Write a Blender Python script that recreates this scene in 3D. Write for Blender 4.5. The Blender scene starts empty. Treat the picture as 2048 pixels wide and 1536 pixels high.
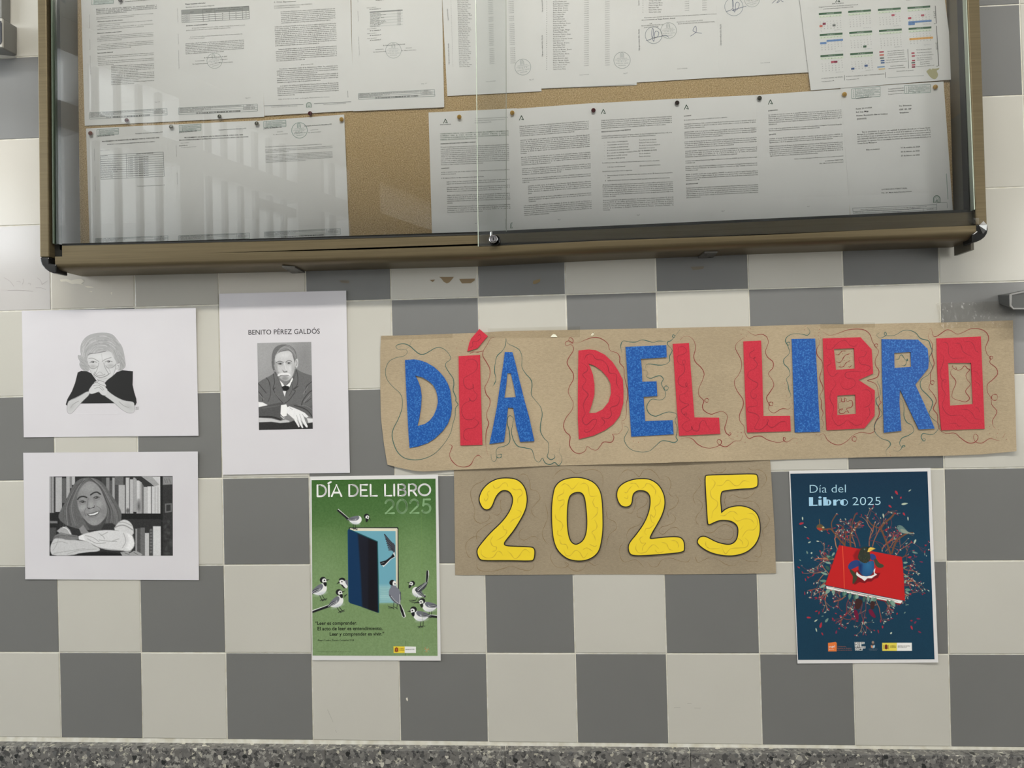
import bpy, bmesh, math, random
import numpy as np
from mathutils import Matrix, Vector
from mathutils.geometry import tessellate_polygon
R0 = random.Random(7)
C = bpy.context.scene.collection
# ---------------------------------------------------------------- camera
FPX = 1540.0
CAM = np.array([1.18562, -1.72368, 0.78004])
RM = np.array([[0.99755566, 0.06645021, -0.02161214], [-0.02241051, 0.01129264, -0.99968507], [-0.06618523, 0.99772584, 0.01275422]])
cd = bpy.data.cameras.new('camera'); cam = bpy.data.objects.new('camera', cd); C.objects.link(cam)
cd.sensor_width = 36; cd.lens = FPX / 2048 * 36; cd.clip_start = 0.02
m = Matrix(((RM[0][0], -RM[1][0], -RM[2][0], CAM[0]), (RM[0][1], -RM[1][1], -RM[2][1], CAM[1]), (RM[0][2], -RM[1][2], -RM[2][2], CAM[2]), (0, 0, 0, 1)))
cam.matrix_world = m
bpy.context.scene.camera = cam
# ---------------------------------------------------------------- world, lights, exposure
W = bpy.data.worlds.new('daylight'); bpy.context.scene.world = W; W.use_nodes = True
bg = W.node_tree.nodes['Background']; bg.inputs[0].default_value = (0.93, 0.97, 1.0, 1); bg.inputs[1].default_value = 6.0
vs = bpy.context.scene.view_settings
vs.view_transform = 'Standard'; vs.look = 'None'; vs.gamma = 1; vs.use_curve_mapping = False; vs.exposure = 0.0

def area(name, loc, target, sx, sy, power, col):
    l = bpy.data.lights.new(name, 'AREA'); l.shape = 'RECTANGLE'; l.size = sx; l.size_y = sy; l.energy = power; l.color = col
    o = bpy.data.objects.new(name, l); C.objects.link(o); o.location = loc
    o.rotation_euler = (Vector(target) - Vector(loc)).to_track_quat('-Z', 'Y').to_euler()
    return o
area('ceiling_tube_light', (1.05, -1.72, 2.62), (1.05, -1.0, 0.0), 2.6, 0.14, 50, (1.0, 0.96, 0.88))
area('window_daylight_left', (-3.2, -2.6, 1.5), (0.8, 0, 0.9), 2.2, 1.6, 34, (0.90, 0.95, 1.0))
area('window_daylight_right', (4.9, -3.3, 1.15), (1.4, 0, 0.8), 1.5, 1.6, 46, (1.0, 0.98, 0.93))

# ---------------------------------------------------------------- geometry helpers
def PX(uv, d=0.0):
    """points of the notice wall (plane Y=-d) that stand behind measured photo pixels -> Nx3"""
    uv = np.asarray(uv, float).reshape(-1, 2)
    r = np.stack([(uv[:, 0] - 1024) / FPX, (uv[:, 1] - 768) / FPX, np.ones(len(uv))], 1) @ RM
    t = (-np.asarray(d, float) - CAM[1]) / r[:, 1]
    return CAM + r * t[:, None]
def P(u, v, d=0.0): return PX([(u, v)], d)[0]

def lin(c):
    c = np.asarray(c, float) / 255.0
    return np.where(c <= 0.04045, c / 12.92, ((c + 0.055) / 1.055) ** 2.4)
EXPO = 0.80
def alb(c, e=None): return np.clip(lin(c) / (e or EXPO), 0.002, 0.92)

def mkmesh(name, verts, faces, cols=None, smooth=False):
    me = bpy.data.meshes.new(name)
    verts = np.asarray(verts, np.float32)
    if isinstance(faces, np.ndarray):
        n, k = faces.shape
        me.vertices.add(len(verts)); me.vertices.foreach_set('co', verts.ravel())
        me.loops.add(n * k); me.loops.foreach_set('vertex_index', faces.astype(np.int32).ravel())
        me.polygons.add(n); me.polygons.foreach_set('loop_start', np.arange(n, dtype=np.int32) * k)
        me.polygons.foreach_set('loop_total', np.full(n, k, np.int32))
        me.update(calc_edges=True)
    else:
        me.from_pydata([tuple(map(float, v)) for v in verts], [], [tuple(f) for f in faces]); me.update()
    if cols is not None:
        a = me.color_attributes.new('Col', 'FLOAT_COLOR', 'POINT')
        cc = np.ones((len(verts), 4), np.float32); cc[:, :3] = cols
        a.data.foreach_set('color', cc.ravel())
    if smooth: me.polygons.foreach_set('use_smooth', [True] * len(me.polygons))
    return me
def link(name, me, mat=None, parent=None):
    o = bpy.data.objects.new(name, me); C.objects.link(o)
    if mat is not None: me.materials.append(mat)
    if parent is not None: o.parent = parent
    return o
def obj(name, verts, faces, mat, parent=None, smooth=False, cols=None):
    return link(name, mkmesh(name, verts, faces, cols, smooth), mat, parent)
def thing(name, label, cat, group=None):
    o = bpy.data.objects.new(name, None); C.objects.link(o); o.empty_display_size = 0.02
    o['label'] = label; o['category'] = cat
    if group: o['group'] = group
    return o
def tag(o, label, cat, group=None):
    o['label'] = label; o['category'] = cat
    if group: o['group'] = group
    return o
def struct(o): o['kind'] = 'structure'; return o
class MB:
    def __init__(s): s.v = []; s.f = []
    def add(s, vs, fs):
        b = len(s.v); s.v += [tuple(map(float, p)) for p in vs]; s.f += [tuple(b + i for i in f) for f in fs]
    def prism(s, poly, front, back):
        """poly: list of (X,Z); front/back: Y"""
        n = len(poly)
        a = [(x, front, z) for x, z in poly]; b = [(x, back, z) for x, z in poly]
        s.add(a + b, [tuple(range(n)), tuple(range(2 * n - 1, n - 1, -1))] + [(i, n + i, n + (i + 1) % n, (i + 1) % n) for i in range(n)])
    def box(s, lo, hi):
        x0, y0, z0 = lo; x1, y1, z1 = hi
        s.add([(x0, y0, z0), (x1, y0, z0), (x1, y1, z0), (x0, y1, z0), (x0, y0, z1), (x1, y0, z1), (x1, y1, z1), (x0, y1, z1)],
              [(0, 3, 2, 1), (4, 5, 6, 7), (0, 1, 5, 4), (1, 2, 6, 5), (2, 3, 7, 6), (3, 0, 4, 7)])
    def cyl(s, c, r0, r1, y0, y1, n=24, cap=True):
        a = [(c[0] + r0 * math.cos(t), y0, c[1] + r0 * math.sin(t)) for t in np.arange(n) * 2 * math.pi / n]
        b = [(c[0] + r1 * math.cos(t), y1, c[1] + r1 * math.sin(t)) for t in np.arange(n) * 2 * math.pi / n]
        f = [(i, n + i, n + (i + 1) % n, (i + 1) % n) for i in range(n)]
        if cap: f += [tuple(range(n)), tuple(range(2 * n - 1, n - 1, -1))]
        s.add(a + b, f)
    def lathe(s, c, prof, n=20):
        """axis along Y through (X,Z)=c, prof: list of (r, y)"""
        vs = []
        for r, y in prof: vs += [(c[0] + r * math.cos(t), y, c[1] + r * math.sin(t)) for t in np.arange(n) * 2 * math.pi / n]
        fs = []
        for k in range(len(prof) - 1): fs += [(k * n + i, (k + 1) * n + i, (k + 1) * n + (i + 1) % n, k * n + (i + 1) % n) for i in range(n)]
        fs.append(tuple(range(n)))
        s.add(vs, fs)
    def build(s, name, mat, parent=None, smooth=False, bevel=0):
        o = obj(name, s.v, s.f, mat, parent, smooth)
        if bevel:
            bm = bmesh.new(); bm.from_mesh(o.data); bmesh.ops.remove_doubles(bm, verts=bm.verts, dist=1e-6)
            bmesh.ops.recalc_face_normals(bm, faces=bm.faces)
            es = [e for e in bm.edges if len(e.link_faces) == 2 and e.calc_face_angle(0) > 0.6]
            bmesh.ops.bevel(bm, geom=es, offset=bevel, segments=2, affect='EDGES', profile=0.5, clamp_overlap=True)
            bm.to_mesh(o.data); bm.free()
        return o
def catmull(pts, k=6, closed=False):
    p = np.asarray(pts, float); n = len(p)
    if n < 3: return p
    out = []
    for i in range(n if closed else n - 1):
        a, b, c, d = (p[(i - 1) % n], p[i % n], p[(i + 1) % n], p[(i + 2) % n]) if closed else (p[max(i - 1, 0)], p[i], p[i + 1], p[min(i + 2, n - 1)])
        for t in np.arange(k) / k:
            out.append(0.5 * ((2 * b) + (-a + c) * t + (2 * a - 5 * b + 4 * c - d) * t * t + (-a + 3 * b - 3 * c + d) * t ** 3))
    if not closed: out.append(p[-1])
    return np.array(out)
def chaikin(pts, it=1):
    p = np.asarray(pts, float)
    for _ in range(it):
        q = np.roll(p, -1, 0); p = np.stack([p * .75 + q * .25, p * .25 + q * .75], 1).reshape(-1, 2)
    return p

# ---------------------------------------------------------------- glyph outlines of the built-in font
_gc = {}
def _curve(ch, off):
    c = bpy.data.curves.new('g', 'FONT'); c.body = ch; c.resolution_u = _res[0]; c.offset = off
    o = bpy.data.objects.new('g', c); C.objects.link(o)
    me = o.to_mesh() if False else bpy.data.meshes.new_from_object(o.evaluated_get(bpy.context.evaluated_depsgraph_get()))
    n = len(me.vertices); v = np.zeros(n * 3); me.vertices.foreach_get('co', v); v = v.reshape(-1, 3)[:, :2]
    me.calc_loop_triangles(); t = np.zeros(len(me.loop_triangles) * 3, np.int32); me.loop_triangles.foreach_get('vertices', t)
    bpy.data.objects.remove(o); bpy.data.curves.remove(c); bpy.data.meshes.remove(me)
    return v, t.reshape(-1, 3)
_res = [1]
_iw = {}
QO = (0.0, .008, .016, .026)
def glyph(ch, off=0.0, res=1):
    off = min(QO, key=lambda q: abs(q - off)) if off >= 0 else -.012
    k = (ch, off, res)
    if k in _gc: return _gc[k]
    _res[0] = res
    if res not in _iw: _iw[res] = _curve('I', 0)[0][:, 0].max()
    if ch == ' ': g = (np.zeros((0, 2)), np.zeros((0, 3), int), _curve('n I', 0)[0][:, 0].max() - _curve('nI', 0)[0][:, 0].max())
    else:
        v, t = _curve(ch, off); g = (v, t, _curve(ch + 'I', 0)[0][:, 0].max() - _iw[res])
    _gc[k] = g; return g
CHS = "ABCDEFGHIJKLMNÑOPQRSTUVWXYZÁÉÍÓÚabcdefghijklmnñopqrstuvwxyzáéíóú0123456789.,:;/()-ºª"
for off_ in QO:
    for ch_ in CHS: glyph(ch_, off_)
# ---------------------------------------------------------------- materials
def mat(name, col=(0.5, 0.5, 0.5), rough=0.5, metal=0.0, spec=0.5, **kw):
    M = bpy.data.materials.new(name); M.use_nodes = True
    b = M.node_tree.nodes['Principled BSDF']
    b.inputs['Base Color'].default_value = (*col, 1); b.inputs['Roughness'].default_value = rough
    b.inputs['Metallic'].default_value = metal; b.inputs['Specular IOR Level'].default_value = spec
    return M
def nodes(M): return M.node_tree.nodes, M.node_tree.links, M.node_tree.nodes['Principled BSDF']
def noisy(M, c1, c2, scale, lo=0.4, hi=0.6, detail=3, bump=0.0, bscale=None, coord='Object'):
    N, L, b = nodes(M)
    tc = N.new('ShaderNodeTexCoord'); nz = N.new('ShaderNodeTexNoise'); nz.inputs['Scale'].default_value = scale; nz.inputs['Detail'].default_value = detail
    rp = N.new('ShaderNodeValToRGB'); rp.color_ramp.elements[0].position = lo; rp.color_ramp.elements[1].position = hi
    rp.color_ramp.elements[0].color = (*c1, 1); rp.color_ramp.elements[1].color = (*c2, 1)
    L.new(tc.outputs[coord], nz.inputs['Vector']); L.new(nz.outputs['Fac'], rp.inputs[0]); L.new(rp.outputs[0], b.inputs['Base Color'])
    if bump:
        n2 = N.new('ShaderNodeTexNoise'); n2.inputs['Scale'].default_value = bscale or scale; n2.inputs['Detail'].default_value = 2
        bp = N.new('ShaderNodeBump'); bp.inputs['Strength'].default_value = bump; bp.inputs['Distance'].default_value = 0.001
        L.new(tc.outputs[coord], n2.inputs['Vector']); L.new(n2.outputs['Fac'], bp.inputs['Height']); L.new(bp.outputs[0], b.inputs['Normal'])
    return rp
def a3(c): return tuple(float(x) for x in c)
def tint(c, k): return a3(np.clip(np.asarray(c) * k, 0, 1))

def tile_mat(name, c, var=0.03):
    M = mat(name, c, 0.16, 0, 0.5)
    noisy(M, tint(c, 1 - var), tint(c, 1 + var), 3.5, 0.3, 0.7, 4, bump=0.06, bscale=30)
    return M
M_white = tile_mat('tile_white', (0.60, 0.585, 0.53))
M_beige = tile_mat('tile_beige', (0.58, 0.55, 0.49))
M_lilac = tile_mat('tile_pale_lilac', (0.56, 0.54, 0.53))
M_dbeige = tile_mat('tile_dull_beige', (0.44, 0.425, 0.38))
M_grey = tile_mat('tile_grey', (0.190, 0.192, 0.187))
M_grey_lit = tile_mat('tile_grey_upper_lit', (0.205, 0.207, 0.205))  # same grey tile, colour raised for the stronger light higher up
M_grout = mat('grout', (0.80, 0.78, 0.69), 0.9); noisy(M_grout, (0.70, 0.67, 0.56), (0.86, 0.85, 0.78), 40, .35, .65)
M_ink = mat('printed_ink', (0, 0, 0), 0.75, 0, 0.25)
N, L, b = nodes(M_ink); at = N.new('ShaderNodeAttribute'); at.attribute_name = 'Col'; L.new(at.outputs['Color'], b.inputs['Base Color'])
M_paper = mat('office_paper', a3((0.80, 0.80, 0.80)), 0.85, 0, 0.2); noisy(M_paper, (0.88, 0.88, 0.875), (0.91, 0.91, 0.905), 9, .3, .7, 3)
M_paper3 = mat('drawing_paper', a3((0.72, 0.70, 0.745)), 0.85, 0, 0.2); noisy(M_paper3, (0.70, 0.68, 0.72), (0.73, 0.715, 0.75), 6, .3, .7, 3, bump=.08, bscale=14)
M_poster = mat('poster_paper', (0.80, 0.79, 0.79), 0.5, 0, 0.35)
def kraft(name, c):
    M = mat(name, c, 0.85, 0, 0.2)
    N, L, b = nodes(M); tc = N.new('ShaderNodeTexCoord')
    n1 = N.new('ShaderNodeTexNoise'); n1.inputs['Scale'].default_value = 900; n1.inputs['Detail'].default_value = 2
    n2 = N.new('ShaderNodeTexNoise'); n2.inputs['Scale'].default_value = 5; n2.inputs['Detail'].default_value = 5
    mp = N.new('ShaderNodeMapping'); mp.inputs['Scale'].default_value = (1, 1, 6)
    n3 = N.new('ShaderNodeTexNoise'); n3.inputs['Scale'].default_value = 160
    L.new(tc.outputs['Object'], n1.inputs['Vector']); L.new(tc.outputs['Object'], n2.inputs['Vector']); L.new(tc.outputs['Object'], mp.inputs[0]); L.new(mp.outputs[0], n3.inputs['Vector'])
    ad = N.new('ShaderNodeMath'); ad.operation = 'ADD'; ad2 = N.new('ShaderNodeMath'); ad2.operation = 'ADD'
    L.new(n1.outputs['Fac'], ad.inputs[0]); L.new(n2.outputs['Fac'], ad.inputs[1]); L.new(ad.outputs[0], ad2.inputs[0]); L.new(n3.outputs['Fac'], ad2.inputs[1])
    rp = N.new('ShaderNodeValToRGB'); rp.color_ramp.elements[0].position = 0.38; rp.color_ramp.elements[1].position = 0.62
    dv = N.new('ShaderNodeMath'); dv.operation = 'DIVIDE'; dv.inputs[1].default_value = 3.0
    rp.color_ramp.elements[0].color = (*tint(c, .84), 1); rp.color_ramp.elements[1].color = (*tint(c, 1.16), 1)
    L.new(ad2.outputs[0], dv.inputs[0]); L.new(dv.outputs[0], rp.inputs[0]); L.new(rp.outputs[0], b.inputs['Base Color'])
    return M
M_kraft = kraft('kraft_paper', (0.455, 0.365, 0.245))
M_kraft2 = kraft('dull_kraft_paper', (0.36, 0.295, 0.205))
def glitter(name, c1, c2):
    M = mat(name, c1, 0.45, 0, 0.5)
    N, L, b = nodes(M); tc = N.new('ShaderNodeTexCoord'); vo = N.new('ShaderNodeTexVoronoi'); vo.inputs['Scale'].default_value = 620
    wn = N.new('ShaderNodeTexNoise'); wn.inputs['Scale'].default_value = 330; wn.inputs['Detail'].default_value = 3
    rp = N.new('ShaderNodeValToRGB'); rp.color_ramp.elements[0].position = 0.48; rp.color_ramp.elements[1].position = 0.80
    rp.color_ramp.elements[0].color = (*c1, 1); rp.color_ramp.elements[1].color = (*c2, 1)
    L.new(tc.outputs['Object'], vo.inputs['Vector']); L.new(tc.outputs['Object'], wn.inputs['Vector'])
    L.new(wn.outputs['Fac'], rp.inputs[0]); L.new(rp.outputs[0], b.inputs['Base Color'])
    nm = N.new('ShaderNodeBump'); nm.inputs['Strength'].default_value = 0.35; nm.inputs['Distance'].default_value = 0.0006
    L.new(vo.outputs['Color'], nm.inputs['Height']); L.new(nm.outputs[0], b.inputs['Normal'])
    return M
M_blue = glitter("blue_glitter_foam", (0.003, 0.085, 0.38), (0.07, 0.29, 0.72))
M_red = mat('red_foam', (0.60, 0.035, 0.062), 0.75, 0, 0.25); noisy(M_red, (0.57, 0.032, 0.057), (0.64, 0.042, 0.07), 500, .35, .65)
M_redline = mat('dark_red_marker', (0.37, 0.016, 0.038), 0.7)
M_yellow = mat('yellow_card', (0.93, 0.70, 0.035), 0.6, 0, 0.3)
M_yline = mat('ochre_marker', (0.72, 0.50, 0.03), 0.7)
M_black = mat('black_marker', (0.012, 0.009, 0.008), 0.6)
M_mred = mat('red_marker', (0.26, 0.03, 0.025), 0.6)
M_mgreen = mat('green_marker', (0.04, 0.125, 0.105), 0.6)
M_mbrown = mat('pale_brown_marker', (0.25, 0.175, 0.085), 0.8)
M_cork = mat('cork', (0.45, 0.32, 0.17), 0.9, 0, 0.15)
N, L, b = nodes(M_cork); tc = N.new('ShaderNodeTexCoord')
n1 = N.new('ShaderNodeTexNoise'); n1.inputs['Scale'].default_value = 420; n1.inputs['Detail'].default_value = 3; n1.inputs['Roughness'].default_value = 0.7
rp = N.new('ShaderNodeValToRGB'); cr = rp.color_ramp; cr.elements[0].position = 0.30; cr.elements[0].color = (0.20, 0.115, 0.045, 1); cr.elements[1].position = 0.74; cr.elements[1].color = (0.86, 0.70, 0.46, 1)
e = cr.elements.new(0.42); e.color = (0.46, 0.325, 0.16, 1); e = cr.elements.new(0.56); e.color = (0.60, 0.44, 0.24, 1)
L.new(tc.outputs['Object'], n1.inputs['Vector']); L.new(n1.outputs['Fac'], rp.inputs[0]); L.new(rp.outputs[0], b.inputs['Base Color'])
M_bronze = mat('bronze_aluminium', (0.14, 0.105, 0.055), 0.42, 0.55, 0.5)
N, L, b = nodes(M_bronze); tc = N.new('ShaderNodeTexCoord'); mp = N.new('ShaderNodeMapping'); mp.inputs['Scale'].default_value = (1, 1, 60)
n1 = N.new('ShaderNodeTexNoise'); n1.inputs['Scale'].default_value = 6; n1.inputs['Detail'].default_value = 5
rp = N.new('ShaderNodeValToRGB'); rp.color_ramp.elements[0].position = .3; rp.color_ramp.elements[1].position = .7
rp.color_ramp.elements[0].color = (0.125, 0.097, 0.052, 1); rp.color_ramp.elements[1].color = (0.16, 0.125, 0.068, 1)
L.new(tc.outputs['Object'], mp.inputs[0]); L.new(mp.outputs[0], n1.inputs[0]); L.new(n1.outputs['Fac'], rp.inputs[0]); L.new(rp.outputs[0], b.inputs['Base Color'])
M_side = mat('dark_bronze_inner', (0.085, 0.075, 0.055), 0.35, 0.3)
M_rubber = mat('black_rubber', (0.010, 0.010, 0.008), 0.55)
M_cap = mat('black_plastic_cap', (0.008, 0.008, 0.008), 0.12)
M_chrome = mat('chrome', (0.75, 0.74, 0.74), 0.15, 1.0)
M_galv = mat('dull_zinc', (0.16, 0.155, 0.14), 0.4, 0.7)
M_hole = mat('dark_hole', (0.002, 0.002, 0.002), 0.9)
M_boxgrey = mat('grey_plastic_side', (0.20, 0.20, 0.19), 0.5)
M_boxlight = mat('light_grey_plastic', (0.46, 0.45, 0.41), 0.4)
M_boxdark = mat('dark_grey_plastic', (0.055, 0.058, 0.055), 0.35)
M_gp = mat('sheet_edge', (0.8, 0.8, 0.8), 0.8)
def glassmat(name, tr, ior=1.5, rough=0.0):
    M = bpy.data.materials.new(name); M.use_nodes = True; N = M.node_tree.nodes; L = M.node_tree.links; N.clear()
    o = N.new('ShaderNodeOutputMaterial'); t = N.new('ShaderNodeBsdfTransparent'); t.inputs[0].default_value = (*tr, 1)
    g = N.new('ShaderNodeBsdfGlossy'); g.inputs['Roughness'].default_value = rough; f = N.new('ShaderNodeFresnel'); f.inputs[0].default_value = ior
    mx = N.new('ShaderNodeMixShader'); L.new(f.outputs[0], mx.inputs[0]); L.new(t.outputs[0], mx.inputs[1]); L.new(g.outputs[0], mx.inputs[2]); L.new(mx.outputs[0], o.inputs[0])
    return M, g
M_glass, _ = glassmat("clear_glass", (0.99, 0.996, 0.993))
M_gedge = mat('green_glass_edge', (0.62, 0.70, 0.58), 0.2)
M_gedged = mat('dark_green_glass_edge', (0.10, 0.13, 0.095), 0.2)
M_tape, g_ = glassmat('clear_tape', (0.965, 0.955, 0.93), 1.7, 0.12)
N = M_tape.node_tree.nodes; L = M_tape.node_tree.links; tc = N.new('ShaderNodeTexCoord'); nz = N.new('ShaderNodeTexNoise'); nz.inputs['Scale'].default_value = 90; nz.inputs['Detail'].default_value = 4
bp = N.new('ShaderNodeBump'); bp.inputs['Strength'].default_value = 0.5; bp.inputs['Distance'].default_value = 0.002
L.new(tc.outputs['Object'], nz.inputs[0]); L.new(nz.outputs[0], bp.inputs['Height']); L.new(bp.outputs[0], g_.inputs['Normal'])
M_glue = mat('yellowed_glue_stain', (0.52, 0.49, 0.27), 0.4)
M_scrap = mat('torn_kraft_scrap', (0.30, 0.22, 0.13), 0.85)
M_flake = mat('pale_flake', (0.85, 0.82, 0.7), 0.6)
M_scuff = mat('glossy_glue_residue', (0.72, 0.68, 0.58), 0.25)

# terrazzo
M_terr = mat('terrazzo', (0.25, 0.25, 0.25), 0.35)
N, L, b = nodes(M_terr); tc = N.new('ShaderNodeTexCoord')
def vor(scale, feat='F1', rnd=1.0):
    v = N.new('ShaderNodeTexVoronoi'); v.inputs['Scale'].default_value = scale; v.feature = feat; v.inputs['Randomness'].default_value = rnd
    mp = N.new('ShaderNodeMapping'); mp.inputs['Rotation'].default_value = (0.3, 0.5, 0.7); nz = N.new('ShaderNodeTexNoise'); nz.inputs['Scale'].default_value = scale * 1.3
    mx = N.new('ShaderNodeMix'); mx.data_type = 'VECTOR'; mx.inputs[0].default_value = 0.012
    L.new(tc.outputs['Object'], nz.inputs[0]); L.new(tc.outputs['Object'], mx.inputs[4]); L.new(nz.outputs['Color'], mx.inputs[5]); L.new(mx.outputs[1], mp.inputs[0]); L.new(mp.outputs[0], v.inputs[0]); return v
v1 = vor(75); v2 = vor(170)
def ramp(src, stops, const=True):
    r = N.new('ShaderNodeValToRGB'); cr = r.color_ramp; cr.interpolation = 'CONSTANT' if const else 'LINEAR'
    cr.elements[0].position, cr.elements[0].color = stops[0][0], (*stops[0][1], 1); cr.elements[1].position, cr.elements[1].color = stops[1][0], (*stops[1][1], 1)
    for p, c in stops[2:]:
        e = cr.elements.new(p); e.color = (*c, 1)
    L.new(src, r.inputs[0]); return r
sp = N.new('ShaderNodeSeparateColor'); L.new(v1.outputs['Color'], sp.inputs[0])
r1 = ramp(sp.outputs[0], [(0, (0.025, 0.027, 0.027)), (0.10, (0.08, 0.08, 0.078)), (0.3, (0.16, 0.155, 0.145)), (0.55, (0.22, 0.215, 0.20)), (0.75, (0.13, 0.13, 0.13)), (0.87, (0.36, 0.35, 0.32)), (0.955, (0.62, 0.60, 0.52))])
sp2 = N.new('ShaderNodeSeparateColor'); L.new(v2.outputs['Color'], sp2.inputs[0])
r2 = ramp(sp2.outputs[1], [(0, (0.07, 0.07, 0.07)), (0.2, (0.18, 0.175, 0.165)), (0.6, (0.145, 0.14, 0.135)), (0.82, (0.34, 0.33, 0.30)), (0.95, (0.5, 0.48, 0.40))])
cmp_ = N.new('ShaderNodeMath'); cmp_.operation = 'GREATER_THAN'; cmp_.inputs[1].default_value = 0.42; L.new(v1.outputs['Distance'], cmp_.inputs[0])
gt = N.new('ShaderNodeMath'); gt.operation = 'GREATER_THAN'; gt.inputs[1].default_value = 0.55; L.new(sp.outputs[2], gt.inputs[0])
mxx = N.new('ShaderNodeMath'); mxx.operation = 'MAXIMUM'; L.new(cmp_.outputs[0], mxx.inputs[0]); L.new(gt.outputs[0], mxx.inputs[1])
mc = N.new('ShaderNodeMix'); mc.data_type = 'RGBA'; L.new(mxx.outputs[0], mc.inputs[0]); L.new(r1.outputs[0], mc.inputs[6]); L.new(r2.outputs[0], mc.inputs[7]); L.new(mc.outputs[2], b.inputs['Base Color'])
M_rwall = mat('room_wall_paint', (0.60, 0.60, 0.585), 0.8)
M_ceil = mat('ceiling_paint', (0.7, 0.7, 0.68), 0.8)
M_floor = mat('floor_terrazzo', (0.15, 0.145, 0.135), 0.5); noisy(M_floor, (0.10, 0.10, 0.095), (0.2, 0.19, 0.18), 60, .4, .6)
M_bars = mat('window_bars_paint', (0.22, 0.22, 0.22), 0.5)
# ================================================================ THE WALL
ROWL = {0: (.0031, -.0018), 1: (.2016, -.0013), 2: (.4021, -.0015), 3: (.6013, -.0016), 4: (.7985, 0), 5: (.9999, -.0006), 6: (1.2005, .0008), 7: (1.404, -.0016), 8: (1.5983, -.0001)}
COLL = {0: (.0047, -.0100), 1: (.2006, -.0029), 2: (.4007, -.0025), 3: (.6014, .0015), 4: (.8021, -.0016), 5: (1.0014, -.0023), 6: (1.1999, -.0034), 7: (1.4003, -.0036), 8: (1.6023, -.0042), 9: (1.8007, 0), 10: (2.0006, .0040), 11: (2.195, -.004)}
def rowl(j): return ROWL.get(j, (.2 * j, 0))
def coll(i): return COLL.get(i, (.2 * i, 0))
def corner(i, j):
    a, b_ = rowl(j); c, d = coll(i)
    x = (c + d * a) / (1 - d * b_); return x, a + b_ * x
wb = MB(); wb.box((-1.7, 0.0012, -0.12), (4.2, 0.12, 2.7)); wall = struct(wb.build('wall_back', M_grout))
over = {(5, -2): M_lilac, (5, -1): M_lilac, (5, 0): M_beige, (5, 1): M_dbeige, (5, 2): M_beige, (6, -1): M_beige, (6, -2): M_beige, (6, 10): M_white, (6, 11): M_white, (7, -1): M_grey_lit, (7, 10): M_grey_lit, (7, 11): M_white,
        (8, -1): M_white, (8, 10): M_grey_lit, (8, 11): M_white, (9, 10): M_white}
rt = random.Random(3)
for j in range(0, 11):
    for i in range(-5, 15):
        if j >= 6 and 1 <= i <= 8 and not (i in (1, 8) and j < 6): continue     # behind the cabinet
        g = 0.0011 + rt.uniform(-.0002, .0003)
        c = [corner(i, j), corner(i + 1, j), corner(i + 1, j + 1), corner(i, j + 1)]
        if j == 0: c[0] = (c[0][0], c[0][1] + .001); c[1] = (c[1][0], c[1][1] + .001)
        sg = [(1, 1), (-1, 1), (-1, -1), (1, -1)]
        jit = [rt.uniform(0, .0004) for _ in range(4)]
        o_ = [(c[k][0] + sg[k][0] * (g + jit[k]), c[k][1] + sg[k][1] * (g + jit[(k + 1) % 4])) for k in range(4)]
        bv = .0011
        inn = [(o_[k][0] + sg[k][0] * bv, o_[k][1] + sg[k][1] * bv) for k in range(4)]
        dz = [rt.uniform(-.00015, .00025) for _ in range(4)]
        vs = [(x, .0014, z) for x, z in o_] + [(x, .0005 - dz[k], z) for k, (x, z) in enumerate(o_)] + [(x, -dz[k], z) for k, (x, z) in enumerate(inn)]
        fs = [(8, 9, 10, 11)] + [(4 + k, 4 + (k + 1) % 4, 8 + (k + 1) % 4, 8 + k) for k in range(4)] + [(k, (k + 1) % 4, 4 + (k + 1) % 4, 4 + k) for k in range(4)]
        M = over.get((j, i)) or (M_grey if (i + j) % 2 == 0 else M_white)
        if M is M_grey and j >= 4: M = M_grey_lit  # upper rows: stronger light put into the grey
        obj('tile', vs, fs, M, wall)
# skirting of terrazzo slabs
zt = -.0018
sk = MB(); sk.box((-1.7, -.020, -.10), (4.2, .0012, zt - .0045)); skirt = struct(sk.build('baseboard_back', M_grout))
xj = P(650, 1512, .027)[0]
for k in range(-5, 8):
    x0 = xj + k * .403 + .0004; x1 = xj + (k + 1) * .403 - .0004
    s_ = MB(); s_.box((x0, -.027, -.10), (x1, .0011, zt - .0035)); s_.build('terrazzo_slab', M_terr, skirt, bevel=.0012)
# room around (seen only as reflections and for its light): floor, ceiling, left window wall
f_ = MB(); f_.box((-3.5, -6.4, -.14), (5.6, .1, -.10)); struct(f_.build('floor', M_floor))
f_ = MB(); f_.box((-4.6, -6.6, 2.7), (5.6, .12, 2.76)); struct(f_.build('ceiling', M_ceil))
f_ = MB(); f_.box((-4.6, -6.6, -.1), (5.6, -6.4, 2.7)); struct(f_.build('wall_opposite', M_rwall))
f_ = MB(); f_.box((5.5, -6.4, -.1), (5.6, .0, 2.7)); struct(f_.build('wall_right', M_rwall))
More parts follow.
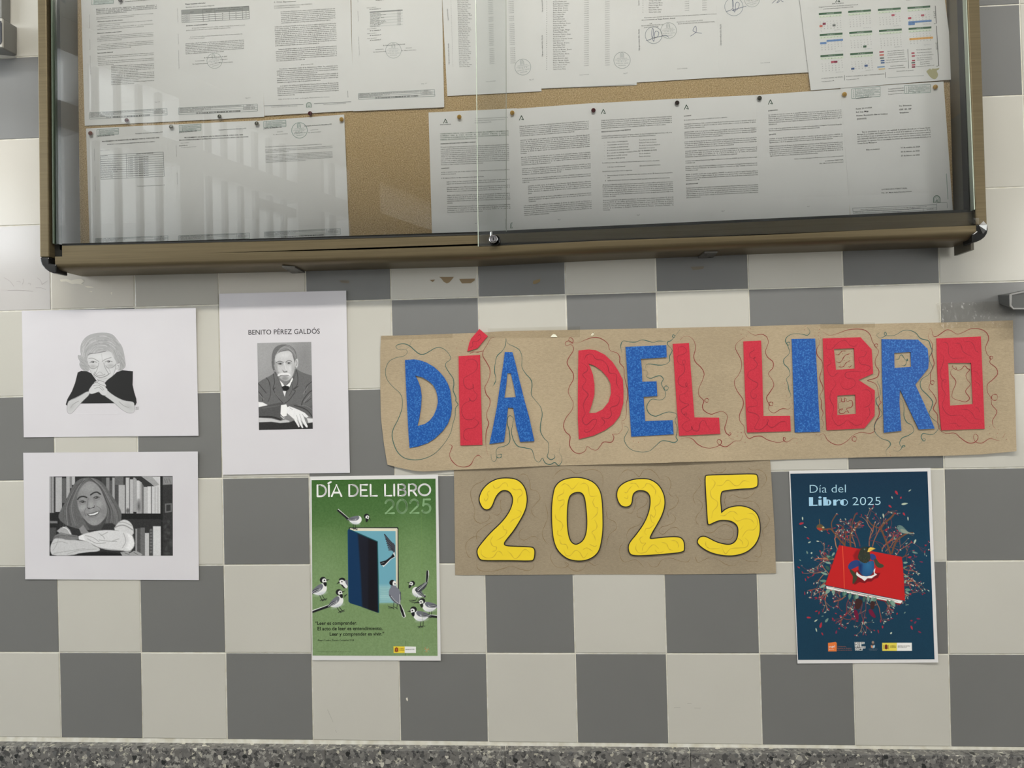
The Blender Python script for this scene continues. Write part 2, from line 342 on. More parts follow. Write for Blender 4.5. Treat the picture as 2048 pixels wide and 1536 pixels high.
# window wall to the left: its layout is read from the mirror image in the cabinet glass
YG = -.088
azm = math.atan((1750 - 1024) / FPX) + math.atan2(RM[0][1], RM[0][0]) * 0 
D = (np.array([(1750 - 1024) / FPX, 0, 1.0]) @ RM); D[2] = 0; D /= np.linalg.norm(D)
nn = np.array([-D[1], D[0], 0]); MD = 3.6
def WV(u, v):
    r = np.array([(u - 1024) / FPX, (v - 768) / FPX, 1.0]) @ RM; t = MD / (r @ nn); q = r * t
    return q @ D, CAM[2] + q[2]               # distance along the window wall, height
def WR(s, z, o=0.0):
    q = CAM + D * s + nn * (MD + o); return (q[0], 2 * YG - q[1], z)
ww = MB()
def wbox(s0, s1, z0, z1, o0, o1, mb):
    a = [WR(s, z, o) for z in (z0, z1) for s, o in ((s0, o0), (s1, o0), (s1, o1), (s0, o1))]
    mb.add(a, [(0, 3, 2, 1), (4, 5, 6, 7), (0, 1, 5, 4), (1, 2, 6, 5), (2, 3, 7, 6), (3, 0, 4, 7)])
zA = np.mean([WV(198, 130)[1], WV(240, 148)[1]])                     # head of the upper panes
zB = np.mean([WV(404, 302)[1], WV(468, 322.8)[1], WV(521, 338.6)[1]])     # foot of the upper panes
zC = np.mean([WV(406.8, 345.5)[1], WV(485.7, 368.7)[1], WV(520, 381)[1]])   # head of the lower panes
zT = WV(560, 415)[1]
S = lambda u, v=390: WV(u, v)[0]
zlow = -.10
wbox(S(120) - 1.5, S(900) + 1.2, zA, 2.70, 0, .12, ww)
wbox(S(176) - 1.4, S(900) + 1.2, zC, zB, 0, .12, ww)
wbox(S(176) - 1.4, S(900) + 1.2, zlow, WV(300, 560)[1], 0, .12, ww)
for a_, b_ in ((361, 407), (596, 642), (700, 760)): wbox(S(a_), S(b_), zlow, zA, 0.001, .119, ww)
wbox(S(160), S(178), zlow, zA, 0.001, .119, ww); wbox(S(40), S(100), zlow, zA, .001, .119, ww)
wl = struct(ww.build('wall_left', M_rwall))
wn = 0
for (a_, b_, bars) in ((178, 361, (204, 248, 291, 330)), (407, 596, (428.6, 460, 491.7, 521, 549.5, 577)), (642, 700, (651.6, 673.6))):
    wn += 1
    wf = MB(); wbox(S(a_), S(a_) + .03, zlow, zA, .03, .07, wf); w_ = struct(wf.build('window_%d' % wn, M_bars))
    for c_ in bars:
        bb = MB(); w = 4.4 if c_ < 400 else 3.5; wbox(S(c_ - w), S(c_ + w), zlow, zA, .03, .06, bb); bb.build('window_bar', M_bars, w_)
    if a_ == 407: bb = MB(); wbox(S(525), S(b_), zT - .03, zT + .03, .02, .07, bb); bb.build('transom', M_bars, w_)

# ================================================================ THE DISPLAY CABINET
cab = thing('display_cabinet', 'long wall-mounted notice cabinet with bronze metal frame, cork back and sliding glass', 'cabinet')
UU = np.array([97, 163, 500, 955, 1195, 1530, 1860, 1951.])
L0 = [487.5, 486.2, 477.8, 463.5, 452.5, 437.3, 422, 418.5]
L1 = [491.5, 490, 482.5, 469.5, 458, 442, 427, 423.5]
L2 = [513.5, 512.3, 504.4, 494, 481.6, 470, 454.3, 451]
L3 = [527, 525.5, 519.5, 506, 491.7, 478, 465, 461]
L4 = [543, 541.5, 533.6, 521, 509, 495, 483.5, 480]
def li(Lx, u): return float(np.interp(u, UU, Lx))
stations = [110, 163, 300, 500, 730, 955, 1195, 1360, 1530, 1700, 1860, 1952]
def sweep(prof, us):
    """prof(u) -> list of (X,Y,Z); one closed section per station"""
    vs = []; fs = []; n = None
    for u in us:
        p = prof(u); n = len(p); vs += p
    for k in range(len(us) - 1):
        for i in range(n): fs.append((k * n + i, (k + 1) * n + i, (k + 1) * n + (i + 1) % n, k * n + (i + 1) % n))
    fs.append(tuple(range(n - 1, -1, -1))); fs.append(tuple(range((len(us) - 1) * n, len(us) * n)))
    return vs, fs
DF = .098; DF1 = .086
def prof_low(u):                                  # lower moulding with its rounded nose
    x = P(u, li(L2, u), DF)[0]; z2 = P(u, li(L2, u), DF)[2]; z3 = P(u, li(L3, u), DF)[2]; z4 = P(u, li(L4, u), DF - .018)[2]
    pts = [(x, -DF, z2), (x, -DF, z3)]
    for a in np.linspace(0, 90, 9)[1:]:
        pts.append((x, -(DF - .024 + .024 * math.cos(math.radians(a))), z3 - (z3 - z4) * math.sin(math.radians(a))))
    pts += [(x, -.002, z4), (x, -.002, z2)]
    return pts
vs_, fs_ = sweep(prof_low, stations); low = obj('bottom_rail', vs_, fs_, M_bronze, cab)
bm = bmesh.new(); bm.from_mesh(low.data)
for f in bm.faces: f.smooth = len(f.verts) == 4
for e in bm.edges: e.smooth = e.calc_face_angle(0) < .5 if len(e.link_faces) == 2 else False
bm.to_mesh(low.data); bm.free()
def prof_face(u):
    uu = u; x, _, z1 = P(uu, li(L1, uu), DF1); z2 = P(uu, li(L2, uu) + 1.0, DF1)[2]
    return [(x, -DF1, z1), (x, -DF1, z2), (x, -.07, z2), (x, -.07, z1)]
vs_, fs_ = sweep(prof_face, [124] + stations[1:-1] + [1944]); obj('glass_channel', vs_, fs_, M_bronze, cab)
def prof_gk(u):
    x, _, z1 = P(u, li(L0, u), DF1 + .001); z2 = P(u, li(L1, u) + .3, DF1 + .001)[2]
    return [(x, -DF1 - .001, z1), (x, -DF1 - .001, z2), (x, -.07, z2), (x, -.07, z1)]
vs_, fs_ = sweep(prof_gk, [124] + stations[1:-1] + [1940]); obj('rubber_gasket', vs_, fs_, M_rubber, cab)
VT = -430
def vstrip(name, ub, ut, wb_, wt, d, back, M, vb=lambda u: li(L4, u) - 4, top=VT, bevel=0.0):
    """upright strip: left/right edges given at v=0 (ut..) and v=470 (ub..)"""
    a = (ub - ut) / 470.; c = (wb_ - wt) / 470.
    q = PX([(ub + a * (vb(ub) - 470), vb(ub)), (wb_ + c * (vb(wb_) - 470), vb(wb_)), (wt + c * top, top), (ut + a * top, top)], d)
    mb_ = MB(); mb_.prism([(p[0], p[2]) for p in q], -d, -back); return mb_.build(name, M, cab, bevel=bevel)
vstrip('left_rail', 79, 74.5, 97.3, 92.5, DF + .002, .002, M_bronze, vb=lambda u: 514, bevel=.002)
vstrip('sliding_track', 97.0, 92.3, 124, 119.5, .080, .060, M_rubber, vb=lambda u: 514)
vstrip('track_fin', 105.2, 101.8, 107, 103.8, .094, .080, M_gedged, vb=lambda u: 487)
vstrip('track_fin', 111.5, 107.5, 112.6, 108.6, .088, .080, M_gedged, vb=lambda u: 487)
vstrip('right_rail', 1954.5, 1935, 1975, 1959.5, DF + .002, .002, M_bronze, vb=lambda u: 450, bevel=.002)
vstrip('sliding_track', 1940, 1925, 1954.5, 1935.5, .082, .060, M_rubber, vb=lambda u: 452)
vstrip('track_fin', 1950.8, 1932.8, 1952.2, 1934.2, .097, .082, M_gedge, vb=lambda u: 419)
# inner side walls
for (uf, ufT, ub_, ubT, sgn) in ((124.5, 119.5, 166, 156, 1), (1941, 1927, 1905, 1890, -1)):
    a = P(uf, 470, .080); a2 = P(ufT, 0, .080); a3_ = (a2 - a) / (a2[2] - a[2])
    z0, z1 = P(uf, 500, .08)[2], P(uf, VT, .08)[2]
    x0 = (a + a3_ * (z0 - a[2]))[0]; x1 = (a + a3_ * (z1 - a[2]))[0]
    w = .006 * -sgn
    mb_ = MB(); mb_.add([(x0, -.080, z0), (x0, -.012, z0), (x1, -.012, z1), (x1, -.080, z1), (x0 + w, -.080, z0), (x0 + w, -.012, z0), (x1 + w, -.012, z1), (x1 + w, -.080, z1)],
                        [(0, 1, 2, 3), (7, 6, 5, 4), (0, 3, 7, 4), (1, 5, 6, 2), (0, 4, 5, 1), (3, 2, 6, 7)])
    mb_.build('inner_side_wall', M_side, cab)
# floor inside, top, back
xl = P(124, 470, .08)[0]; xr = P(1941, 470, .08)[0]; zb = P(500, li(L2, 500), .08)[2]; ztop = P(1000, VT, .08)[2]
mb_ = MB(); mb_.box((xl, -.086, zb - .004), (xr, -.003, zb)); mb_.build('inner_shelf', M_side, cab)
mb_ = MB(); mb_.box((xl - .035, -DF, ztop - .02), (xr + .02, -.003, ztop + .03)); mb_.build('top_rail', M_bronze, cab, bevel=.004)
mb_ = MB(); mb_.box((xl + .001, -.0165, zb - .01), (xr - .001, -.003, ztop)); mb_.build('cork_board', M_cork, cab)
# glass panes
def pane(name, u0b, u0t, u1b, u1t, d, vb):
    q = PX([(u0b, vb(u0b)), (u1b, vb(u1b)), (u1t + (u1t - u1b) / 470 * 380, VT + 60), (u0t + (u0t - u0b) / 470 * 380, VT + 60)], d)
    mb_ = MB(); mb_.prism([(p[0], p[2]) for p in q], -d, -d + .004)
    o = mb_.build(name, M_glass, cab); return o, q
pl, ql = pane('glass_pane', 108, 104, 1012.5, 1012, .0895, lambda u: li(L0, u) + 1.5)
pr, qr = pane('glass_pane', 956.5, 951.5, 1951, 1933, .0955, lambda u: li(L2, u) - 1.0)
def edge_strip(q0, q1, d0, d1, w, M, par):
    mb_ = MB(); mb_.add([(q0[0] - w, -d0, q0[2]), (q0[0] + w, -d0, q0[2]), (q1[0] + w, -d0, q1[2]), (q1[0] - w, -d0, q1[2]), (q0[0] - w, -d1, q0[2]), (q0[0] + w, -d1, q0[2]), (q1[0] + w, -d1, q1[2]), (q1[0] - w, -d1, q1[2])],
                        [(0, 1, 2, 3), (7, 6, 5, 4), (0, 4, 5, 1), (1, 5, 6, 2), (2, 6, 7, 3), (3, 7, 4, 0)]); mb_.build('polished_edge', M, par)
edge_strip(qr[0], qr[3], .0956, .0916, .0006, M_gedge, pr)
edge_strip(ql[1], ql[2], .0896, .0856, .0006, mat('grey_green_glass_edge', (.42, .44, .38), .3), pl)
# corner caps of black plastic
def cap(pts, name='corner_cap'):
    q = PX(pts, DF + .001); mb_ = MB(); mb_.prism([(p[0], p[2]) for p in q], -DF - .001, -.060)
    o = mb_.build(name, M_cap, cab, bevel=.0022); o['label'] = 'black plastic rounded corner'; return o
cap([(80, 514.5), (97.5, 514.5), (98.5, 527), (112, 528.5), (113, 547), (106, 546.5), (97, 543), (89, 537), (83, 530), (80.5, 522)])
cap([(1953.5, 449.5), (1975.5, 449), (1976.3, 459), (1974.5, 467), (1970, 474), (1963, 479.5), (1954, 483.5), (1944, 486), (1945, 468), (1953, 462)])
# lock
lk = P(988, 481, .0955); lc = (lk[0], lk[2])
mb_ = MB(); mb_.lathe((lc[0] + .0025, lc[1] - .0012), [(.0115, -.0956), (.0115, -.1035), (.0098, -.1055)], 28); lo = mb_.build('lock', M_cap, cab, smooth=False, bevel=0)
mb_ = MB(); mb_.lathe(lc, [(.0088, -.104), (.0088, -.1125), (.0078, -.1135), (.0066, -.1115)], 28); mb_.build('chrome_ring', M_chrome, lo)
mb_ = MB(); mb_.lathe(lc, [(.0062, -.110), (.0062, -.1128), (.0056, -.1134)], 24); mb_.build('key_plug', mat('lock_plug', (.42, .40, .42), .3, .8), lo)
mb_ = MB(); mb_.box((lc[0] - .0010, -.1138, lc[1] - .0030), (lc[0] + .0010, -.1130, lc[1] + .0030)); mb_.build('keyhole', M_hole, lo)
mb_ = MB(); t_ = P(983, 466.5, .0955); mb_.box((t_[0] - .0022, -.106, lc[1] + .007), (t_[0] + .0028, -.0956, t_[2] + .0015)); mb_.build('latch_tongue', M_chrome, lo, bevel=.0012)
# mounting brackets under the cabinet
for pts in ([(564, 534.5), (590, 535.5), (612, 547), (594, 549.5), (584, 547)], [(1435, 505.5), (1409, 506), (1391, 522), (1405, 523.5), (1424, 517)]):
    ut = np.mean([p[0] for p in pts]); zt_ = P(ut, li(L4, ut), DF - .018)[2] - .0004
    q = []
    for (u, v) in pts:
        r = np.array([(u - 1024) / FPX, (v - 768) / FPX, 1.0]) @ RM; t = (zt_ - .0035 - CAM[2]) / r[2]; p = CAM + r * t; q.append((p[0], min(max(p[1], -.088), -.0005)))
    mb_ = MB(); n = len(q); mb_.add([(x, y, zt_ - .0035) for x, y in q] + [(x, y, zt_) for x, y in q], [tuple(range(n)), tuple(range(2 * n - 1, n - 1, -1))] + [(i, (i + 1) % n, n + (i + 1) % n, n + i) for i in range(n)])
    br = mb_.build('mounting_bracket', M_galv, cab)
    cx = sum(x for x, y in q) / n; cy = sum(y for x, y in q) / n
    for s_ in (-1, 1):
        h = MB(); a = np.arange(12) * math.pi / 6; hx = cx + s_ * .007; hy = cy + s_ * .016
        h.add([(hx + .004 * math.cos(t), hy + .0025 * math.sin(t), zt_ - .0037) for t in a], [tuple(range(12))]); h.build('screw_hole', M_hole, br)
# ================================================================ PRINT: glyphs, ink layers
CAPH = _curve('H', 0)[0][:, 1].max()
def layout(text, off=0.0, res=1, track=0.0):
    vs, ts, x, n = [], [], 0.0, 0
    for ch in text:
        v, t, a = glyph(ch, off, res)
        if len(v): vs.append(v + [x, 0]); ts.append(t + n); n += len(v)
        x += a + track
    if not vs: return np.zeros((0, 2)), np.zeros((0, 3), int), x
    return np.concatenate(vs), np.concatenate(ts), x
class Z:
    """measuring frame: where a close-up of the photograph lay"""
    def __init__(s, ox, oy, k): s.o = np.array([ox, oy]); s.k = k
    def __call__(s, pts): return np.asarray(pts, float).reshape(-1, 2) * s.k + s.o
def eq(k): return Z(0, 0, 1) if k is None else k
DARK = (45, 45, 48); GREY = (100, 102, 104)
class Ink:
    def __init__(s): s.v = []; s.t = []; s.c = []; s.l = []; s.n = 0
    def raw(s, v, t, col, layer=0):
        if len(v) == 0: return
        s.v.append(v); s.t.append(np.asarray(t) + s.n); s.n += len(v)
        c = alb(col) if np.ndim(col) == 1 else col
        s.c.append(np.broadcast_to(c, (len(v), 3))); s.l.append(np.full(len(v), layer))
    def poly(s, F, pts, col, layer=0):
        p = F(pts) if F else np.asarray(pts, float)
        t = tessellate_polygon([[Vector((x, y, 0)) for x, y in p]]); s.raw(p, np.array(t).reshape(-1, 3), col, layer)
    def rect(s, F, x0, y0, x1, y1, h, col, layer=0, lean=0.0):
        """bar whose upper edge runs (x0,y0)-(x1,y1), h downwards"""
        s.poly(F, [(x0, y0), (x1, y1), (x1 + lean * h, y1 + h), (x0 + lean * h, y0 + h)], col, layer)
    def line(s, F, pts, w, col, layer=0, k=0, closed=False, taper=False):
        p = F(pts) if F else np.asarray(pts, float)
        if k: p = catmull(p, k, closed)
        if closed: p = np.vstack([p, p[:1]])
        d = np.gradient(p, axis=0); nrm = np.stack([-d[:, 1], d[:, 0]], 1); nrm /= np.maximum(np.linalg.norm(nrm, axis=1, keepdims=True), 1e-9)
        ww = np.full(len(p), w / 2.0)
        if np.ndim(taper) or taper:
            x = np.linspace(0, 1, len(p)); ww = ww * (np.clip(np.minimum(x, 1 - x) * 8, .35, 1)) * (1 + .35 * np.sin(x * 23 + p[0, 0]))
        v = np.concatenate([p + nrm * ww[:, None], p - nrm * ww[:, None]]); n = len(p); i = np.arange(n - 1)
        s.raw(v, np.concatenate([np.stack([i, i + 1, n + i], 1), np.stack([i + 1, n + i + 1, n + i], 1)]), col, layer)
    def circle(s, F, cx, cy, r, w, col, layer=0, n=28, ry=None):
        a = np.arange(n) * 2 * math.pi / n; s.line(F, np.stack([cx + r * np.cos(a), cy + (ry or r) * np.sin(a)], 1), w, col, layer, closed=True)
    def disc(s, F, cx, cy, r, col, layer=0, n=16, ry=None):
        a = np.arange(n) * 2 * math.pi / n; s.poly(F, np.stack([cx + r * np.cos(a), cy + (ry or r) * np.sin(a)], 1), col, layer)
    def text(s, F, x0, y0, x1, y1, txt, h=None, off=0.0, col=DARK, layer=0, res=1, track=0.0, fit=True, mid=False):
        """one line, baseline (x0,y0)-(x1,y1); h cap height in the same units"""
        v, t, w = layout(txt, off, res, track)
        if not len(v): return
        a, b_ = F([(x0, y0), (x1, y1)]); e = b_ - a; Lp = np.linalg.norm(e); e = e / Lp
        kk = F.k if isinstance(F, Z) else 1
        if h is None: sy = Lp / w; 
        else: sy = h * kk / CAPH
        sx = Lp / w if fit else sy
        up = np.array([e[1], -e[0]])
        s.raw(a + v[:, :1] * sx * e + v[:, 1:] * sy * up, t, col, layer)
    def para(s, F, x0, y0, x1, y1, n, dy, h, frac=1.0, off=0.0, col=DARK, lean=.033, indent=0.0, src=None, cond=.86):
        kk = F.k; sy = h * kk / CAPH; src = src or CORP
        for i in range(n):
            xa, xb, ya, yb = x0 + lean * dy * i, x1 + lean * dy * i, y0 + dy * i, y1 + dy * i
            if i == 0 and indent: ya += (yb - ya) * indent / (xb - xa); xa += indent
            a, b_ = F([(xa, ya), (xb, yb)]); e = b_ - a; Lp = np.linalg.norm(e); e /= Lp; up = np.array([e[1], -e[0]])
            sx = sy * cond; wmax = Lp * (frac if i == n - 1 else 1) / sx
            words = []; tot = 0.0
            while True:
                w = src.peek()
                lw = layout(w, off)[2]
                if words and tot + lw + .27 * len(words) > wmax * 1.01: break
                words.append((w, lw)); tot += lw; src.next()
                if tot > wmax * .97: break
            gap = .30
            if i < n - 1 and len(words) > 1: gap = (wmax - tot) / (len(words) - 1)
            x = 0.0
            for w, lw in words:
                v, t, _ = layout(w, off); s.raw(a + (x + v[:, :1]) * sx * e + v[:, 1:] * sy * up, t, col); x += lw + gap
    def build(s, name, parent, dfn, mat_=None, base=.00025):
        p = np.concatenate(s.v); l = np.concatenate(s.l); d = (dfn(p) if callable(dfn) else np.full(len(p), dfn)) + base + l * .00006
        return obj(name, PX(p, d), np.concatenate(s.t), mat_ or M_ink, parent, cols=np.concatenate(s.c))
class Corp:
    def __init__(s, t): s.w = t.split(); s.i = 0
    def peek(s): return s.w[s.i % len(s.w)]
    def next(s): s.i += 1
CORP = Corp("""De conformidad con lo establecido en la Disposición Adicional Quinta de la Ley Orgánica de Educación, en el Decreto 301/2009, de 14 de julio, por el que se regula el calendario y la jornada escolar en los centros docentes de Andalucía, a excepción de los universitarios, la Delegación Territorial de Desarrollo Educativo y Formación Profesional y de Universidad, Investigación e Innovación en Cádiz, consultado el Consejo Escolar Provincial, ha resuelto aprobar el calendario escolar para el curso académico 2024/2025, de aplicación en todos los centros docentes públicos y privados de la provincia. El régimen ordinario de clase comenzará en las siguientes fechas: el día 10 de septiembre de 2024, martes, en el segundo ciclo de Educación Infantil, Educación Primaria y Educación Especial. El número de días lectivos para estas enseñanzas será de 178. Durante el mes de septiembre, para facilitar la incorporación del alumnado de Educación Infantil, que asista a clase por primera vez y que presente dificultades de adaptación escolar, la dirección de los centros sostenidos con fondos públicos, previo informe del Consejo Escolar del Centro, podrá establecer un horario flexible que nunca será con carácter general. La finalización del régimen ordinario de clases será el día 23 de junio de 2025 para los cursos conducentes a las pruebas específicas de certificación de las enseñanzas de idiomas de régimen especial. Los Directores y Directoras de los centros adoptarán las medidas necesarias para que esta Resolución sea conocida por todos los sectores de la comunidad educativa. Contra la presente resolución, que no pone fin a la vía administrativa, se podrá interponer recurso de alzada ante la persona titular de la Consejería, en el plazo de un mes a contar desde el día siguiente a su publicación, de conformidad con lo señalado en los artículos 115, 121 y 122 de la Ley 39/2015, de 1 de octubre, del Procedimiento Administrativo Común de las Administraciones Públicas.""")
CAPS = Corp("RESOLUCIÓN DE LA DELEGACIÓN TERRITORIAL DE DESARROLLO EDUCATIVO Y FORMACIÓN PROFESIONAL Y DE UNIVERSIDAD, INVESTIGACIÓN E INNOVACIÓN EN CÁDIZ, POR LA QUE SE APRUEBA EL CALENDARIO Y LA JORNADA ESCOLAR DE LOS CENTROS DOCENTES, A EXCEPCIÓN DE LOS UNIVERSITARIOS, PARA EL CURSO ACADÉMICO 2024/2025. PROCEDIMIENTO DE ADMISIÓN DE ALUMNADO PARA EL CURSO ESCOLAR EN LOS CENTROS PÚBLICOS Y PRIVADOS CONCERTADOS QUE IMPARTEN EL SEGUNDO CICLO DE EDUCACIÓN INFANTIL, EDUCACIÓN PRIMARIA, EDUCACIÓN ESPECIAL")
rn = random.Random(11)
AP = 'García López Pérez Sánchez Romero Ruiz Díaz Moreno Vega Torres Ramos Gil Castro Ortega Rubio Molina Núñez Serrano Blanco Medina'.split()
NO = 'Ana Luis Carmen José Marta Pablo Lucía Juan Sara Hugo Irene Mario Elena Raúl Julia'.split()
def person(): return '%s %s, %s' % (rn.choice(AP), rn.choice(AP), rn.choice(NO))

def sheet(name, label, cat, px, d, M, group=None, thick=.00018, dfn=None, nu=1, nv=1, sub='paper_sheet', empty=True):
    """paper whose corners (TL,TR,BR,BL) were measured; stands at depth d off the wall"""
    q = np.asarray(px, float); root = thing(name, label, cat, group)
    U, V = np.meshgrid(np.linspace(0, 1, nu + 1), np.linspace(0, 1, nv + 1))
    U, V = U.ravel()[:, None], V.ravel()[:, None]
    p = (q[0] * (1 - U) + q[1] * U) * (1 - V) + (q[3] * (1 - U) + q[2] * U) * V
    dd = dfn(p) if dfn else np.full(len(p), d)
    a = PX(p, dd); bck = a.copy(); bck[:, 1] += thick
    n = len(p); f = []
    for j in range(nv):
        for i in range(nu):
            k = j * (nu + 1) + i; f += [(k, k + 1, k + nu + 2, k + nu + 1), (n + k, n + k + nu + 1, n + k + nu + 2, n + k + 1)]
    rim = [i for i in range(nu)] + [nu + j * (nu + 1) for j in range(nv)] + [n - 1 - i for i in range(nu)] + [(nv - j) * (nu + 1) for j in range(nv)]
    f += [(rim[i], n + rim[i], n + rim[(i + 1) % len(rim)], rim[(i + 1) % len(rim)]) for i in range(len(rim))]
    o = obj(sub, np.vstack([a, bck]), f, M, root, smooth=False)
    return root, (dfn or (lambda pts: np.full(len(pts), d)))
# ================================================================ NOTICES IN THE CABINET
K = .0927734; K2 = .0878906; K3 = .1028404
F1 = Z(160, 0, K); F2 = Z(160, 130, K); F3 = Z(340, 0, K); F4 = Z(340, 100, K); F5 = Z(520, 0, K); F6 = Z(520, 120, K); F7 = Z(700, 0, .0976563); F8 = Z(160, 230, K)
F9 = Z(340, 230, K); F10 = Z(515, 225, K); FS = Z(160, 350, .2685547); F12 = Z(850, 215, K2); F13 = Z(850, 340, K2); F14 = Z(1015, 210, K2); F15 = Z(1015, 330, K2)
F16 = Z(1190, 190, K2); F17 = Z(1190, 315, K2); F18 = Z(1350, 190, K2); F19 = Z(1350, 310, K2); F20 = Z(1520, 170, K); F21 = Z(1690, 160, K3); F22 = Z(1690, 290, K3)
F23 = Z(1610, 0, .1416016); F24 = Z(890, 0, .1953125); FA = Z(500, 0, .2539063); FB = Z(1000, 0, .2539063); FC = Z(1500, 0, .2675781)
B_ = .026; BG = (25, 25, 27); GRN = (40, 72, 52); STL = (150, 158, 158); STG = (140, 160, 156)
TX = (48, 48, 51)
def quadgrid(k, F, tl, tr, br, bl, rows, cols, w=.7, col=STL, layer=0):
    tl, tr, br, bl = map(np.array, (tl, tr, br, bl))
    for r in rows: k.line(F, [tl + (bl - tl) * r, tr + (br - tr) * r], w, col, layer)
    for c in cols: k.line(F, [tl + (tr - tl) * c, bl + (br - bl) * c], w, col, layer)
def footer(k, F, tl, tr, br, bl, bar=None):
    tl, tr, br, bl = map(lambda p: np.array(p, float), (tl, tr, br, bl))
    at = lambda u, v: (tl * (1 - u) + tr * u) * (1 - v) + (bl * (1 - u) + br * u) * v
    quadgrid(k, F, tl, tr, br, bl, (0, 1), (0, 1), .8)
    for v in (.25, .5, .75): k.line(F, [at(0, v), at(1, v)], .6, STL)
    k.line(F, [at(.82, 0), at(.82, .75)], .6, STL)
    hh = np.linalg.norm(bl - tl)
    for (u0, u1, v, t) in ((.01, .44, .2, 'VERIFICACIÓN   Tk8cVbP2xQm6LdRz9YwN4sHf'), (.45, .8, .17, 'https://www.juntadeandalucia.es/educacion/verificacion'), (.86, .95, .19, 'PÁGINA 1/1'), (.01, .41, .45, 'FIRMADO POR, CARGO, FECHA Y HORA  Coord. 1/2'),
                           (.83, .97, .46, '06/03/2025 12:40:12'), (.83, .97, .70, '06/03/2025 12:48:31'), (.01, .3, .71, 'DIRECCIÓN, CARGO. Coord. 2/2')):
        a, b = at(u0, v), at(u1, v); k.text(F, a[0], a[1], b[0], b[1], t, hh * .15, 0, TX)
    if bar:
        (x0, y0, x1, y1, h) = bar; x = 0; r_ = random.Random(5); L_ = x1 - x0
        while x < 1:
            w = r_.choice((.003, .003, .006, .009)); xa = x0 + x * L_; ya = y0 + (y1 - y0) * x
            k.rect(F, xa, ya, xa + w * L_, ya, h, (52, 52, 54)); x += w + r_.choice((.003, .004, .006, .012))
def stampbox(k, F, tl, tr, br, bl):
    quadgrid(k, F, tl, tr, br, bl, (0, 1), (0, .14, 1), .8, (120, 145, 138))
    tl, tr, br, bl = map(lambda p: np.array(p, float), (tl, tr, br, bl)); at = lambda u, v: (tl * (1 - u) + tr * u) * (1 - v) + (bl * (1 - u) + br * u) * v
    for v in (.3, .58, .82): k.line(F, [at(.14, v), at(1, v)], .6, (130, 152, 146))
    hh = np.linalg.norm(bl - tl)
    for v, u0, u1, t in ((.24, .18, .85, 'C.E.I.P. Virgen del Carmen'), (.52, .18, .97, 'REGISTRO DE ENTRADA Y SALIDA'), (.78, .16, .8, 'Fecha: 17/03/2025'), (.97, .3, .6, 'núm. 128')):
        a, b = at(u0, v), at(u1, v); k.text(F, a[0], a[1], b[0], b[1], t, hh * .14, 0, (95, 120, 112))
    a, b = at(.09, .9), at(.09, .15); k.text(F, a[0], a[1], b[0], b[1], 'ENTRADA', hh * .09, 0, (95, 120, 112))
def arch(k, F, cx, cy, s, col=(105, 130, 118)):
    a = np.linspace(math.pi, 0, 13)
    o = [(cx - s * .5, cy + s * .55)] + [(cx + s * .5 * math.cos(t), cy - s * .05 - s * .5 * math.sin(t)) for t in a] + [(cx + s * .5, cy + s * .55)]
    i = [(cx + s * .5, cy + s * .55)] 
    k.line(F, o, s * F.k * .13, col); k.line(F, [(cx - s * .32, cy + s * .55)] + [(cx + s * .3 * math.cos(t), cy - s * .05 - s * .3 * math.sin(t)) for t in a] + [(cx + s * .32, cy + s * .55)], s * F.k * .05, col)
    k.line(F, [(cx - s * .2, cy + s * .5), (cx, cy - s * .18), (cx + s * .2, cy + s * .5)], s * F.k * .09, col); k.disc(F, cx, cy + s * .28, s * .1, col); k.line(F, [(cx - s * .5, cy + s * .53), (cx + s * .5, cy + s * .5)], s * F.k * .05, col)
def stamp(k, F, cx, cy, r, col=(150, 158, 156), rot=-.12, w=.75):
    k.circle(F, cx, cy, r, w, col)
    c, s = math.cos(rot), math.sin(rot); T = lambda x, y: (cx + r * (x * c - y * s), cy + r * (x * s + y * c))
    k.line(F, [T(-.2, -.32), T(-.2, -.68), T(-.13, -.85), T(0, -.92), T(.13, -.85), T(.2, -.68), T(.2, -.32)], w, col); k.line(F, [T(-.09, -.34), T(-.09, -.66), T(0, -.76), T(.09, -.66), T(.09, -.34)], w * .8, col)
    for (x0, x1, y, t) in ((-.62, .62, -.18, 'JUNTA DE ANDALUCÍA'), (-.85, .85, .0, 'Consejería de Educación'), (-.6, .7, .17, 'C.E.I.P.'), (-.8, .8, .42, 'VIRGEN DEL CARMEN'), (-.5, .45, .68, 'GRAZALEMA')):
        a, b = T(x0, y), T(x1, y); k.text(F, a[0], a[1], b[0], b[1], t, r * .11, 0, col)
def logoA(k, F, cx, cy, s):
    """tall green A whose crossbar turns inwards"""
    k.poly(F, [(cx - s * .50, cy + s * .5), (cx - s * .36, cy + s * .5), (cx + s * .02, cy - s * .33), (cx - .02 * s, cy - s * .5), (cx - s * .10, cy - s * .42)], GRN)
    k.poly(F, [(cx - s * .04, cy - s * .5), (cx + s * .06, cy - s * .48), (cx + s * .5, cy + s * .42), (cx + s * .36, cy + s * .42), (cx - s * .02, cy - s * .33)], GRN)
    k.poly(F, [(cx - s * .03, cy + s * .20), (cx + s * .30, cy + s * .30), (cx + s * .36, cy + s * .44), (cx - s * .05, cy + s * .33)], GRN)
def dashes(k, F, *segs):
    for a, b, c, d in segs: k.text(F, c, d, a, b, 'Código seguro de verificación  Ref.Doc.: MatCenPub', 13, 0, (100, 102, 104))
GRP = 'typed notices pinned in the cabinet'
DC = .0185
def notice(px, lev, label, words=None):
    r, dfn = sheet('notice_sheet', label, 'notice', px, DC + lev * .00045, M_paper, GRP); return r, dfn, Ink()
def done(r, dfn, k): k.build('printed_text', r, dfn)['kind'] = 'stuff'
J = 'JUNTA DE ANDALUCÍA'; CDE = 'Consejería de Desarrollo Educativo y F.P.'
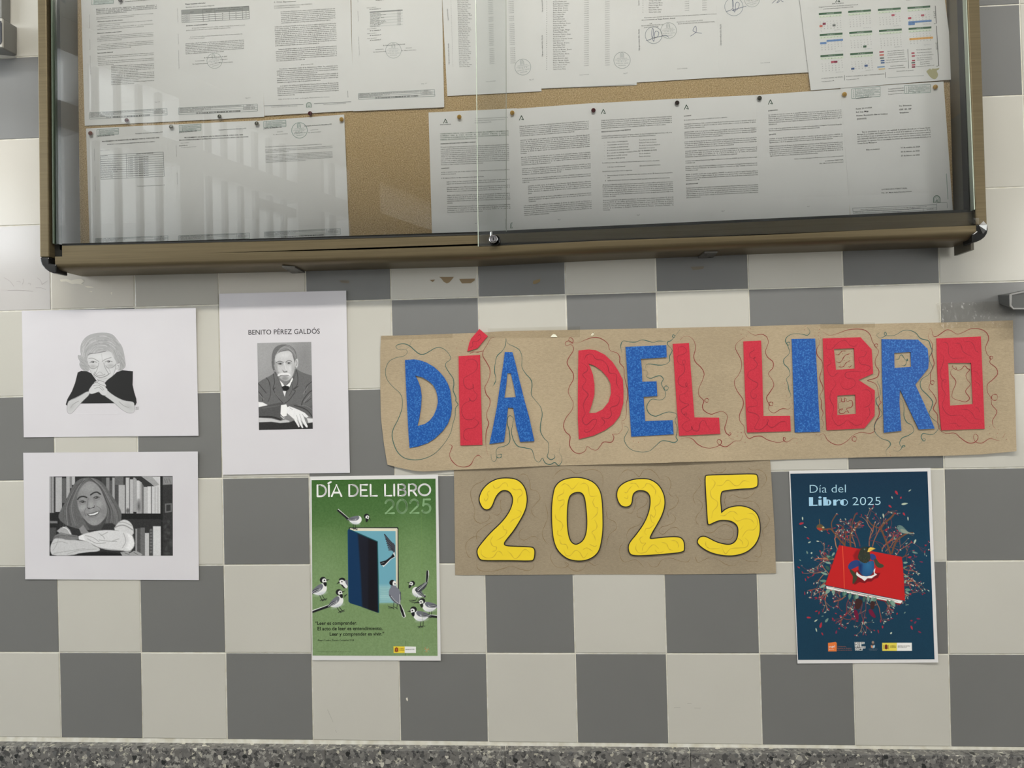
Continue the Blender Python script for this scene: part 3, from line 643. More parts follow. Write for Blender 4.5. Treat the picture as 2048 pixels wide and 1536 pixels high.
# ---- lower row, left
r, dfn, k = notice([(172, 257), (348, 248.4), (357, 501), (180, 509)], 0, 'typed notice with a two-column table of names, leftmost sheet of the lower row'); r['group'] = GRP
stampbox(k, F8, (362, 320), (828, 285), (828, 415), (365, 445)); k.text(F8, 362, 478, 740, 440, J, 26, B_, BG); k.text(F8, 1190, 410, 1790, 375, CDE, 18, B_, BG)
k.text(F8, 475, 585, 1710, 497, 'PROCEDIMIENTO DE ADMISIÓN DEL ALUMNADO PARA EL CURSO 2025 / 2026', 24, B_, BG)
k.text(F8, 585, 645, 1612, 582, 'ALUMNADO CON PLAZA ESCOLAR RESERVADA POR ADSCRIPCIÓN. ANEXO I', 18, B_, BG); k.text(F8, 435, 777, 640, 762, 'Curso: 1º de E.S.O.', 16, 0, TX)
quadgrid(k, F8, (435, 870), (1795, 798), (1818, 1320), (450, 1388), [0] + list(np.linspace(.085, 1, 11)), (0, .41, 1), .7, (125, 128, 128))
k.text(F8, 455, 895, 595, 885, 'SOLICITANTE', 18, B_, BG); k.text(F8, 1205, 850, 1578, 828, 'CENTRO DE PROCEDENCIA', 20, B_, BG)
for i in range(10):
    y = 962 + i * 45; k.text(F8, 452 + i, y, 452 + rn.randint(250, 460), y - 14, person(), 20, 0, TX); k.text(F8, 1030 + i, y - 40, 1475 + i, y - 60, 'Localidad   C.E.I.P.  Antonio Machado', 20, .005, TX)
k.text(FS, 425, 87, 632, 77, 'Total de plazas reservadas por adscripción: 10', 6.5, .012, BG); footer(k, FS, (115, 473), (655, 453), (655, 497), (115, 512)); dashes(k, F8, (312, 730, 320, 990), (325, 1330, 340, 1640)); done(r, dfn, k)
r, dfn, k = notice([(336, 249.5), (514, 241), (523, 493), (345, 502)], 1, 'typed notice with a two-line bold heading and mostly blank, second of the lower row')
stampbox(k, F9, (195, 228), (668, 195), (668, 330), (200, 355)); k.text(F9, 195, 387, 580, 352, J, 26, B_, BG); k.text(F9, 1048, 332, 1650, 294, CDE, 18, B_, BG)
k.text(F9, 310, 502, 1575, 434, 'PROCEDIMIENTO DE ADMISIÓN DEL ALUMNADO PARA EL CURSO 2025 / 2026', 23, B_, BG)
k.text(F9, 198, 554, 1690, 478, 'RELACIÓN BAREMADA DE ALUMNOS Y ALUMNAS POR ORDEN DE PUNTUACIÓN EN EL CENTRO COMO SOLICITANTES', 20, B_, BG)
k.text(F9, 228, 614, 420, 602, 'Curso: 1º de E.S.O.', 15, 0, TX); k.text(F9, 195, 674, 375, 662, 'SOLICITUD: 10', 19, B_, BG); k.text(F9, 245, 707, 570, 687, 'No existen solicitudes en este curso', 15, 0, TX)
footer(k, FS, (735, 452), (1262, 432), (1262, 472), (735, 492), (860, 484, 1262, 470, 7)); dashes(k, F9, (135, 650, 145, 900), (155, 1240, 166, 1500), (1960, 570, 1972, 820), (1985, 1170, 2000, 1450)); done(r, dfn, k)
r, dfn, k = notice([(512.5, 242), (688.3, 229), (699, 484), (521, 494)], 2, 'typed notice with a round green stamp at its top, beside bare cork')
stampbox(k, F10, (132, 195), (612, 165), (615, 300), (135, 325)); k.text(F10, 135, 360, 525, 324, J, 26, B_, BG); stamp(k, F10, 905, 385, 168, (120, 145, 138), -.13, .9)
k.text(F10, 1005, 302, 1605, 260, CDE, 20, B_, BG); k.text(F10, 428, 427, 550, 414, 'El Secretario', 16, 0, TX); k.text(F10, 335, 487, 650, 462, 'Fdo.: Alfonso Serrano Jiménez', 17, 0, TX); k.text(F10, 1140, 387, 1310, 372, 'La Directora', 16, 0, TX); k.text(F10, 1095, 442, 1370, 420, 'Fdo.: Beatriz Pérez García', 17, 0, TX); k.text(F10, 800, 445, 970, 435, 'Sello del centro', 20, .01, BG)
k.para(F10, 168, 752, 1375, 692, 1, 30, 17, 1, .01, TX); k.para(F10, 168, 810, 1612, 730, 3, 31, 17, .4, .01, TX); k.para(F10, 175, 927, 1615, 852, 6, 31, 17, .63, .01, TX)
footer(k, FS, (1372, 425), (1938, 398), (1940, 442), (1375, 462), (1500, 458, 1815, 441, 8)); dashes(k, F10, (1885 - 1800, 620, 1890 - 1800, 880)) if 0 else None; done(r, dfn, k)
# ---- upper row, left
r, dfn, k = notice([(162, -4), (341, -16), (346, 243), (169.5, 251.5)], 0, 'densely typed notice with an indented lower paragraph, top left corner of the cork')
k.poly(F1, [(275, -20), (722, -40), (722, 72), (285, 102)], (205, 216, 212)); stampbox(k, F1, (240, -40), (722, -60), (722, 72), (250, 102)); k.text(F1, 965, 45, 1505, 2, CDE, 20, B_, BG)
k.para(F1, 345, 215, 1655, 122, 4, 34, 22, .5, .016, BG, src=CAPS, cond=1.0); k.para(F1, 350, 387, 1575, 297, 2, 34, 19, .68, 0, TX, indent=0)
k.text(F1, 375, 480, 925, 440, 'Alumnado inscrito en este Centro', 22, B_, BG); k.para(F1, 362, 535, 1560, 448, 2, 38, 20, .42, 0, TX, indent=50); k.para(F1, 370, 615, 1580, 525, 2, 36, 20, .88, 0, TX, indent=55)
k.text(F1, 370, 730, 900, 690, 'Alumnado admitido a este Centro', 22, B_, BG); k.para(F1, 372, 793, 1580, 710, 4, 35, 20, .45, 0, TX, indent=70); k.para(F1, 372, 975, 1585, 885, 4, 35, 20, .66, 0, TX, indent=90)
k.text(F1, 380, 1158, 710, 1132, 'Información General', 22, B_, BG); k.para(F1, 380, 1228, 1590, 1147, 3, 36, 20, .18, 0, TX); k.para(F1, 385, 1338, 1590, 1260, 3, 38, 20, .37, 0, TX)
k.para(F2, 668, 32, 1597, -20, 5, 35, 20, .63, .008, TX); k.para(F2, 670, 215, 1597, 160, 5, 36, 20, .65, .008, TX); k.para(F2, 675, 392, 1597, 342, 2, 38, 20, .55, .008, TX)
k.text(F2, 1620, 810, 1722, 802, 'Pág. 1 / 5', 18, 0, GREY); footer(k, F2, (205, 1028), (1872, 935), (1880, 1075), (210, 1168), (570, 1120, 1508, 1066, 32)); dashes(k, F1, (208, 310, 210, 615), (218, 850, 220, 1080), (222, 1200, 236, 1620)); done(r, dfn, k)
r, dfn, k = notice([(340, -16), (521, -27), (528.5, 233.5), (345.5, 243)], 1, 'typed notice with a grey-headed five-column table, second of the upper row')
k.text(F3, 330, 102, 765, 74, 'Plazas vacantes ofertadas', 24, B_, BG); k.text(F3, 342, 167, 955, 127, 'Enseñanza: Educación Secundaria Obligatoria', 20, .008, TX)
k.poly(F3, [(248, 218), (1700, 130), (1702, 232), (250, 312)], (150, 152, 150)); quadgrid(k, F3, (248, 218), (1700, 130), (1712, 405), (258, 485), (0, .35, .515, .675, .84, 1), (0, .315, .494, .708, .902, 1), .7, (115, 118, 116), 1)
for x, y, w, t in ((430, 270, 85, 'CURSO'), (722, 215, 225, 'Puestos escolares'), (768, 250, 135, 'del centro'), (1030, 190, 180, 'Alumnado que'), (990, 238, 280, 'promociona del centro'), (1315, 172, 190, 'Necesidades'), (1290, 212, 260, 'educativas especiales'), (1575, 156, 115, 'Vacantes')): k.text(F3, x, y, x + w, y - w * .055, t, 19, .01, BG, 2)
for i in range(4):
    k.text(F3, 272 + i, 342 + i * 43, 430, 334 + i * 43, '%dº de E.S.O.' % (i + 1), 20, 0, TX)
    for j, x in enumerate((830, 1120, 1410, 1625)): k.text(F3, x, 315 + i * 42 - j * 17, x + 26, 313 + i * 42 - j * 17, str(rn.choice((60, 30, 25, 18, 9, 12, 0))), 18, .01, BG, 1)
k.text(F3, 348, 567, 805, 534, 'Servicios complementarios', 24, B_, BG); k.para(F3, 345, 626, 1620, 547, 2, 40, 21, .74, 0, TX, indent=125); k.para(F3, 435, 808, 1550, 738, 1, 40, 21, 1, 0, TX); k.text(F3, 415, 845, 750, 825, '1º y 2º  servicio de comedor', 20, 0, TX)
k.para(F3, 333, 952, 1595, 872, 7, 36, 21, .66, .008, TX, lean=0); k.text(F3, 735, 1257, 1230, 1224, 'En Grazalema, a 6 de marzo de 2025', 21, .008, TX); stamp(k, F3, 960, 1310, 165, (165, 172, 170), -.25)
for a in ((545, 1324, 740, 1312, 'La Secretaria'), (1090, 1297, 1240, 1283, 'El Director'), (485, 1392, 805, 1374, 'Fdo.: Beatriz Pérez, Jiménez'), (975, 1367, 1355, 1342, 'Fdo.: Alfonso Serrano, Ramón')): k.text(F3, *a[:5], 18, .008, TX)
k.text(F4, 1630, 1047, 1732, 1037, 'Pág. 2 / 2', 20, 0, TX); footer(k, F4, (188, 1248), (1882, 1165), (1888, 1315), (190, 1395), (560, 1348, 1520, 1300, 32)); dashes(k, F3, (165, 180, 175, 490), (180, 725, 187, 960), (188, 1080, 200, 1495)); done(r, dfn, k)
r, dfn, k = notice([(519, -27), (700, -38), (707, 221.5), (529, 231.5)], 2, 'densely typed grey notice with an arch emblem at its foot, upper row')
k.text(F5, 298, 62, 775, 40, '3. Otras disposiciones', 30, .006, (95, 97, 97)); k.text(F5, 300, 147, 1130, 97, 'CONSEJERÍA DE DESARROLLO EDUCATIVO', 24, 0, (95, 97, 97)); k.text(F5, 302, 190, 860, 160, 'Y FORMACIÓN PROFESIONAL', 24, 0, (95, 97, 97))
G2 = (55, 57, 57); k.para(F5, 448, 267, 1620, 192, 7, 40, 24, .9, .006, G2, lean=.04); k.para(F5, 315, 592, 1637, 512, 11, 40.5, 24, .7, .006, G2, lean=.04); k.para(F5, 340, 1080, 1655, 1002, 7, 41, 24, .51, .006, G2, lean=.04, indent=60)
k.text(F6, 885, 114, 1148, 96, 'R E S U E L V E', 20, 0, (95, 97, 97)); k.para(F6, 358, 210, 1675, 132, 4, 41, 24, .66, .006, G2, lean=.04, indent=60); k.para(F6, 362, 372, 1680, 297, 4, 42, 24, .71, .006, G2, lean=.04, indent=60); k.para(F6, 372, 576, 1690, 500, 6, 40.5, 24, .3, .006, G2, lean=.04, indent=60)
k.text(F6, 388, 858, 1500, 803, 'Cádiz, 20 de febrero de 2025.- La Delegada, María Isabel Paredes Serrano', 20, .002, GREY); k.line(F6, [(85, 990), (935, 958)], .8, GREY); k.line(F6, [(1165, 942), (1965, 900)], .8, GREY)
k.text(F6, 245, 1022, 805, 998, 'Depósito Legal: SE-410/1979. ISSN: 2253-802X', 17, 0, GREY); k.text(F6, 1365, 967, 1850, 938, 'https://www.juntadeandalucia.es/eboja', 18, .01, GREY); arch(k, F6, 1055, 970, 100); k.text(F6, 1905, 805, 1898, 660, '00316005', 18, .01, GREY); done(r, dfn, k)
r, dfn, k = notice([(702, -38), (883, -47), (888.4, 214.4), (706, 222.5)], 3, 'typed notice with short name list and large blank margin, left of the narrow cork gap')
k.text(F7, 525, 14, 710, 2, 'ANEXO IV', 24, B_, BG)
for y, t, nn_ in ((170, 'Curso: 1º de E.S.O.', 0), (602, 'Curso: 2º de E.S.O.', 1), (700, 'Curso: 3º de E.S.O.', 1), (800, 'Curso: 4º de E.S.O.', 1)):
    k.text(F7, 337 + y * .02, y, 535 + y * .02, y - 17, t, 16, .008, TX)
for y, n_ in ((202, 10), (640, 5), (737, 4), (837, 5)): k.text(F7, 398 + y * .015, y, 632, y - 19, 'Nº de solicitudes: %d' % n_, 18, B_, BG)
k.poly(F7, [(402, 240), (1078, 195), (1078, 220), (402, 262)], (140, 142, 142)); k.text(F7, 408, 257, 520, 249, 'SOLICITANTE', 15, B_, BG, 1); k.text(F7, 980, 218, 1020, 215, 'CÓD.', 15, B_, BG, 1)
for i in range(10):
    y = 290 + i * 29
    if i % 2: k.poly(F7, [(412, y - 16), (1085, y - 62), (1085, y - 44), (412, y + 4)], (208, 210, 209))
    k.text(F7, 412, y, 412 + rn.randint(190, 370), y - 15, person(), 18, .008, TX, 1); k.text(F7, 965, y - 34, 1042, y - 40, '11006%03d' % rn.randint(100, 999), 16, 0, TX, 1)
stamp(k, F7, 890, 1030, 160, (165, 172, 170), -.02); k.text(F7, 680, 942, 1130, 914, 'En Grazalema, a 22 de abril de 2025', 20, .008, TX, 1)
for a in ((525, 1022, 685, 1010, 'La Directora'), (1145, 994, 1268, 982, 'El Secretario'), (475, 1077, 740, 1057, 'Fdo.: Beatriz Pérez García'), (1050, 1047, 1360, 1027, 'Fdo.: Alfonso Serrano Ramos')): k.text(F7, *a[:5], 17, .008, TX, 1)
k.text(FA, 1350, 664, 1395, 658, 'Pág. 1/1', 7, 0, GREY); footer(k, FA, (853, 738), (1453, 705), (1457, 757), (855, 783), (985, 766, 1325, 748, 11)); dashes(k, F7, (165, -60, 168, 50), (168, 230, 175, 440), (182, 750, 195, 1140)); done(r, dfn, k)
# ---- upper row, right
r, dfn, k = notice([(881, -70), (1075, -80), (1083, 182.5), (894.5, 192)], 0, 'list of names and dates with a round stamp, right of the narrow cork gap')
for i in range(-3, 37):
    y = 14 + i * 18.7; k.text(F24, 128 + i * .5, y, 128 + rn.randint(95, 150), y - 4, person(), 11, .004, (66, 67, 69)); k.text(F24, 57 + i * .6, y, 64 + i * .6, y - .5, str(rn.randint(1, 60)), 8, 0, GREY)
for i in range(-3, 35):
    if i in (8, 12, 25): continue
    y = 12 + i * 19; k.text(F24, 440 + i * .5, y, 492 + i * .5, y - 4, '12/09/2011', 9, .003, (115, 120, 120)); k.text(F24, 648 + i * .6, y - 8, 702 + i * .6, y - 12, '11006184', 9, .003, (115, 118, 120))
stamp(k, F24, 797, 687, 82, (150, 158, 158), -.18); k.text(F24, 420, 840, 520, 832, 'Fecha: 15/10/2024', 8, 0, GREY); k.text(F24, 862, 822, 910, 816, 'Pág. 1/7', 9, 0, GREY); dashes(k, Z(890, 0, .1953125), (30, 90, 38, 210), (40, 445, 47, 660)); done(r, dfn, k)
r, dfn, k = notice([(1068, -83), (1264, -94), (1273.5, 170), (1083.3, 177.3)], -.6, 'second name list behind its twin, lower right corner peeking out'); k.line(F24, [(1100, 0), (1101, 1)], .3, GREY); done(r, dfn, k)
r, dfn, k = notice([(1067, -87), (1260, -97), (1269.5, 168.5), (1083, 177)], 1, 'list of names and dates with three columns and a stamp low on its right')
for i in range(-3, 32):
    y = 24 + i * 22.3; k.text(F24, 1106, y, 1106 + rn.randint(100, 200), y - 5, person(), 12, .004, (66, 67, 69)); k.text(F24, 1035, y, 1046, y - .5, str(i + 9), 8, 0, GREY)
    if i < 31: k.text(F24, 1424, y - 16, 1472, y - 20, '11006184', 9, .003, (110, 112, 114)); k.text(F24, 1638, y - 22, 1688, y - 26, '12/09/2011', 9, .003, (110, 112, 114))
stamp(k, F24, 1813, 617, 84, (140, 148, 148), -.02); k.text(F24, 1378, 772, 1475, 765, 'Fecha: 15/10/2024', 8, 0, GREY); k.text(F24, 1828, 757, 1872, 751, 'Pág. 2/7', 9, 0, GREY); dashes(k, F24, (1000, -50, 1002, 125), (1000, 360, 1003, 580)); done(r, dfn, k)
r, dfn, k = notice([(1259, -98), (1430, -107), (1442, 154.5), (1273, 165)], .2, 'name list ending in two round stamps and two pen signatures')
for i in range(-3, 6):
    y = 10 + i * 18; k.text(FB, 1172, y, 1172 + rn.randint(80, 110), y - 3, person(), 9, .004, (66, 67, 69)); k.text(FB, 1122, y, 1129, y - .4, str(i + 30), 7, 0, GREY)
    if i < 5: k.text(FB, 1455, y + 5, 1490, y + 2, '11006184', 7, 0, (110, 112, 114)); k.text(FB, 1592, y, 1630, y - 3, '12/09/2011', 7, 0, (110, 112, 114))
for a in ((1138, 143, 1710, 112, 'El presente censo electoral de Profesores y Profesoras consta de quince electores, comenzando en el número', 8.5, .003), (1115, 162, 1380, 147, 'uno y terminando en Vargas Romero, Araceli', 8.5, .014), (1178, 189, 1200, 188, 'V.B.', 7, .01), (1115, 207, 1285, 197, 'EL/LA PRESIDENTE/A DE LA', 8, .002), (1135, 221, 1250, 213, 'JUNTA ELECTORAL', 8, .002), (1390, 178, 1595, 163, 'Grazalema a 15 de Octubre de 2024', 8, .003), (1402, 192, 1692, 174, 'EL/LA SECRETARIO/A DE LA JUNTA ELECTORAL', 8, .003), (1398, 546, 1475, 540, 'Fecha: 15/10/2024', 7, 0)):
    k.text(FB, *a[:5], a[5], a[6], TX)
k.circle(FB, 1210, 277, 66, .9, (135, 142, 150)); stamp(k, FB, 1328, 240, 62, (155, 162, 160), -.1)
SG = (95, 105, 130)
k.line(FB, [(1150, 320), (1200, 300), (1208, 240), (1200, 225), (1195, 280), (1212, 325), (1222, 250), (1250, 255), (1240, 290), (1205, 300), (1300, 280), (1330, 295)], .9, SG, k=6); k.line(FB, [(1500, 285), (1545, 250), (1540, 205), (1520, 240), (1545, 255), (1590, 262)], .9, SG, k=6); dashes(k, FB, (1098, -30, 1098, 45), (1100, 230, 1102, 400)); done(r, dfn, k)
r, dfn, k = notice([(1428, -107), (1625, -116), (1636, 143.5), (1439, 155)], 1.2, 'nearly blank sheet with two round stamps cut by the frame, left of the calendar')
k.circle(FB, 1842, 52, 72, .9, (140, 148, 156)); stamp(k, FB, 1985, -5, 60, (160, 166, 164), -.3); k.line(FB, [(1780, 92), (1830, 70), (1838, 20), (1830, 0), (1835, 60), (1850, 95), (1860, 20), (1885, 30), (1868, 75), (1830, 80), (1940, 48)], .9, SG, k=6)
k.line(FC, [(165, 25), (200, -6), (215, -2), (200, 20), (215, 14), (232, -4), (238, 10), (250, 12)], .9, SG, k=6); k.text(FC, 78, 474, 150, 469, 'Fecha: 15/10/2024', 6.5, 0, GREY); k.text(FC, 418, 458, 452, 452, 'Pág. 7/7', 7, 0, GREY); dashes(k, FB, (1743, 190, 1745, 360)); done(r, dfn, k)
# ---- lower row, right
r, dfn, k = notice([(857, 225), (1034, 216.5), (1040, 470), (864.3, 480)], 0, 'typed notice with a green A emblem and bold green heading, right of the bare cork')
logoA(k, F12, 465, 308, 105); k.text(F12, 345, 397, 590, 387, 'Junta de Andalucía', 20, .015, BG)
for a in ((1135, 264, 1885, 228, 'Consejería de Desarrollo Educativo y Formación Profesional'), (1135, 310, 1815, 275, 'Consejería de Universidad, Investigación e Innovación'), (1135, 360, 1510, 335, 'Delegación Territorial en Cádiz')): k.text(F12, *a, 21, .003, (95, 100, 98))
k.para(F12, 345, 614, 1900, 547, 4, 45, 25, .55, .012, (62, 92, 72), src=CAPS, cond=1.0, lean=.02); k.text(F12, 350, 840, 1155, 797, 'CALENDARIO ESCOLAR CURSO ACADÉMICO 2024/2025', 24, B_, BG)
k.para(F12, 355, 917, 1905, 852, 10, 44, 25, .67, .008, TX, lean=.03); k.text(F12, 365, 1400, 555, 1386, 'CALENDARIO', 22, B_, BG); k.para(F12, 368, 1487, 1920, 1420, 2, 45, 24, .21, .008, TX)
k.text(F13, 372, 200, 1345, 157, '2. El régimen ordinario de clase comenzará en las siguientes fechas:', 25, .01, TX); k.para(F13, 490, 282, 1925, 217, 2, 46, 25, .92, .008, TX); k.para(F13, 497, 414, 1930, 352, 3, 43, 25, .85, .008, TX); k.para(F13, 500, 592, 1935, 537, 5, 43, 25, .13, .008, TX); k.para(F13, 507, 847, 1938, 792, 4, 43, 25, .6, .008, TX)
k.text(F13, 1140, 1226, 1187, 1216, 'Pág. 1', 18, 0, TX); k.line(F13, [(1825, 1110), (1830, 1330)], .8, (160, 166, 164)); arch(k, F13, 2008, 1260, 120); done(r, dfn, k)
r, dfn, k = notice([(1018, 218.5), (1193, 205.5), (1200, 462), (1025.5, 471)], 1, 'sheet filled with seven typed paragraphs under a small green A emblem')
logoA(k, F14, 318, 292, 115); k.para(F14, 275, 500, 1845, 377, 6, 43, 26, .82, .008, TX); k.para(F14, 290, 815, 1865, 692, 8, 43, 26, .1, .008, TX); k.para(F14, 310, 1205, 1885, 1085, 5, 43, 26, .5, .008, TX); k.para(F15, 328, 100, 1893, -15, 4, 43, 26, .6, .008, TX)
k.para(F15, 340, 325, 1895, 210, 3, 43, 26, .11, .008, TX); k.para(F15, 467, 490, 1900, 382, 5, 43, 26, .12, .008, TX); k.para(F15, 480, 758, 1905, 645, 3, 43, 26, .09, .008, TX); k.para(F15, 372, 942, 1910, 822, 6, 43, 26, .42, .008, TX); k.text(F15, 1145, 1255, 1208, 1246, 'Pág. 2', 20, 0, TX); done(r, dfn, k)
r, dfn, k = notice([(1179, 207), (1352, 197.5), (1361, 454), (1187.5, 463)], 2, 'typed sheet with a two-column list of holiday dates in its middle')
logoA(k, F16, 190, 376, 115); k.para(F16, 138, 592, 1745, 497, 5, 44, 26, .9, .008, TX); k.text(F16, 145, 854, 815, 803, 'PERÍODOS VACACIONALES Y DÍAS FESTIVOS', 24, B_, BG); k.para(F16, 148, 948, 1750, 862, 2, 44, 26, .83, .008, TX)
for i, (a, b, wa, wb_) in enumerate((('12 de octubre de 2024 (sábado)', 'Fiesta Nacional de España', 465, 388), ('1 de noviembre de 2024 (viernes)', 'Fiesta de Todos los Santos', 490, 395), ('6 de diciembre de 2024 (viernes)', 'Día de la Constitución Española', 480, 475), ('8 de diciembre de 2024 (domingo)', 'Inmaculada Concepción', 508, 358), ('(Por coincidir con domingo se traslada al', 'lunes, día 9 de diciembre de 2024)', 600, 520), ('28 de febrero de 2025 (viernes)', 'Día de Andalucía', 460, 255), ('1 de mayo de 2025 (jueves)', 'Fiesta del trabajo', 405, 262))):
    y = 1088 + i * 62; k.text(F16, 275, y, 275 + wa, y - wa * .06, a, 25, .008, TX); bb = i == 4
    k.text(F16, 1005 - (120 if bb else 0), y - 50 + (4 if bb else 0), 1005 + wb_ - (120 if bb else 0), y - 50 - wb_ * .05, b, 25, .014 if bb else .003, BG if bb else TX); k.disc(F16, 215, y - 8, 4, TX, n=6) if i != 4 else None
k.text(F17, 162, 135, 1470, 78, 'Se establecen como días no lectivos, a nivel provincial, para todos los niveles educativos:', 25, .01, TX); k.text(F17, 285, 230, 690, 210, '2 de mayo de 2025 (viernes)', 25, .008, TX); k.text(F17, 1018, 203, 1488, 175, 'Día de la Comunidad Educativa', 25, .008, TX); k.text(F17, 168, 328, 850, 300, 'Los períodos vacacionales serán los siguientes:', 25, .008, TX)
k.para(F17, 285, 423, 1770, 353, 2, 46, 25, .09, .008, TX); k.para(F17, 288, 538, 1700, 468, 1, 46, 25, 1, .008, TX); k.text(F17, 225, 425, 240, 424, 'I.', 24, .01, BG, fit=False); k.text(F17, 228, 540, 248, 539, 'II.', 24, .01, BG, fit=False)
k.para(F17, 172, 638, 1775, 562, 7, 44, 26, .2, .008, TX, lean=.015); k.para(F17, 180, 988, 1785, 913, 6, 44, 26, .08, .008, TX, lean=.01); k.text(F17, 960, 1322, 1022, 1311, 'Pág. 3', 20, 0, TX); done(r, dfn, k)
r, dfn, k = notice([(1345, 198), (1520, 189.5), (1529, 446), (1353, 455)], 3, 'typed sheet of numbered timetable rules, third from the right end of the lower row')
logoA(k, F18, 260, 276, 115); k.text(F18, 205, 494, 370, 473, 'HORARIOS', 23, B_, BG); k.text(F18, 205, 585, 1190, 513, 'En la elaboración de los horarios se tendrá en cuenta lo siguiente:', 24, .008, TX)
for a in ((F18, 210, 675, 1840, 578, 3, 45, 25, .3), (F18, 215, 855, 1850, 757, 4, 43.5, 25, .53), (F18, 220, 1078, 1855, 978, 4, 43.5, 25, .7), (F18, 230, 1291, 1865, 1193, 4, 43.5, 25, .73), (F19, 237, 150, 1870, 57, 2, 45, 25, .19), (F19, 240, 278, 1875, 193, 3, 43, 25, .18), (F19, 248, 455, 1885, 368, 4, 44, 25, .23), (F19, 257, 765, 1890, 683, 6, 43, 25, .22)): k.para(*a, .008, TX, lean=.02)
k.text(F19, 252, 674, 525, 657, 'MODIFICACIONES', 23, B_, BG); k.text(F19, 1060, 1288, 1127, 1279, 'Pág. 4', 20, 0, TX); done(r, dfn, k)
r, dfn, k = notice([(1512, 190), (1690, 177.5), (1700, 437), (1522, 446)], 4, 'typed sheet whose text ends halfway down above blank paper, second from the right end')
logoA(k, F20, 225, 366, 110); k.text(F20, 177, 570, 385, 548, 'SUPERVISIÓN', 22, B_, BG); k.para(F20, 178, 657, 1755, 547, 6, 41, 24, .13, .008, TX, lean=.04); k.para(F20, 190, 957, 1765, 857, 2, 41, 24, .76, .008, TX, lean=.04); k.text(F20, 195, 1085, 345, 1068, 'DIFUSIÓN', 22, B_, BG)
k.para(F20, 198, 1172, 1780, 1067, 3, 41, 24, .86, .008, TX, lean=.04); k.para(F20, 205, 1338, 1785, 1238, 6, 41, 24, .66, .008, TX, lean=.04); k.text(FC, 330, 1192, 700, 1168, 'Cádiz, a la fecha indicada en la firma electrónica del presente documento', 7, .008, TX); k.text(FC, 560, 1207, 698, 1197, 'LA DELEGADA TERRITORIAL', 7, .008, TX); k.text(FC, 520, 1226, 700, 1213, 'Fdo.: María Isabel Paredes Serrano', 7, .008, TX); k.text(Z(1500, 380, .2675781), 428, 127, 446, 125, 'Pág. 5', 6, 0, TX); done(r, dfn, k)
r, dfn, k = notice([(1681, 176), (1887, 163), (1906, 424), (1701, 434)], 5, 'typed letter with two boxed stamps at its top, right end of the lower row')
stampbox(k, F21, (125, 175), (683, 128), (683, 315), (130, 360)); stampbox(k, F21, (1160, 105), (1662, 90), (1665, 238), (1163, 265)); k.text(F21, 222, 368, 520, 338, 'JUNTA DE ANDALUCÍA', 14, B_, BG)
for a in ((838, 187, 1150, 160, 'Consejería de Desarrollo', .016), (838, 230, 1150, 207, 'Consejería de Universidad', .016), (838, 287, 1150, 264, 'Delegación Territorial en', 0)): k.text(F21, *a[:5], 19, a[5], BG)
for a in ((212, 577, 522, 547, 'Fecha: 25-09-2024'), (215, 640, 460, 617, 'Ref. insp./Mlgp'), (218, 707, 828, 667, 'Asunto: Resolución días no lectivos'), (230, 774, 420, 757, '(2024-2025)'), (1052, 517, 1292, 502, 'Sra. Directora'), (1052, 590, 1295, 572, 'CEIP. IES. SEP'), (1060, 650, 1238, 640, 'Grazalema'), (410, 1370, 672, 1352, 'Días no lectivos'), (1085, 1328, 1455, 1308, '31 de octubre de 2024'), (1088, 1408, 1452, 1388, '26 de febrero de 2025'), (1090, 1487, 1455, 1467, '27 de febrero de 2025')): k.text(F21, *a, 26, .014, BG)
k.para(F21, 236, 1030, 1660, 938, 6, 43.5, 25, .27, .007, DARK, lean=.03, indent=95, src=Corp('Para su conocimiento, le comunico que examinada la propuesta efectuada por el Consejo Escolar Municipal de su localidad, esta Delegación Territorial, en virtud de lo establecido en la Resolución de 27 de mayo de 2024, por la que se aprueba el calendario y la jornada escolar en los centros no universitarios para el curso 2024-2025, RESUELVO autorizar como días no lectivos, para todos los centros y niveles educativos de este municipio, los siguientes:'))
k.text(F22, 710, 877, 1212, 852, 'LA DELEGADA TERRITORIAL', 25, .006, BG); k.text(F22, 712, 944, 1302, 912, 'Fdo.: Dª. María Isabel Paredes Serrano', 25, .01, BG); arch(k, F22, 1785, 1055, 125); k.line(F22, [(1972, 555), (2002, 1058)], 1.3, (150, 165, 158))
quadgrid(k, F22, (150, 1228), (1780, 1160), (1785, 1262), (160, 1330), (0, .62, 1), (0, 1), .8, (140, 143, 145)); k.line(F22, [(1780, 1160), (1780, 1125), (1985, 1118), (1990, 1225)], .8, (140, 143, 145)); k.line(F22, [(345, 1290), (347, 1330)], .8, (140, 143, 145)); k.line(F22, [(1520, 1240), (1521, 1290)], .8, (140, 143, 145))
for a in ((305, 1262, 1590, 1205, 'Puede verificar la integridad de una copia de este documento mediante la lectura del código QR adjunto o mediante el acceso'), (420, 1290, 1455, 1243, 'a la dirección https://ws050.juntadeandalucia.es/verificarFirma indicando el código de VERIFICACIÓN'), (1590, 1262, 1715, 1250, '27/09/2024'), (185, 1318, 320, 1312, 'FIRMADO POR'), (730, 1312, 1115, 1295, 'MARÍA ISABEL PAREDES SERRANO')): k.text(F22, *a, 16, .006, BG)
done(r, dfn, k)
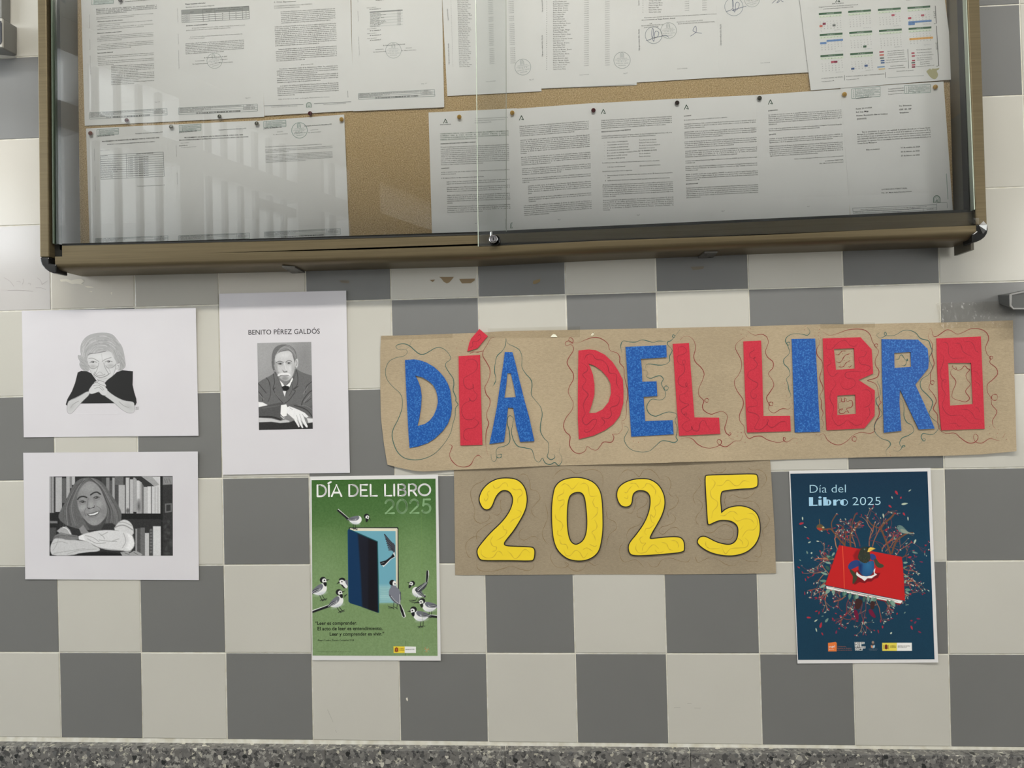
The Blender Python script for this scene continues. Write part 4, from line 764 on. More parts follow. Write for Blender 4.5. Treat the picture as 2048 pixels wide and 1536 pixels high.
# ---- school calendar
r, dfn = sheet('calendar_sheet', 'landscape school calendar sheet with green month headings, upper right of the cork', 'calendar', [(1596, -27), (1884, -44), (1910.3, 158.6), (1621.5, 180.8)], DC + .0034, M_paper, GRP); k = Ink()
logoA(k, F23, 462, 0, 70); k.text(F23, 385, 58, 548, 48, 'Junta de Andalucía', 14, .02, BG); k.text(F23, 195, 108, 748, 70, 'Delegación Territorial de Desarrollo Educativo y Formación Profesional', 14, .008, TX); k.text(F23, 262, 133, 682, 103, 'y de Universidad, Investigación e Innovación en Cádiz', 14, .008, TX); k.text(F23, 1425, 5, 1640, -8, 'CALENDARIO ESCOLAR 2024', 14, .01, TX)
MG = (62, 98, 72); LG = (212, 226, 206)
heads = (('SEPTIEMBRE', 195, 185, 6, 30), ('OCTUBRE', 610, 155, 1, 31), ('NOVIEMBRE', 1030, 127, 4, 30), ('DICIEMBRE', 1447, 100, 6, 31), ('ENERO', 208, 482, 2, 31), ('FEBRERO', 625, 452, 5, 28), ('MARZO', 1045, 424, 5, 31), ('ABRIL', 1463, 395, 1, 30), ('MAYO', 218, 780, 3, 31), ('JUNIO', 638, 752, 6, 30))
for t, x, y, st, nd in heads:
    k.rect(F23, x, y, x + 322, y - 23, 28, MG); k.text(F23, x + 110, y + 13, x + 215, y + 6, t, 12, .003, (190, 205, 190), 1); k.rect(F23, x + 2, y + 36, x + 324, y + 13, 28, LG)
    for i, c_ in enumerate('LMXJVSD'): k.text(F23, x + 18 + i * 46, y + 58 - i * 3.2, x + 30 + i * 46, y + 57 - i * 3.2, c_, 12, .004, (60, 75, 62), 1)
    for d_ in range(1, nd + 1):
        p = d_ - 1 + st; i, j = p % 7, p // 7; xx = x + 18 + i * 46.5 + j * 2; yy = y + 100 + j * 32 - i * 3.3
        k.text(F23, xx, yy, xx + (14 if d_ > 9 else 8), yy - .8, str(d_), 13, .003, (85, 85, 88), 2)
    k.rect(F23, x + 210, y + 238 - 12, x + 335, y + 228 - 12, 22, (222, 222, 222)) if st != 6 or t == 'DICIEMBRE' else k.rect(F23, x + 110, y + 238, x + 235, y + 230, 20, (222, 222, 222)); k.text(F23, x + 218, y + 244, x + 325, y + 236, 'Días lectivos:  21', 9, 0, GREY, 1)
MAR = (132, 32, 66); SAL = (205, 110, 95); RS = (178, 74, 92); BLU = (98, 136, 190); DBL = (52, 88, 145); GRY2 = (108, 112, 110); ORG = (228, 168, 92)
for x, y, w, h, c_ in ((250, 322, 43, 30, MAR), (205, 355, 43, 30, SAL), (388, 345, 43, 28, GRY2), (1222, 202, 43, 26, RS), (1638, 205, 46, 26, RS), (1456, 244, 46, 28, RS), (822, 643, 46, 30, MG), (368, 862, 46, 28, RS), (412, 860, 46, 28, MAR), (840, 915, 46, 28, DBL), (652, 958, 46, 28, DBL), (1475, 540, 332, 28, ORG), (1460, 302, 328, 26, BLU), (1460, 325, 92, 32, BLU), (305, 565, 232, 26, BLU), (213, 598, 90, 28, BLU),
                       (1050, 726, 62, 20, RS), (1052, 768, 62, 20, SAL), (1058, 812, 58, 20, GRY2), (1068, 850, 54, 18, DBL), (1070, 880, 54, 18, DBL), (1022, 938, 104, 20, (140, 165, 195)), (1040, 968, 90, 18, (215, 190, 140)), (1503, 742, 44, 20, RS), (1508, 782, 44, 20, RS), (1510, 848, 44, 18, RS), (1503, 878, 52, 20, GRY2), (1508, 908, 50, 20, RS), (1508, 938, 50, 20, MAR)):
    k.rect(F23, x, y, x + w, y - w * .07, h, c_, 1)
for a in ((1165, 730, 1400, 712, 'Inicio curso Infantil, Primaria y E.E.'), (1170, 760, 1400, 742, 'Fin curso Infantil, Primaria y E.E.'), (1165, 786, 1405, 768, 'E. Infantil y E.S.O. Permanente'), (1170, 822, 1405, 802, 'Día de la Comunidad Educativa'), (1150, 856, 1430, 836, 'Inicio y fin segundo ciclo de Bachillerato'), (1140, 888, 1445, 866, 'Inicio y fin Ciclos Formativos Grado Superior'), (1205, 940, 1390, 928, 'Vacaciones de Navidad'), (1180, 972, 1415, 956, 'Vacaciones de Semana Santa'), (1575, 710, 1790, 694, 'Fiestas laborales en España'), (1580, 752, 1790, 738, 'Fiesta Nacional de España'), (1560, 792, 1815, 772, 'Fiesta de Todos los Santos'), (1580, 826, 1790, 810, 'Día de la Constitución'), (1580, 854, 1800, 836, 'Inmaculada Concepción'), (1625, 884, 1760, 872, 'Día de Andalucía'), (1625, 912, 1765, 900, 'Fiesta del Trabajo'), (1575, 946, 1825, 926, 'Días festivos de carácter local'),
          (235, 1116, 535, 1090, 'Nº DÍAS ED. INFANTIL Y ED. ESPECIAL'), (235, 1160, 412, 1144, 'Total días lectivos: 178'), (580, 1088, 1122, 1050, 'Nº DÍAS E.S.O., BACHILLERATO, F.P. GRADO  Y  ENSEÑANZAS PERMANENTES'), (585, 1132, 762, 1116, 'Total días lectivos: 175'), (1295, 1012, 1535, 996, 'Nota: pendiente de aprobación')): k.text(F23, *a, 12, .005, TX)
for p in ([(557, 1062), (560, 1135)], [(1133, 1018), (1138, 1098)], [(1452, 692), (1465, 965)]): k.line(F23, p, .9, (110, 112, 112))
for p in ([(1840, 82), (1855, 332), (1822, 336)], [(1856, 365), (1890, 930), (1858, 934)]): k.line(F23, p, 1.2, (60, 62, 62))
k.text(F23, 1815, 155, 1822, 258, '2024', 22, .004, (70, 72, 74)); k.text(F23, 1845, 598, 1852, 705, '2025', 22, .004, (70, 72, 74)); k.line(F23, [(1165, 1096), (1680, 1066)], .6, STL)
done(r, dfn, k)
st_ = Ink(); st_.poly(F23, catmull([(1715, 1010), (1740, 985), (1765, 970), (1785, 985), (1800, 968), (1840, 970), (1895, 962), (1888, 980), (1860, 1000), (1878, 1050), (1868, 1090), (1835, 1118), (1790, 1105), (1755, 1070), (1735, 1040)], 3, True), (205, 198, 142)); st_.build('glue_stain', r, dfn, M_glue, .0003)
# ---- drawing pins
def pin(u, v, M, label, d=.0215):
    c = P(u, v, d + .006); R_ = .0050; mb_ = MB()
    mb_.lathe((c[0], c[2]), [(R_ * .45, -d), (R_ * .9, -d - .0008), (R_, -d - .0018)] + [(R_ * math.cos(a), -d - .0018 - R_ * .85 * math.sin(a)) for a in np.linspace(.2, 1.35, 6)], 20)
    tag(mb_.build('push_pin', M, None, smooth=True), label, 'pin', 'drawing pins on the cork board')
PR = mat('pin_dark_red', (.10, .006, .014), .12); PBR = mat('pin_brown_red', (.20, .035, .012), .3); PS = mat('pin_silver', (.42, .41, .36), .22, 1); PY = mat('pin_mustard', (.55, .32, .05), .4); PD = mat('pin_dark_brown', (.03, .012, .010), .15); PG = mat('pin_grey', (.13, .13, .11), .25, .7)
for a in ((251.5, 239.5, PR, 'dark red drawing pin at the foot of the top left notice'), (340.5, 252.5, PS, 'silver drawing pin between the first two sheets of the lower row'), (437.5, 232, PS, 'silver drawing pin at the foot of the notice with the grey-headed table'), (512, 246, PS, 'silver drawing pin between the second and third sheets of the lower row'), (178.7, 265.5, PBR, 'brownish red drawing pin, leftmost on the cork'),
          (619, 225.5, PR, 'dark red drawing pin below the arch emblem'), (682, 237.5, PY, 'mustard drawing pin at the sheet corner beside bare cork'), (918, 232.5, PY, 'mustard drawing pin right of the green A with a bold green heading'), (1024.2, 224.3, PY, 'mustard drawing pin seen just right of the overlapping glass'), (1187, 219.4, PR, 'dark red drawing pin in the right half of the cork'), (1354.8, 204.3, PD, 'dark brown drawing pin above the timetable rules sheet'),
          (1520, 195, PG, 'grey drawing pin left of the half-blank typed sheet'), (1690.4, 187.3, PY, 'mustard drawing pin below the left half of the calendar'), (1872.5, 172.5, PY, 'mustard drawing pin at the cork board right end'), (238.5, -2, PD, 'black drawing pin cut by the top edge of the picture')): pin(*a)
# ================================================================ LETTERING BANNERS
ZA = Z(750, 640, .1953125); ZB = Z(1100, 640, .1953125); ZC = Z(1450, 630, .1953125); ZD = Z(1730, 630, .1953317); ZE = Z(900, 900, .1660156); ZF = Z(1220, 900, .1660156)
def bann_d(p):
    u, v = p[:, 0], p[:, 1]
    vb = 938 - (u - 780) * .029; t = np.clip((v - (vb - 75)) / 75, 0, 1)
    lift = .0045 * np.clip(1 - np.abs(u - 990) / 160, 0, 1) + .0065 * np.clip(1 - np.abs(u - 1360) / 230, 0, 1) + .005 * np.clip(1 - np.abs(u - 830) / 70, 0, 1) + .0035 * np.clip((u - 1640) / 300, 0, 1)
    rs = .004 * np.clip((u - 2000) / 33, 0, 1)
    return .0022 + lift * t ** 2 + rs + .0006 * np.sin(u / 61.) * np.sin(v / 43.)
def bann2_d(p): return .0012 + .0004 * np.sin(p[:, 0] / 70.) + .0012 * np.clip((p[:, 0] - 1500) / 50, 0, 1)
def bannersheet(root, left, right, top, bottom, dfn, M, nu=60, nv=24, name='kraft_sheet'):
    """left/right: u at v; top/bottom: v at u (polylines)"""
    ft = lambda u: np.interp(u, *zip(*top)); fb = lambda u: np.interp(u, *zip(*bottom)); fl = lambda v: np.interp(v, *zip(*left)); fr = lambda v: np.interp(v, *zip(*right))
    uu = np.linspace(0, 1, nu + 1); vv = np.linspace(0, 1, nv + 1); pts = []
    u0, u1 = fl(left[0][0]), fr(right[0][0])
    for b_ in vv:
        for a in uu:
            ua = u0 + (u1 - u0) * a; v = ft(ua) * (1 - b_) + fb(ua) * b_; u = fl(v) * (1 - a) + fr(v) * a; v = ft(u) * (1 - b_) + fb(u) * b_; pts.append((u, v))
    p = np.array(pts); a = PX(p, dfn(p)); bk = a.copy(); bk[:, 1] += .0004; n = len(p); f = []
    for j in range(nv):
        for i in range(nu):
            k = j * (nu + 1) + i; f += [(k, k + 1, k + nu + 2, k + nu + 1), (n + k, n + k + nu + 1, n + k + nu + 2, n + k + 1)]
    rim = [i for i in range(nu)] + [nu + j * (nu + 1) for j in range(nv)] + [n - 1 - i for i in range(nu)] + [(nv - j) * (nu + 1) for j in range(nv)]
    f += [(rim[i], n + rim[i], n + rim[(i + 1) % len(rim)], rim[(i + 1) % len(rim)]) for i in range(len(rim))]
    return obj(name, np.vstack([a, bk]), f, M, root)
def cut(name, parent, F, outer, holes, base, thick, M, smooth=0, label=None, dfn=None, bevel=.0004, outset=0.0):
    """shape cut out of sheet stock, traced outline, back face at depth `base` """
    op = F(outer); hp = [F(h) for h in holes]
    if smooth: op = chaikin(op, smooth); hp = [chaikin(h, smooth) for h in hp]
    def off(p, s):
        q0, q1 = np.roll(p, 1, 0), np.roll(p, -1, 0); t = q1 - q0; t /= np.maximum(np.linalg.norm(t, axis=1, keepdims=True), 1e-9)
        ar = np.sum(p[:, 0] * q1[:, 1] - q1[:, 0] * p[:, 1]); n_ = np.stack([t[:, 1], -t[:, 0]], 1) * (1 if ar > 0 else -1); return p + n_ * s
    if outset: op = off(op, outset); hp = [off(h, -outset) for h in hp]
    c = bpy.data.curves.new('c', 'CURVE'); c.dimensions = '2D'; c.fill_mode = 'BOTH'; c.extrude = thick / 2; c.bevel_depth = 0
    for p in [op] + hp:
        w = PX(p, base + thick / 2); s = c.splines.new('POLY'); s.points.add(len(w) - 1)
        for i, q in enumerate(w): s.points[i].co = (q[0], q[2], 0, 1)
        s.use_cyclic_u = True
    o = bpy.data.objects.new('c', c); C.objects.link(o); me = bpy.data.meshes.new_from_object(o.evaluated_get(bpy.context.evaluated_depsgraph_get())); bpy.data.objects.remove(o); bpy.data.curves.remove(c)
    n = len(me.vertices); v = np.zeros(n * 3); me.vertices.foreach_get('co', v); v = v.reshape(-1, 3); w = np.stack([v[:, 0], -(base + thick / 2) - v[:, 2], v[:, 1]], 1).astype(np.float32)
    me.vertices.foreach_set('co', w.ravel()); me.update(); me.name = name; me.materials.clear()
    bm = bmesh.new(); bm.from_mesh(me); bmesh.ops.remove_doubles(bm, verts=bm.verts, dist=1e-6); bmesh.ops.recalc_face_normals(bm, faces=bm.faces); bm.to_mesh(me); bm.free()
    o = link(name, me, M, parent)
    if label: o['label'] = label
    return o, base + thick
def marks(name, parent, F, lines, w, M, d, k=6, taper=True, closed=False):
    i = Ink()
    for l in lines: i.line(F, l, w, (0, 0, 0), 0, k, closed, taper)
    return i.build(name, parent, d, M, base=.00015)
ban = thing('lettered_banner', 'long brown kraft paper banner reading DÍA DEL LIBRO in red and blue cut-out letters', 'banner')
bannersheet(ban, [(671, 762.3), (700, 760.6), (777, 760.6), (835, 761.8), (884, 767.6), (929, 775.6), (945, 777)], [(640, 2026), (688, 2027), (757, 2029), (825, 2031), (902, 2033), (930, 2034)],
            [(762, 671.5), (820, 670.5), (900, 667.5), (960, 665.5), (1000, 662.5), (1100, 660.5), (1131, 660), (1310, 656.5), (1500, 652.5), (1640, 648.5), (1700, 648.5), (1880, 645), (1960, 643), (2026, 640.5)],
            [(762, 924), (778, 930.5), (800, 936), (830, 942), (850, 943), (900, 940.2), (1000, 936), (1100, 931.5), (1220, 928.5), (1342, 925.5), (1345, 924.5), (1500, 921), (1730, 914.6), (1894, 911.5), (1960, 909), (2034, 902.5)], bann_d, M_kraft, 72, 22)
ld = .0026
def letter(F, outer, holes, M, label, strokes=(), base=None, w=1.15):
    u = F(outer); b0 = float(bann_d(u[None].reshape(-1, 2)).mean()) + .0003
    o, top = cut('foam_letter', ban, F, outer, holes, b0, ld, M, label=label)
    if strokes: marks('marker_swirl', o, F, strokes, w, M_redline, top)
    return o
letter(ZA, [(308, 410), (400, 403), (460, 412), (530, 437), (600, 478), (660, 530), (710, 590), (745, 650), (770, 720), (780, 800), (788, 900), (775, 985), (745, 1065), (690, 1140), (610, 1215), (540, 1260), (440, 1295), (355, 1310), (345, 1180), (335, 1000), (325, 800), (315, 600)],
       [[(412, 570), (480, 585), (550, 625), (595, 665), (625, 720), (640, 780), (645, 840), (630, 910), (600, 980), (560, 1030), (510, 1065), (435, 1085), (455, 1000), (470, 900), (478, 780), (465, 690), (440, 620)]], M_blue, 'blue glitter letter D')
letter(ZA, [(857, 370), (1075, 358), (1080, 600), (1088, 900), (1100, 1278), (875, 1285), (868, 1000), (860, 700)], [], M_red, 'red letter I',
       [[(920, 465), (945, 410), (1010, 405), (1050, 450), (1030, 520), (970, 560), (910, 600), (915, 670), (960, 710), (1010, 690), (1000, 655), (1010, 720), (1045, 770), (1020, 825), (975, 825), (965, 800), (975, 825), (910, 860), (885, 930), (920, 1010), (990, 1020), (1030, 980), (1020, 945)], [(1000, 1000), (1060, 1050), (1010, 1105), (930, 1120), (905, 1180), (930, 1230), (985, 1225)]])
letter(ZA, [(1070, 92), (1155, 165), (1120, 205), (1050, 290), (945, 322), (965, 235), (985, 190)], [], M_red, 'red accent over the I', [[(1045, 170), (1075, 150), (1080, 190), (1040, 220), (1000, 225), (1000, 270), (960, 290)]])
letter(ZA, [(1330, 328), (1408, 330), (1440, 450), (1480, 620), (1530, 820), (1580, 1000), (1632, 1240), (1487, 1248), (1445, 1080), (1415, 900), (1362, 898), (1345, 1060), (1322, 1248), (1172, 1270), (1210, 1090), (1250, 880), (1285, 640), (1310, 480)],
       [[(1355, 545), (1390, 545), (1418, 660), (1442, 790), (1325, 795), (1345, 660)]], M_blue, 'blue glitter letter A')
letter(ZB, [(292, 312), (400, 302), (470, 310), (560, 355), (640, 430), (700, 520), (745, 610), (752, 720), (750, 850), (715, 980), (650, 1065), (560, 1130), (440, 1185), (295, 1220), (285, 1000), (285, 800), (288, 500)],
       [[(395, 448), (450, 465), (530, 520), (590, 590), (620, 650), (625, 750), (600, 840), (540, 915), (470, 950), (400, 952), (430, 860), (455, 760), (455, 660), (440, 560), (415, 490)]], M_red, 'red letter D',
       [[(350, 410), (375, 360), (430, 350), (470, 400), (540, 415), (590, 470), (610, 540), (680, 560), (680, 640), (710, 710)], [(315, 430), (380, 480), (380, 520), (335, 560), (370, 620), (330, 690), (390, 760), (360, 820), (340, 880), (360, 960), (330, 1020), (370, 1075), (440, 1020), (480, 1030), (440, 1110), (380, 1150), (350, 1130), (400, 1115)], [(680, 770), (715, 800), (690, 870), (620, 900), (630, 970), (590, 1010), (530, 1000), (560, 1050), (500, 1110)]], w=1.5)
letter(ZB, [(773, 275), (1190, 257), (1195, 382), (930, 398), (940, 500), (945, 632), (1090, 628), (1098, 778), (958, 788), (965, 900), (975, 1035), (1255, 1025), (1265, 1170), (832, 1195), (820, 1000), (800, 700), (785, 450)], [], M_blue, 'blue glitter letter E')
letter(ZB, [(1257, 245), (1422, 235), (1440, 500), (1478, 998), (1730, 1000), (1742, 1165), (1322, 1185), (1300, 900), (1280, 600)], [], M_red, 'red letter L closing DEL',
       [[(1320, 330), (1315, 285), (1360, 270), (1400, 310), (1375, 345), (1310, 370), (1305, 420), (1340, 460), (1380, 450), (1380, 410), (1355, 425), (1380, 490), (1370, 540), (1320, 590), (1315, 650), (1360, 685), (1400, 680), (1400, 640), (1385, 665), (1415, 700), (1390, 745), (1330, 770), (1330, 820), (1370, 850), (1420, 865), (1390, 890), (1345, 920), (1360, 960), (1400, 975), (1395, 950), (1375, 975), (1430, 1020), (1380, 1050), (1350, 1090), (1400, 1140), (1450, 1120), (1450, 1090), (1470, 1130), (1520, 1130), (1540, 1050), (1580, 1030), (1610, 1080), (1650, 1130), (1680, 1100), (1710, 1030)]])
letter(ZC, [(188, 270), (368, 262), (378, 500), (385, 800), (392, 1035), (665, 1032), (672, 1190), (228, 1203), (215, 1000), (205, 750), (195, 500)], [], M_red, 'red letter L opening LIBRO',
       [[(260, 345), (290, 330), (295, 360), (255, 390), (255, 430), (300, 445), (310, 430), (295, 450), (330, 500), (310, 545), (245, 580), (235, 630), (280, 670), (335, 700), (320, 745), (270, 780), (270, 840), (310, 850), (325, 820), (300, 805)], [(275, 850), (325, 880), (325, 930), (240, 945), (240, 990), (310, 1010), (350, 1050), (320, 1120), (300, 1160), (360, 1175), (420, 1130), (445, 1080), (430, 1075), (440, 1130), (490, 1150), (560, 1100), (610, 1090), (635, 1120), (625, 1150)]])
letter(ZC, [(683, 245), (922, 242), (935, 500), (950, 800), (972, 1195), (715, 1203), (705, 900), (695, 600)], [], M_blue, 'blue glitter letter I')
letter(ZC, [(1002, 240), (1385, 228), (1500, 352), (1515, 600), (1365, 665), (1532, 772), (1530, 1030), (1425, 1160), (1040, 1180), (1020, 800), (1010, 500)],
       [[(1113, 348), (1320, 340), (1330, 548), (1135, 562)], [(1148, 825), (1333, 815), (1342, 1012), (1148, 1025)]], M_red, 'red letter B',
       [[(1040, 300), (1040, 345), (1090, 350), (1150, 290), (1200, 262), (1240, 265), (1280, 310), (1330, 320), (1365, 285)], [(1045, 425), (1085, 490), (1045, 530), (1070, 610), (1110, 630), (1150, 595), (1175, 600)], [(1390, 360), (1445, 375), (1430, 420), (1370, 440), (1390, 500), (1460, 515), (1490, 545), (1430, 585), (1340, 575), (1240, 590), (1240, 640), (1320, 660), (1330, 720), (1260, 760), (1200, 740), (1170, 670)], [(1110, 660), (1135, 710), (1090, 780), (1075, 860), (1115, 950), (1095, 1040), (1150, 1130), (1210, 1110), (1250, 1075), (1290, 1100), (1340, 1130), (1400, 1110), (1415, 1040)], [(1400, 770), (1470, 770), (1505, 840), (1480, 920), (1410, 955)], [(1470, 940), (1485, 1010), (1440, 1080)]], w=1.0)
letter(ZD, [(170, 247), (540, 252), (640, 348), (650, 470), (645, 545), (512, 712), (600, 900), (712, 1162), (550, 1172), (450, 960), (355, 758), (350, 900), (370, 1185), (193, 1205), (185, 900), (175, 600)], [[(297, 390), (465, 378), (472, 530), (300, 542)]], M_blue, 'blue glitter letter R')
letter(ZD, [(733, 240), (1183, 220), (1195, 500), (1222, 1165), (780, 1180), (755, 900), (738, 500)], [[(848, 492), (1085, 490), (1095, 700), (1105, 912), (868, 928), (858, 700)]], M_red, 'red rectangular letter O',
       [[(780, 280), (835, 285), (855, 330), (855, 390), (890, 440), (960, 440), (1025, 440)], [(915, 290), (965, 290), (990, 330), (1000, 370), (1050, 405), (1095, 425)], [(1015, 275), (1080, 275), (1120, 320), (1130, 360), (1165, 385)], [(750, 390), (800, 420), (800, 490), (770, 580), (780, 650), (820, 690), (825, 660), (790, 680), (790, 750), (820, 800), (810, 860), (790, 920), (820, 990), (880, 1030), (980, 1025), (1030, 1060), (1080, 1105), (1160, 1110)], [(970, 970), (1050, 970), (1100, 1010), (1130, 1060), (1190, 1070)], [(865, 1110), (930, 1110), (960, 1140), (990, 1130)], [(1110, 570), (1150, 590), (1160, 620)], [(1125, 680), (1160, 700), (1180, 730)], [(1130, 800), (1170, 830)], [(1125, 940), (1160, 960), (1175, 1000)]], w=1.0)
def ban_ink(nm, M, items, w):
    i = Ink()
    for F, l in items: i.line(F, l, w, (0, 0, 0), 0, 6, False, True)
    return i
def loop(cx, cy, r, n=9): return [(cx + r * math.cos(t), cy + r * math.sin(t)) for t in np.linspace(.3, .3 + 2 * math.pi, n)]
GRS = [(ZA, [(395, 190), (370, 225), (350, 270), (310, 300), (250, 305), (215, 280), (230, 255), (290, 243), (350, 262), (400, 305), (450, 345), (500, 350), (560, 320), (610, 290), (660, 282), (710, 300), (755, 345), (775, 390), (760, 415), (728, 440), (725, 480), (760, 540), (800, 600), (808, 660), (800, 720), (828, 790), (828, 830), (850, 865), (825, 905), (820, 985), (795, 1070), (780, 1140), (740, 1220), (680, 1300), (600, 1375), (500, 1420), (400, 1432), (300, 1412), (230, 1350), (190, 1260), (175, 1180), (190, 1110), (240, 1010), (275, 910), (280, 820), (255, 750), (190, 690), (130, 620), (108, 550), (115, 480), (150, 420), (220, 385), (290, 370), (325, 345), (330, 320), (315, 300)]),
       (ZA, [(1340, 185), (1335, 260), (1300, 320), (1250, 370), (1230, 450), (1225, 530), (1238, 600), (1225, 650), (1203, 680)]), (ZA, [(1340, 190), (1360, 240), (1430, 275), (1480, 310), (1505, 380), (1505, 480), (1540, 545), (1595, 610), (1608, 670), (1600, 760), (1640, 820), (1695, 890), (1712, 970), (1695, 1070), (1695, 1140), (1730, 1210), (1775, 1260), (1775, 1350), (1765, 1400), (1800, 1430), (1840, 1410), (1835, 1380), (1810, 1380)]),
       (ZA, [(1187, 1375), (1195, 1430), (1220, 1450), (1245, 1420), (1240, 1350), (1260, 1310), (1340, 1285), (1380, 1240), (1375, 1140), (1355, 1060), (1360, 1000), (1385, 980), (1415, 1005), (1410, 1070), (1398, 1140), (1415, 1220), (1460, 1290), (1540, 1310), (1600, 1325), (1622, 1370), (1640, 1430), (1680, 1455), (1715, 1415), (1740, 1460), (1790, 1480), (1840, 1460), (1880, 1490), (1912, 1450), (1910, 1400), (1885, 1350), (1900, 1295)]), (ZA, [(1250, 1385), (1290, 1375), (1295, 1400), (1265, 1412), (1240, 1395)]),
       (ZB, [(732, 330), (725, 260), (750, 215), (820, 225), (880, 225), (940, 203), (1000, 215), (1060, 230), (1110, 215), (1190, 220)]), (ZB, [(1330, 100), (1280, 165), (1240, 210), (1205, 225), (1210, 260), (1250, 310), (1225, 370), (1225, 420), (1180, 455), (1110, 462), (1020, 450), (985, 460), (980, 490)]), (ZB, loop(1266, 165, 13)), (ZB, loop(1190, 697, 22)),
       (ZB, [(955, 515), (990, 520), (1000, 550), (990, 580), (1030, 598), (1080, 580), (1130, 572), (1160, 605), (1140, 650), (1165, 705), (1185, 750), (1170, 800), (1120, 820), (1045, 810), (1000, 860), (992, 910), (1020, 960), (1080, 985), (1150, 960), (1210, 942), (1270, 950), (1300, 975), (1280, 1030), (1300, 1090), (1300, 1150), (1290, 1200), (1305, 1230), (1270, 1255), (1200, 1240), (1140, 1240), (1080, 1290), (1020, 1340), (940, 1352), (850, 1335), (790, 1290), (760, 1220), (785, 1160), (803, 1120), (780, 1090), (762, 1097)]),
       (ZC, [(843, 125), (870, 170), (845, 207), (780, 195), (700, 193), (640, 220), (618, 265), (640, 310), (660, 370), (650, 405), (605, 450), (605, 500), (650, 550), (665, 610), (630, 655), (645, 710), (655, 770), (675, 820), (655, 850)]), (ZC, loop(648, 293, 15)),
       (ZD, [(150, 180), (120, 205), (150, 235), (200, 220), (220, 195), (205, 175), (200, 205), (240, 212), (310, 205), (390, 160), (460, 158), (520, 185), (570, 240), (650, 265), (670, 320), (688, 370), (660, 430), (665, 480), (690, 540), (650, 610), (590, 650), (565, 700), (580, 760), (640, 820), (690, 885), (680, 950), (655, 1010), (690, 1060), (750, 1110), (755, 1160), (700, 1220), (640, 1220), (595, 1212), (575, 1250), (600, 1290), (620, 1275), (600, 1265), (580, 1300), (550, 1325)]),
       (ZD, [(125, 680), (150, 740), (155, 820), (115, 860), (120, 910), (150, 960), (175, 1020), (120, 1080), (95, 1150), (110, 1210), (170, 1265), (240, 1290), (260, 1330), (215, 1390), (225, 1445)]), (ZD, [(355, 845), (385, 880), (400, 950), (400, 1040), (430, 1100), (480, 1130), (498, 1190), (450, 1230), (380, 1260), (355, 1310), (375, 1350), (410, 1345), (390, 1335), (370, 1370), (340, 1395), (290, 1390)]),
       (ZD, [(313, 455), (345, 450), (360, 415), (380, 412), (410, 455), (435, 470), (430, 450), (420, 500), (400, 520), (370, 510)])]
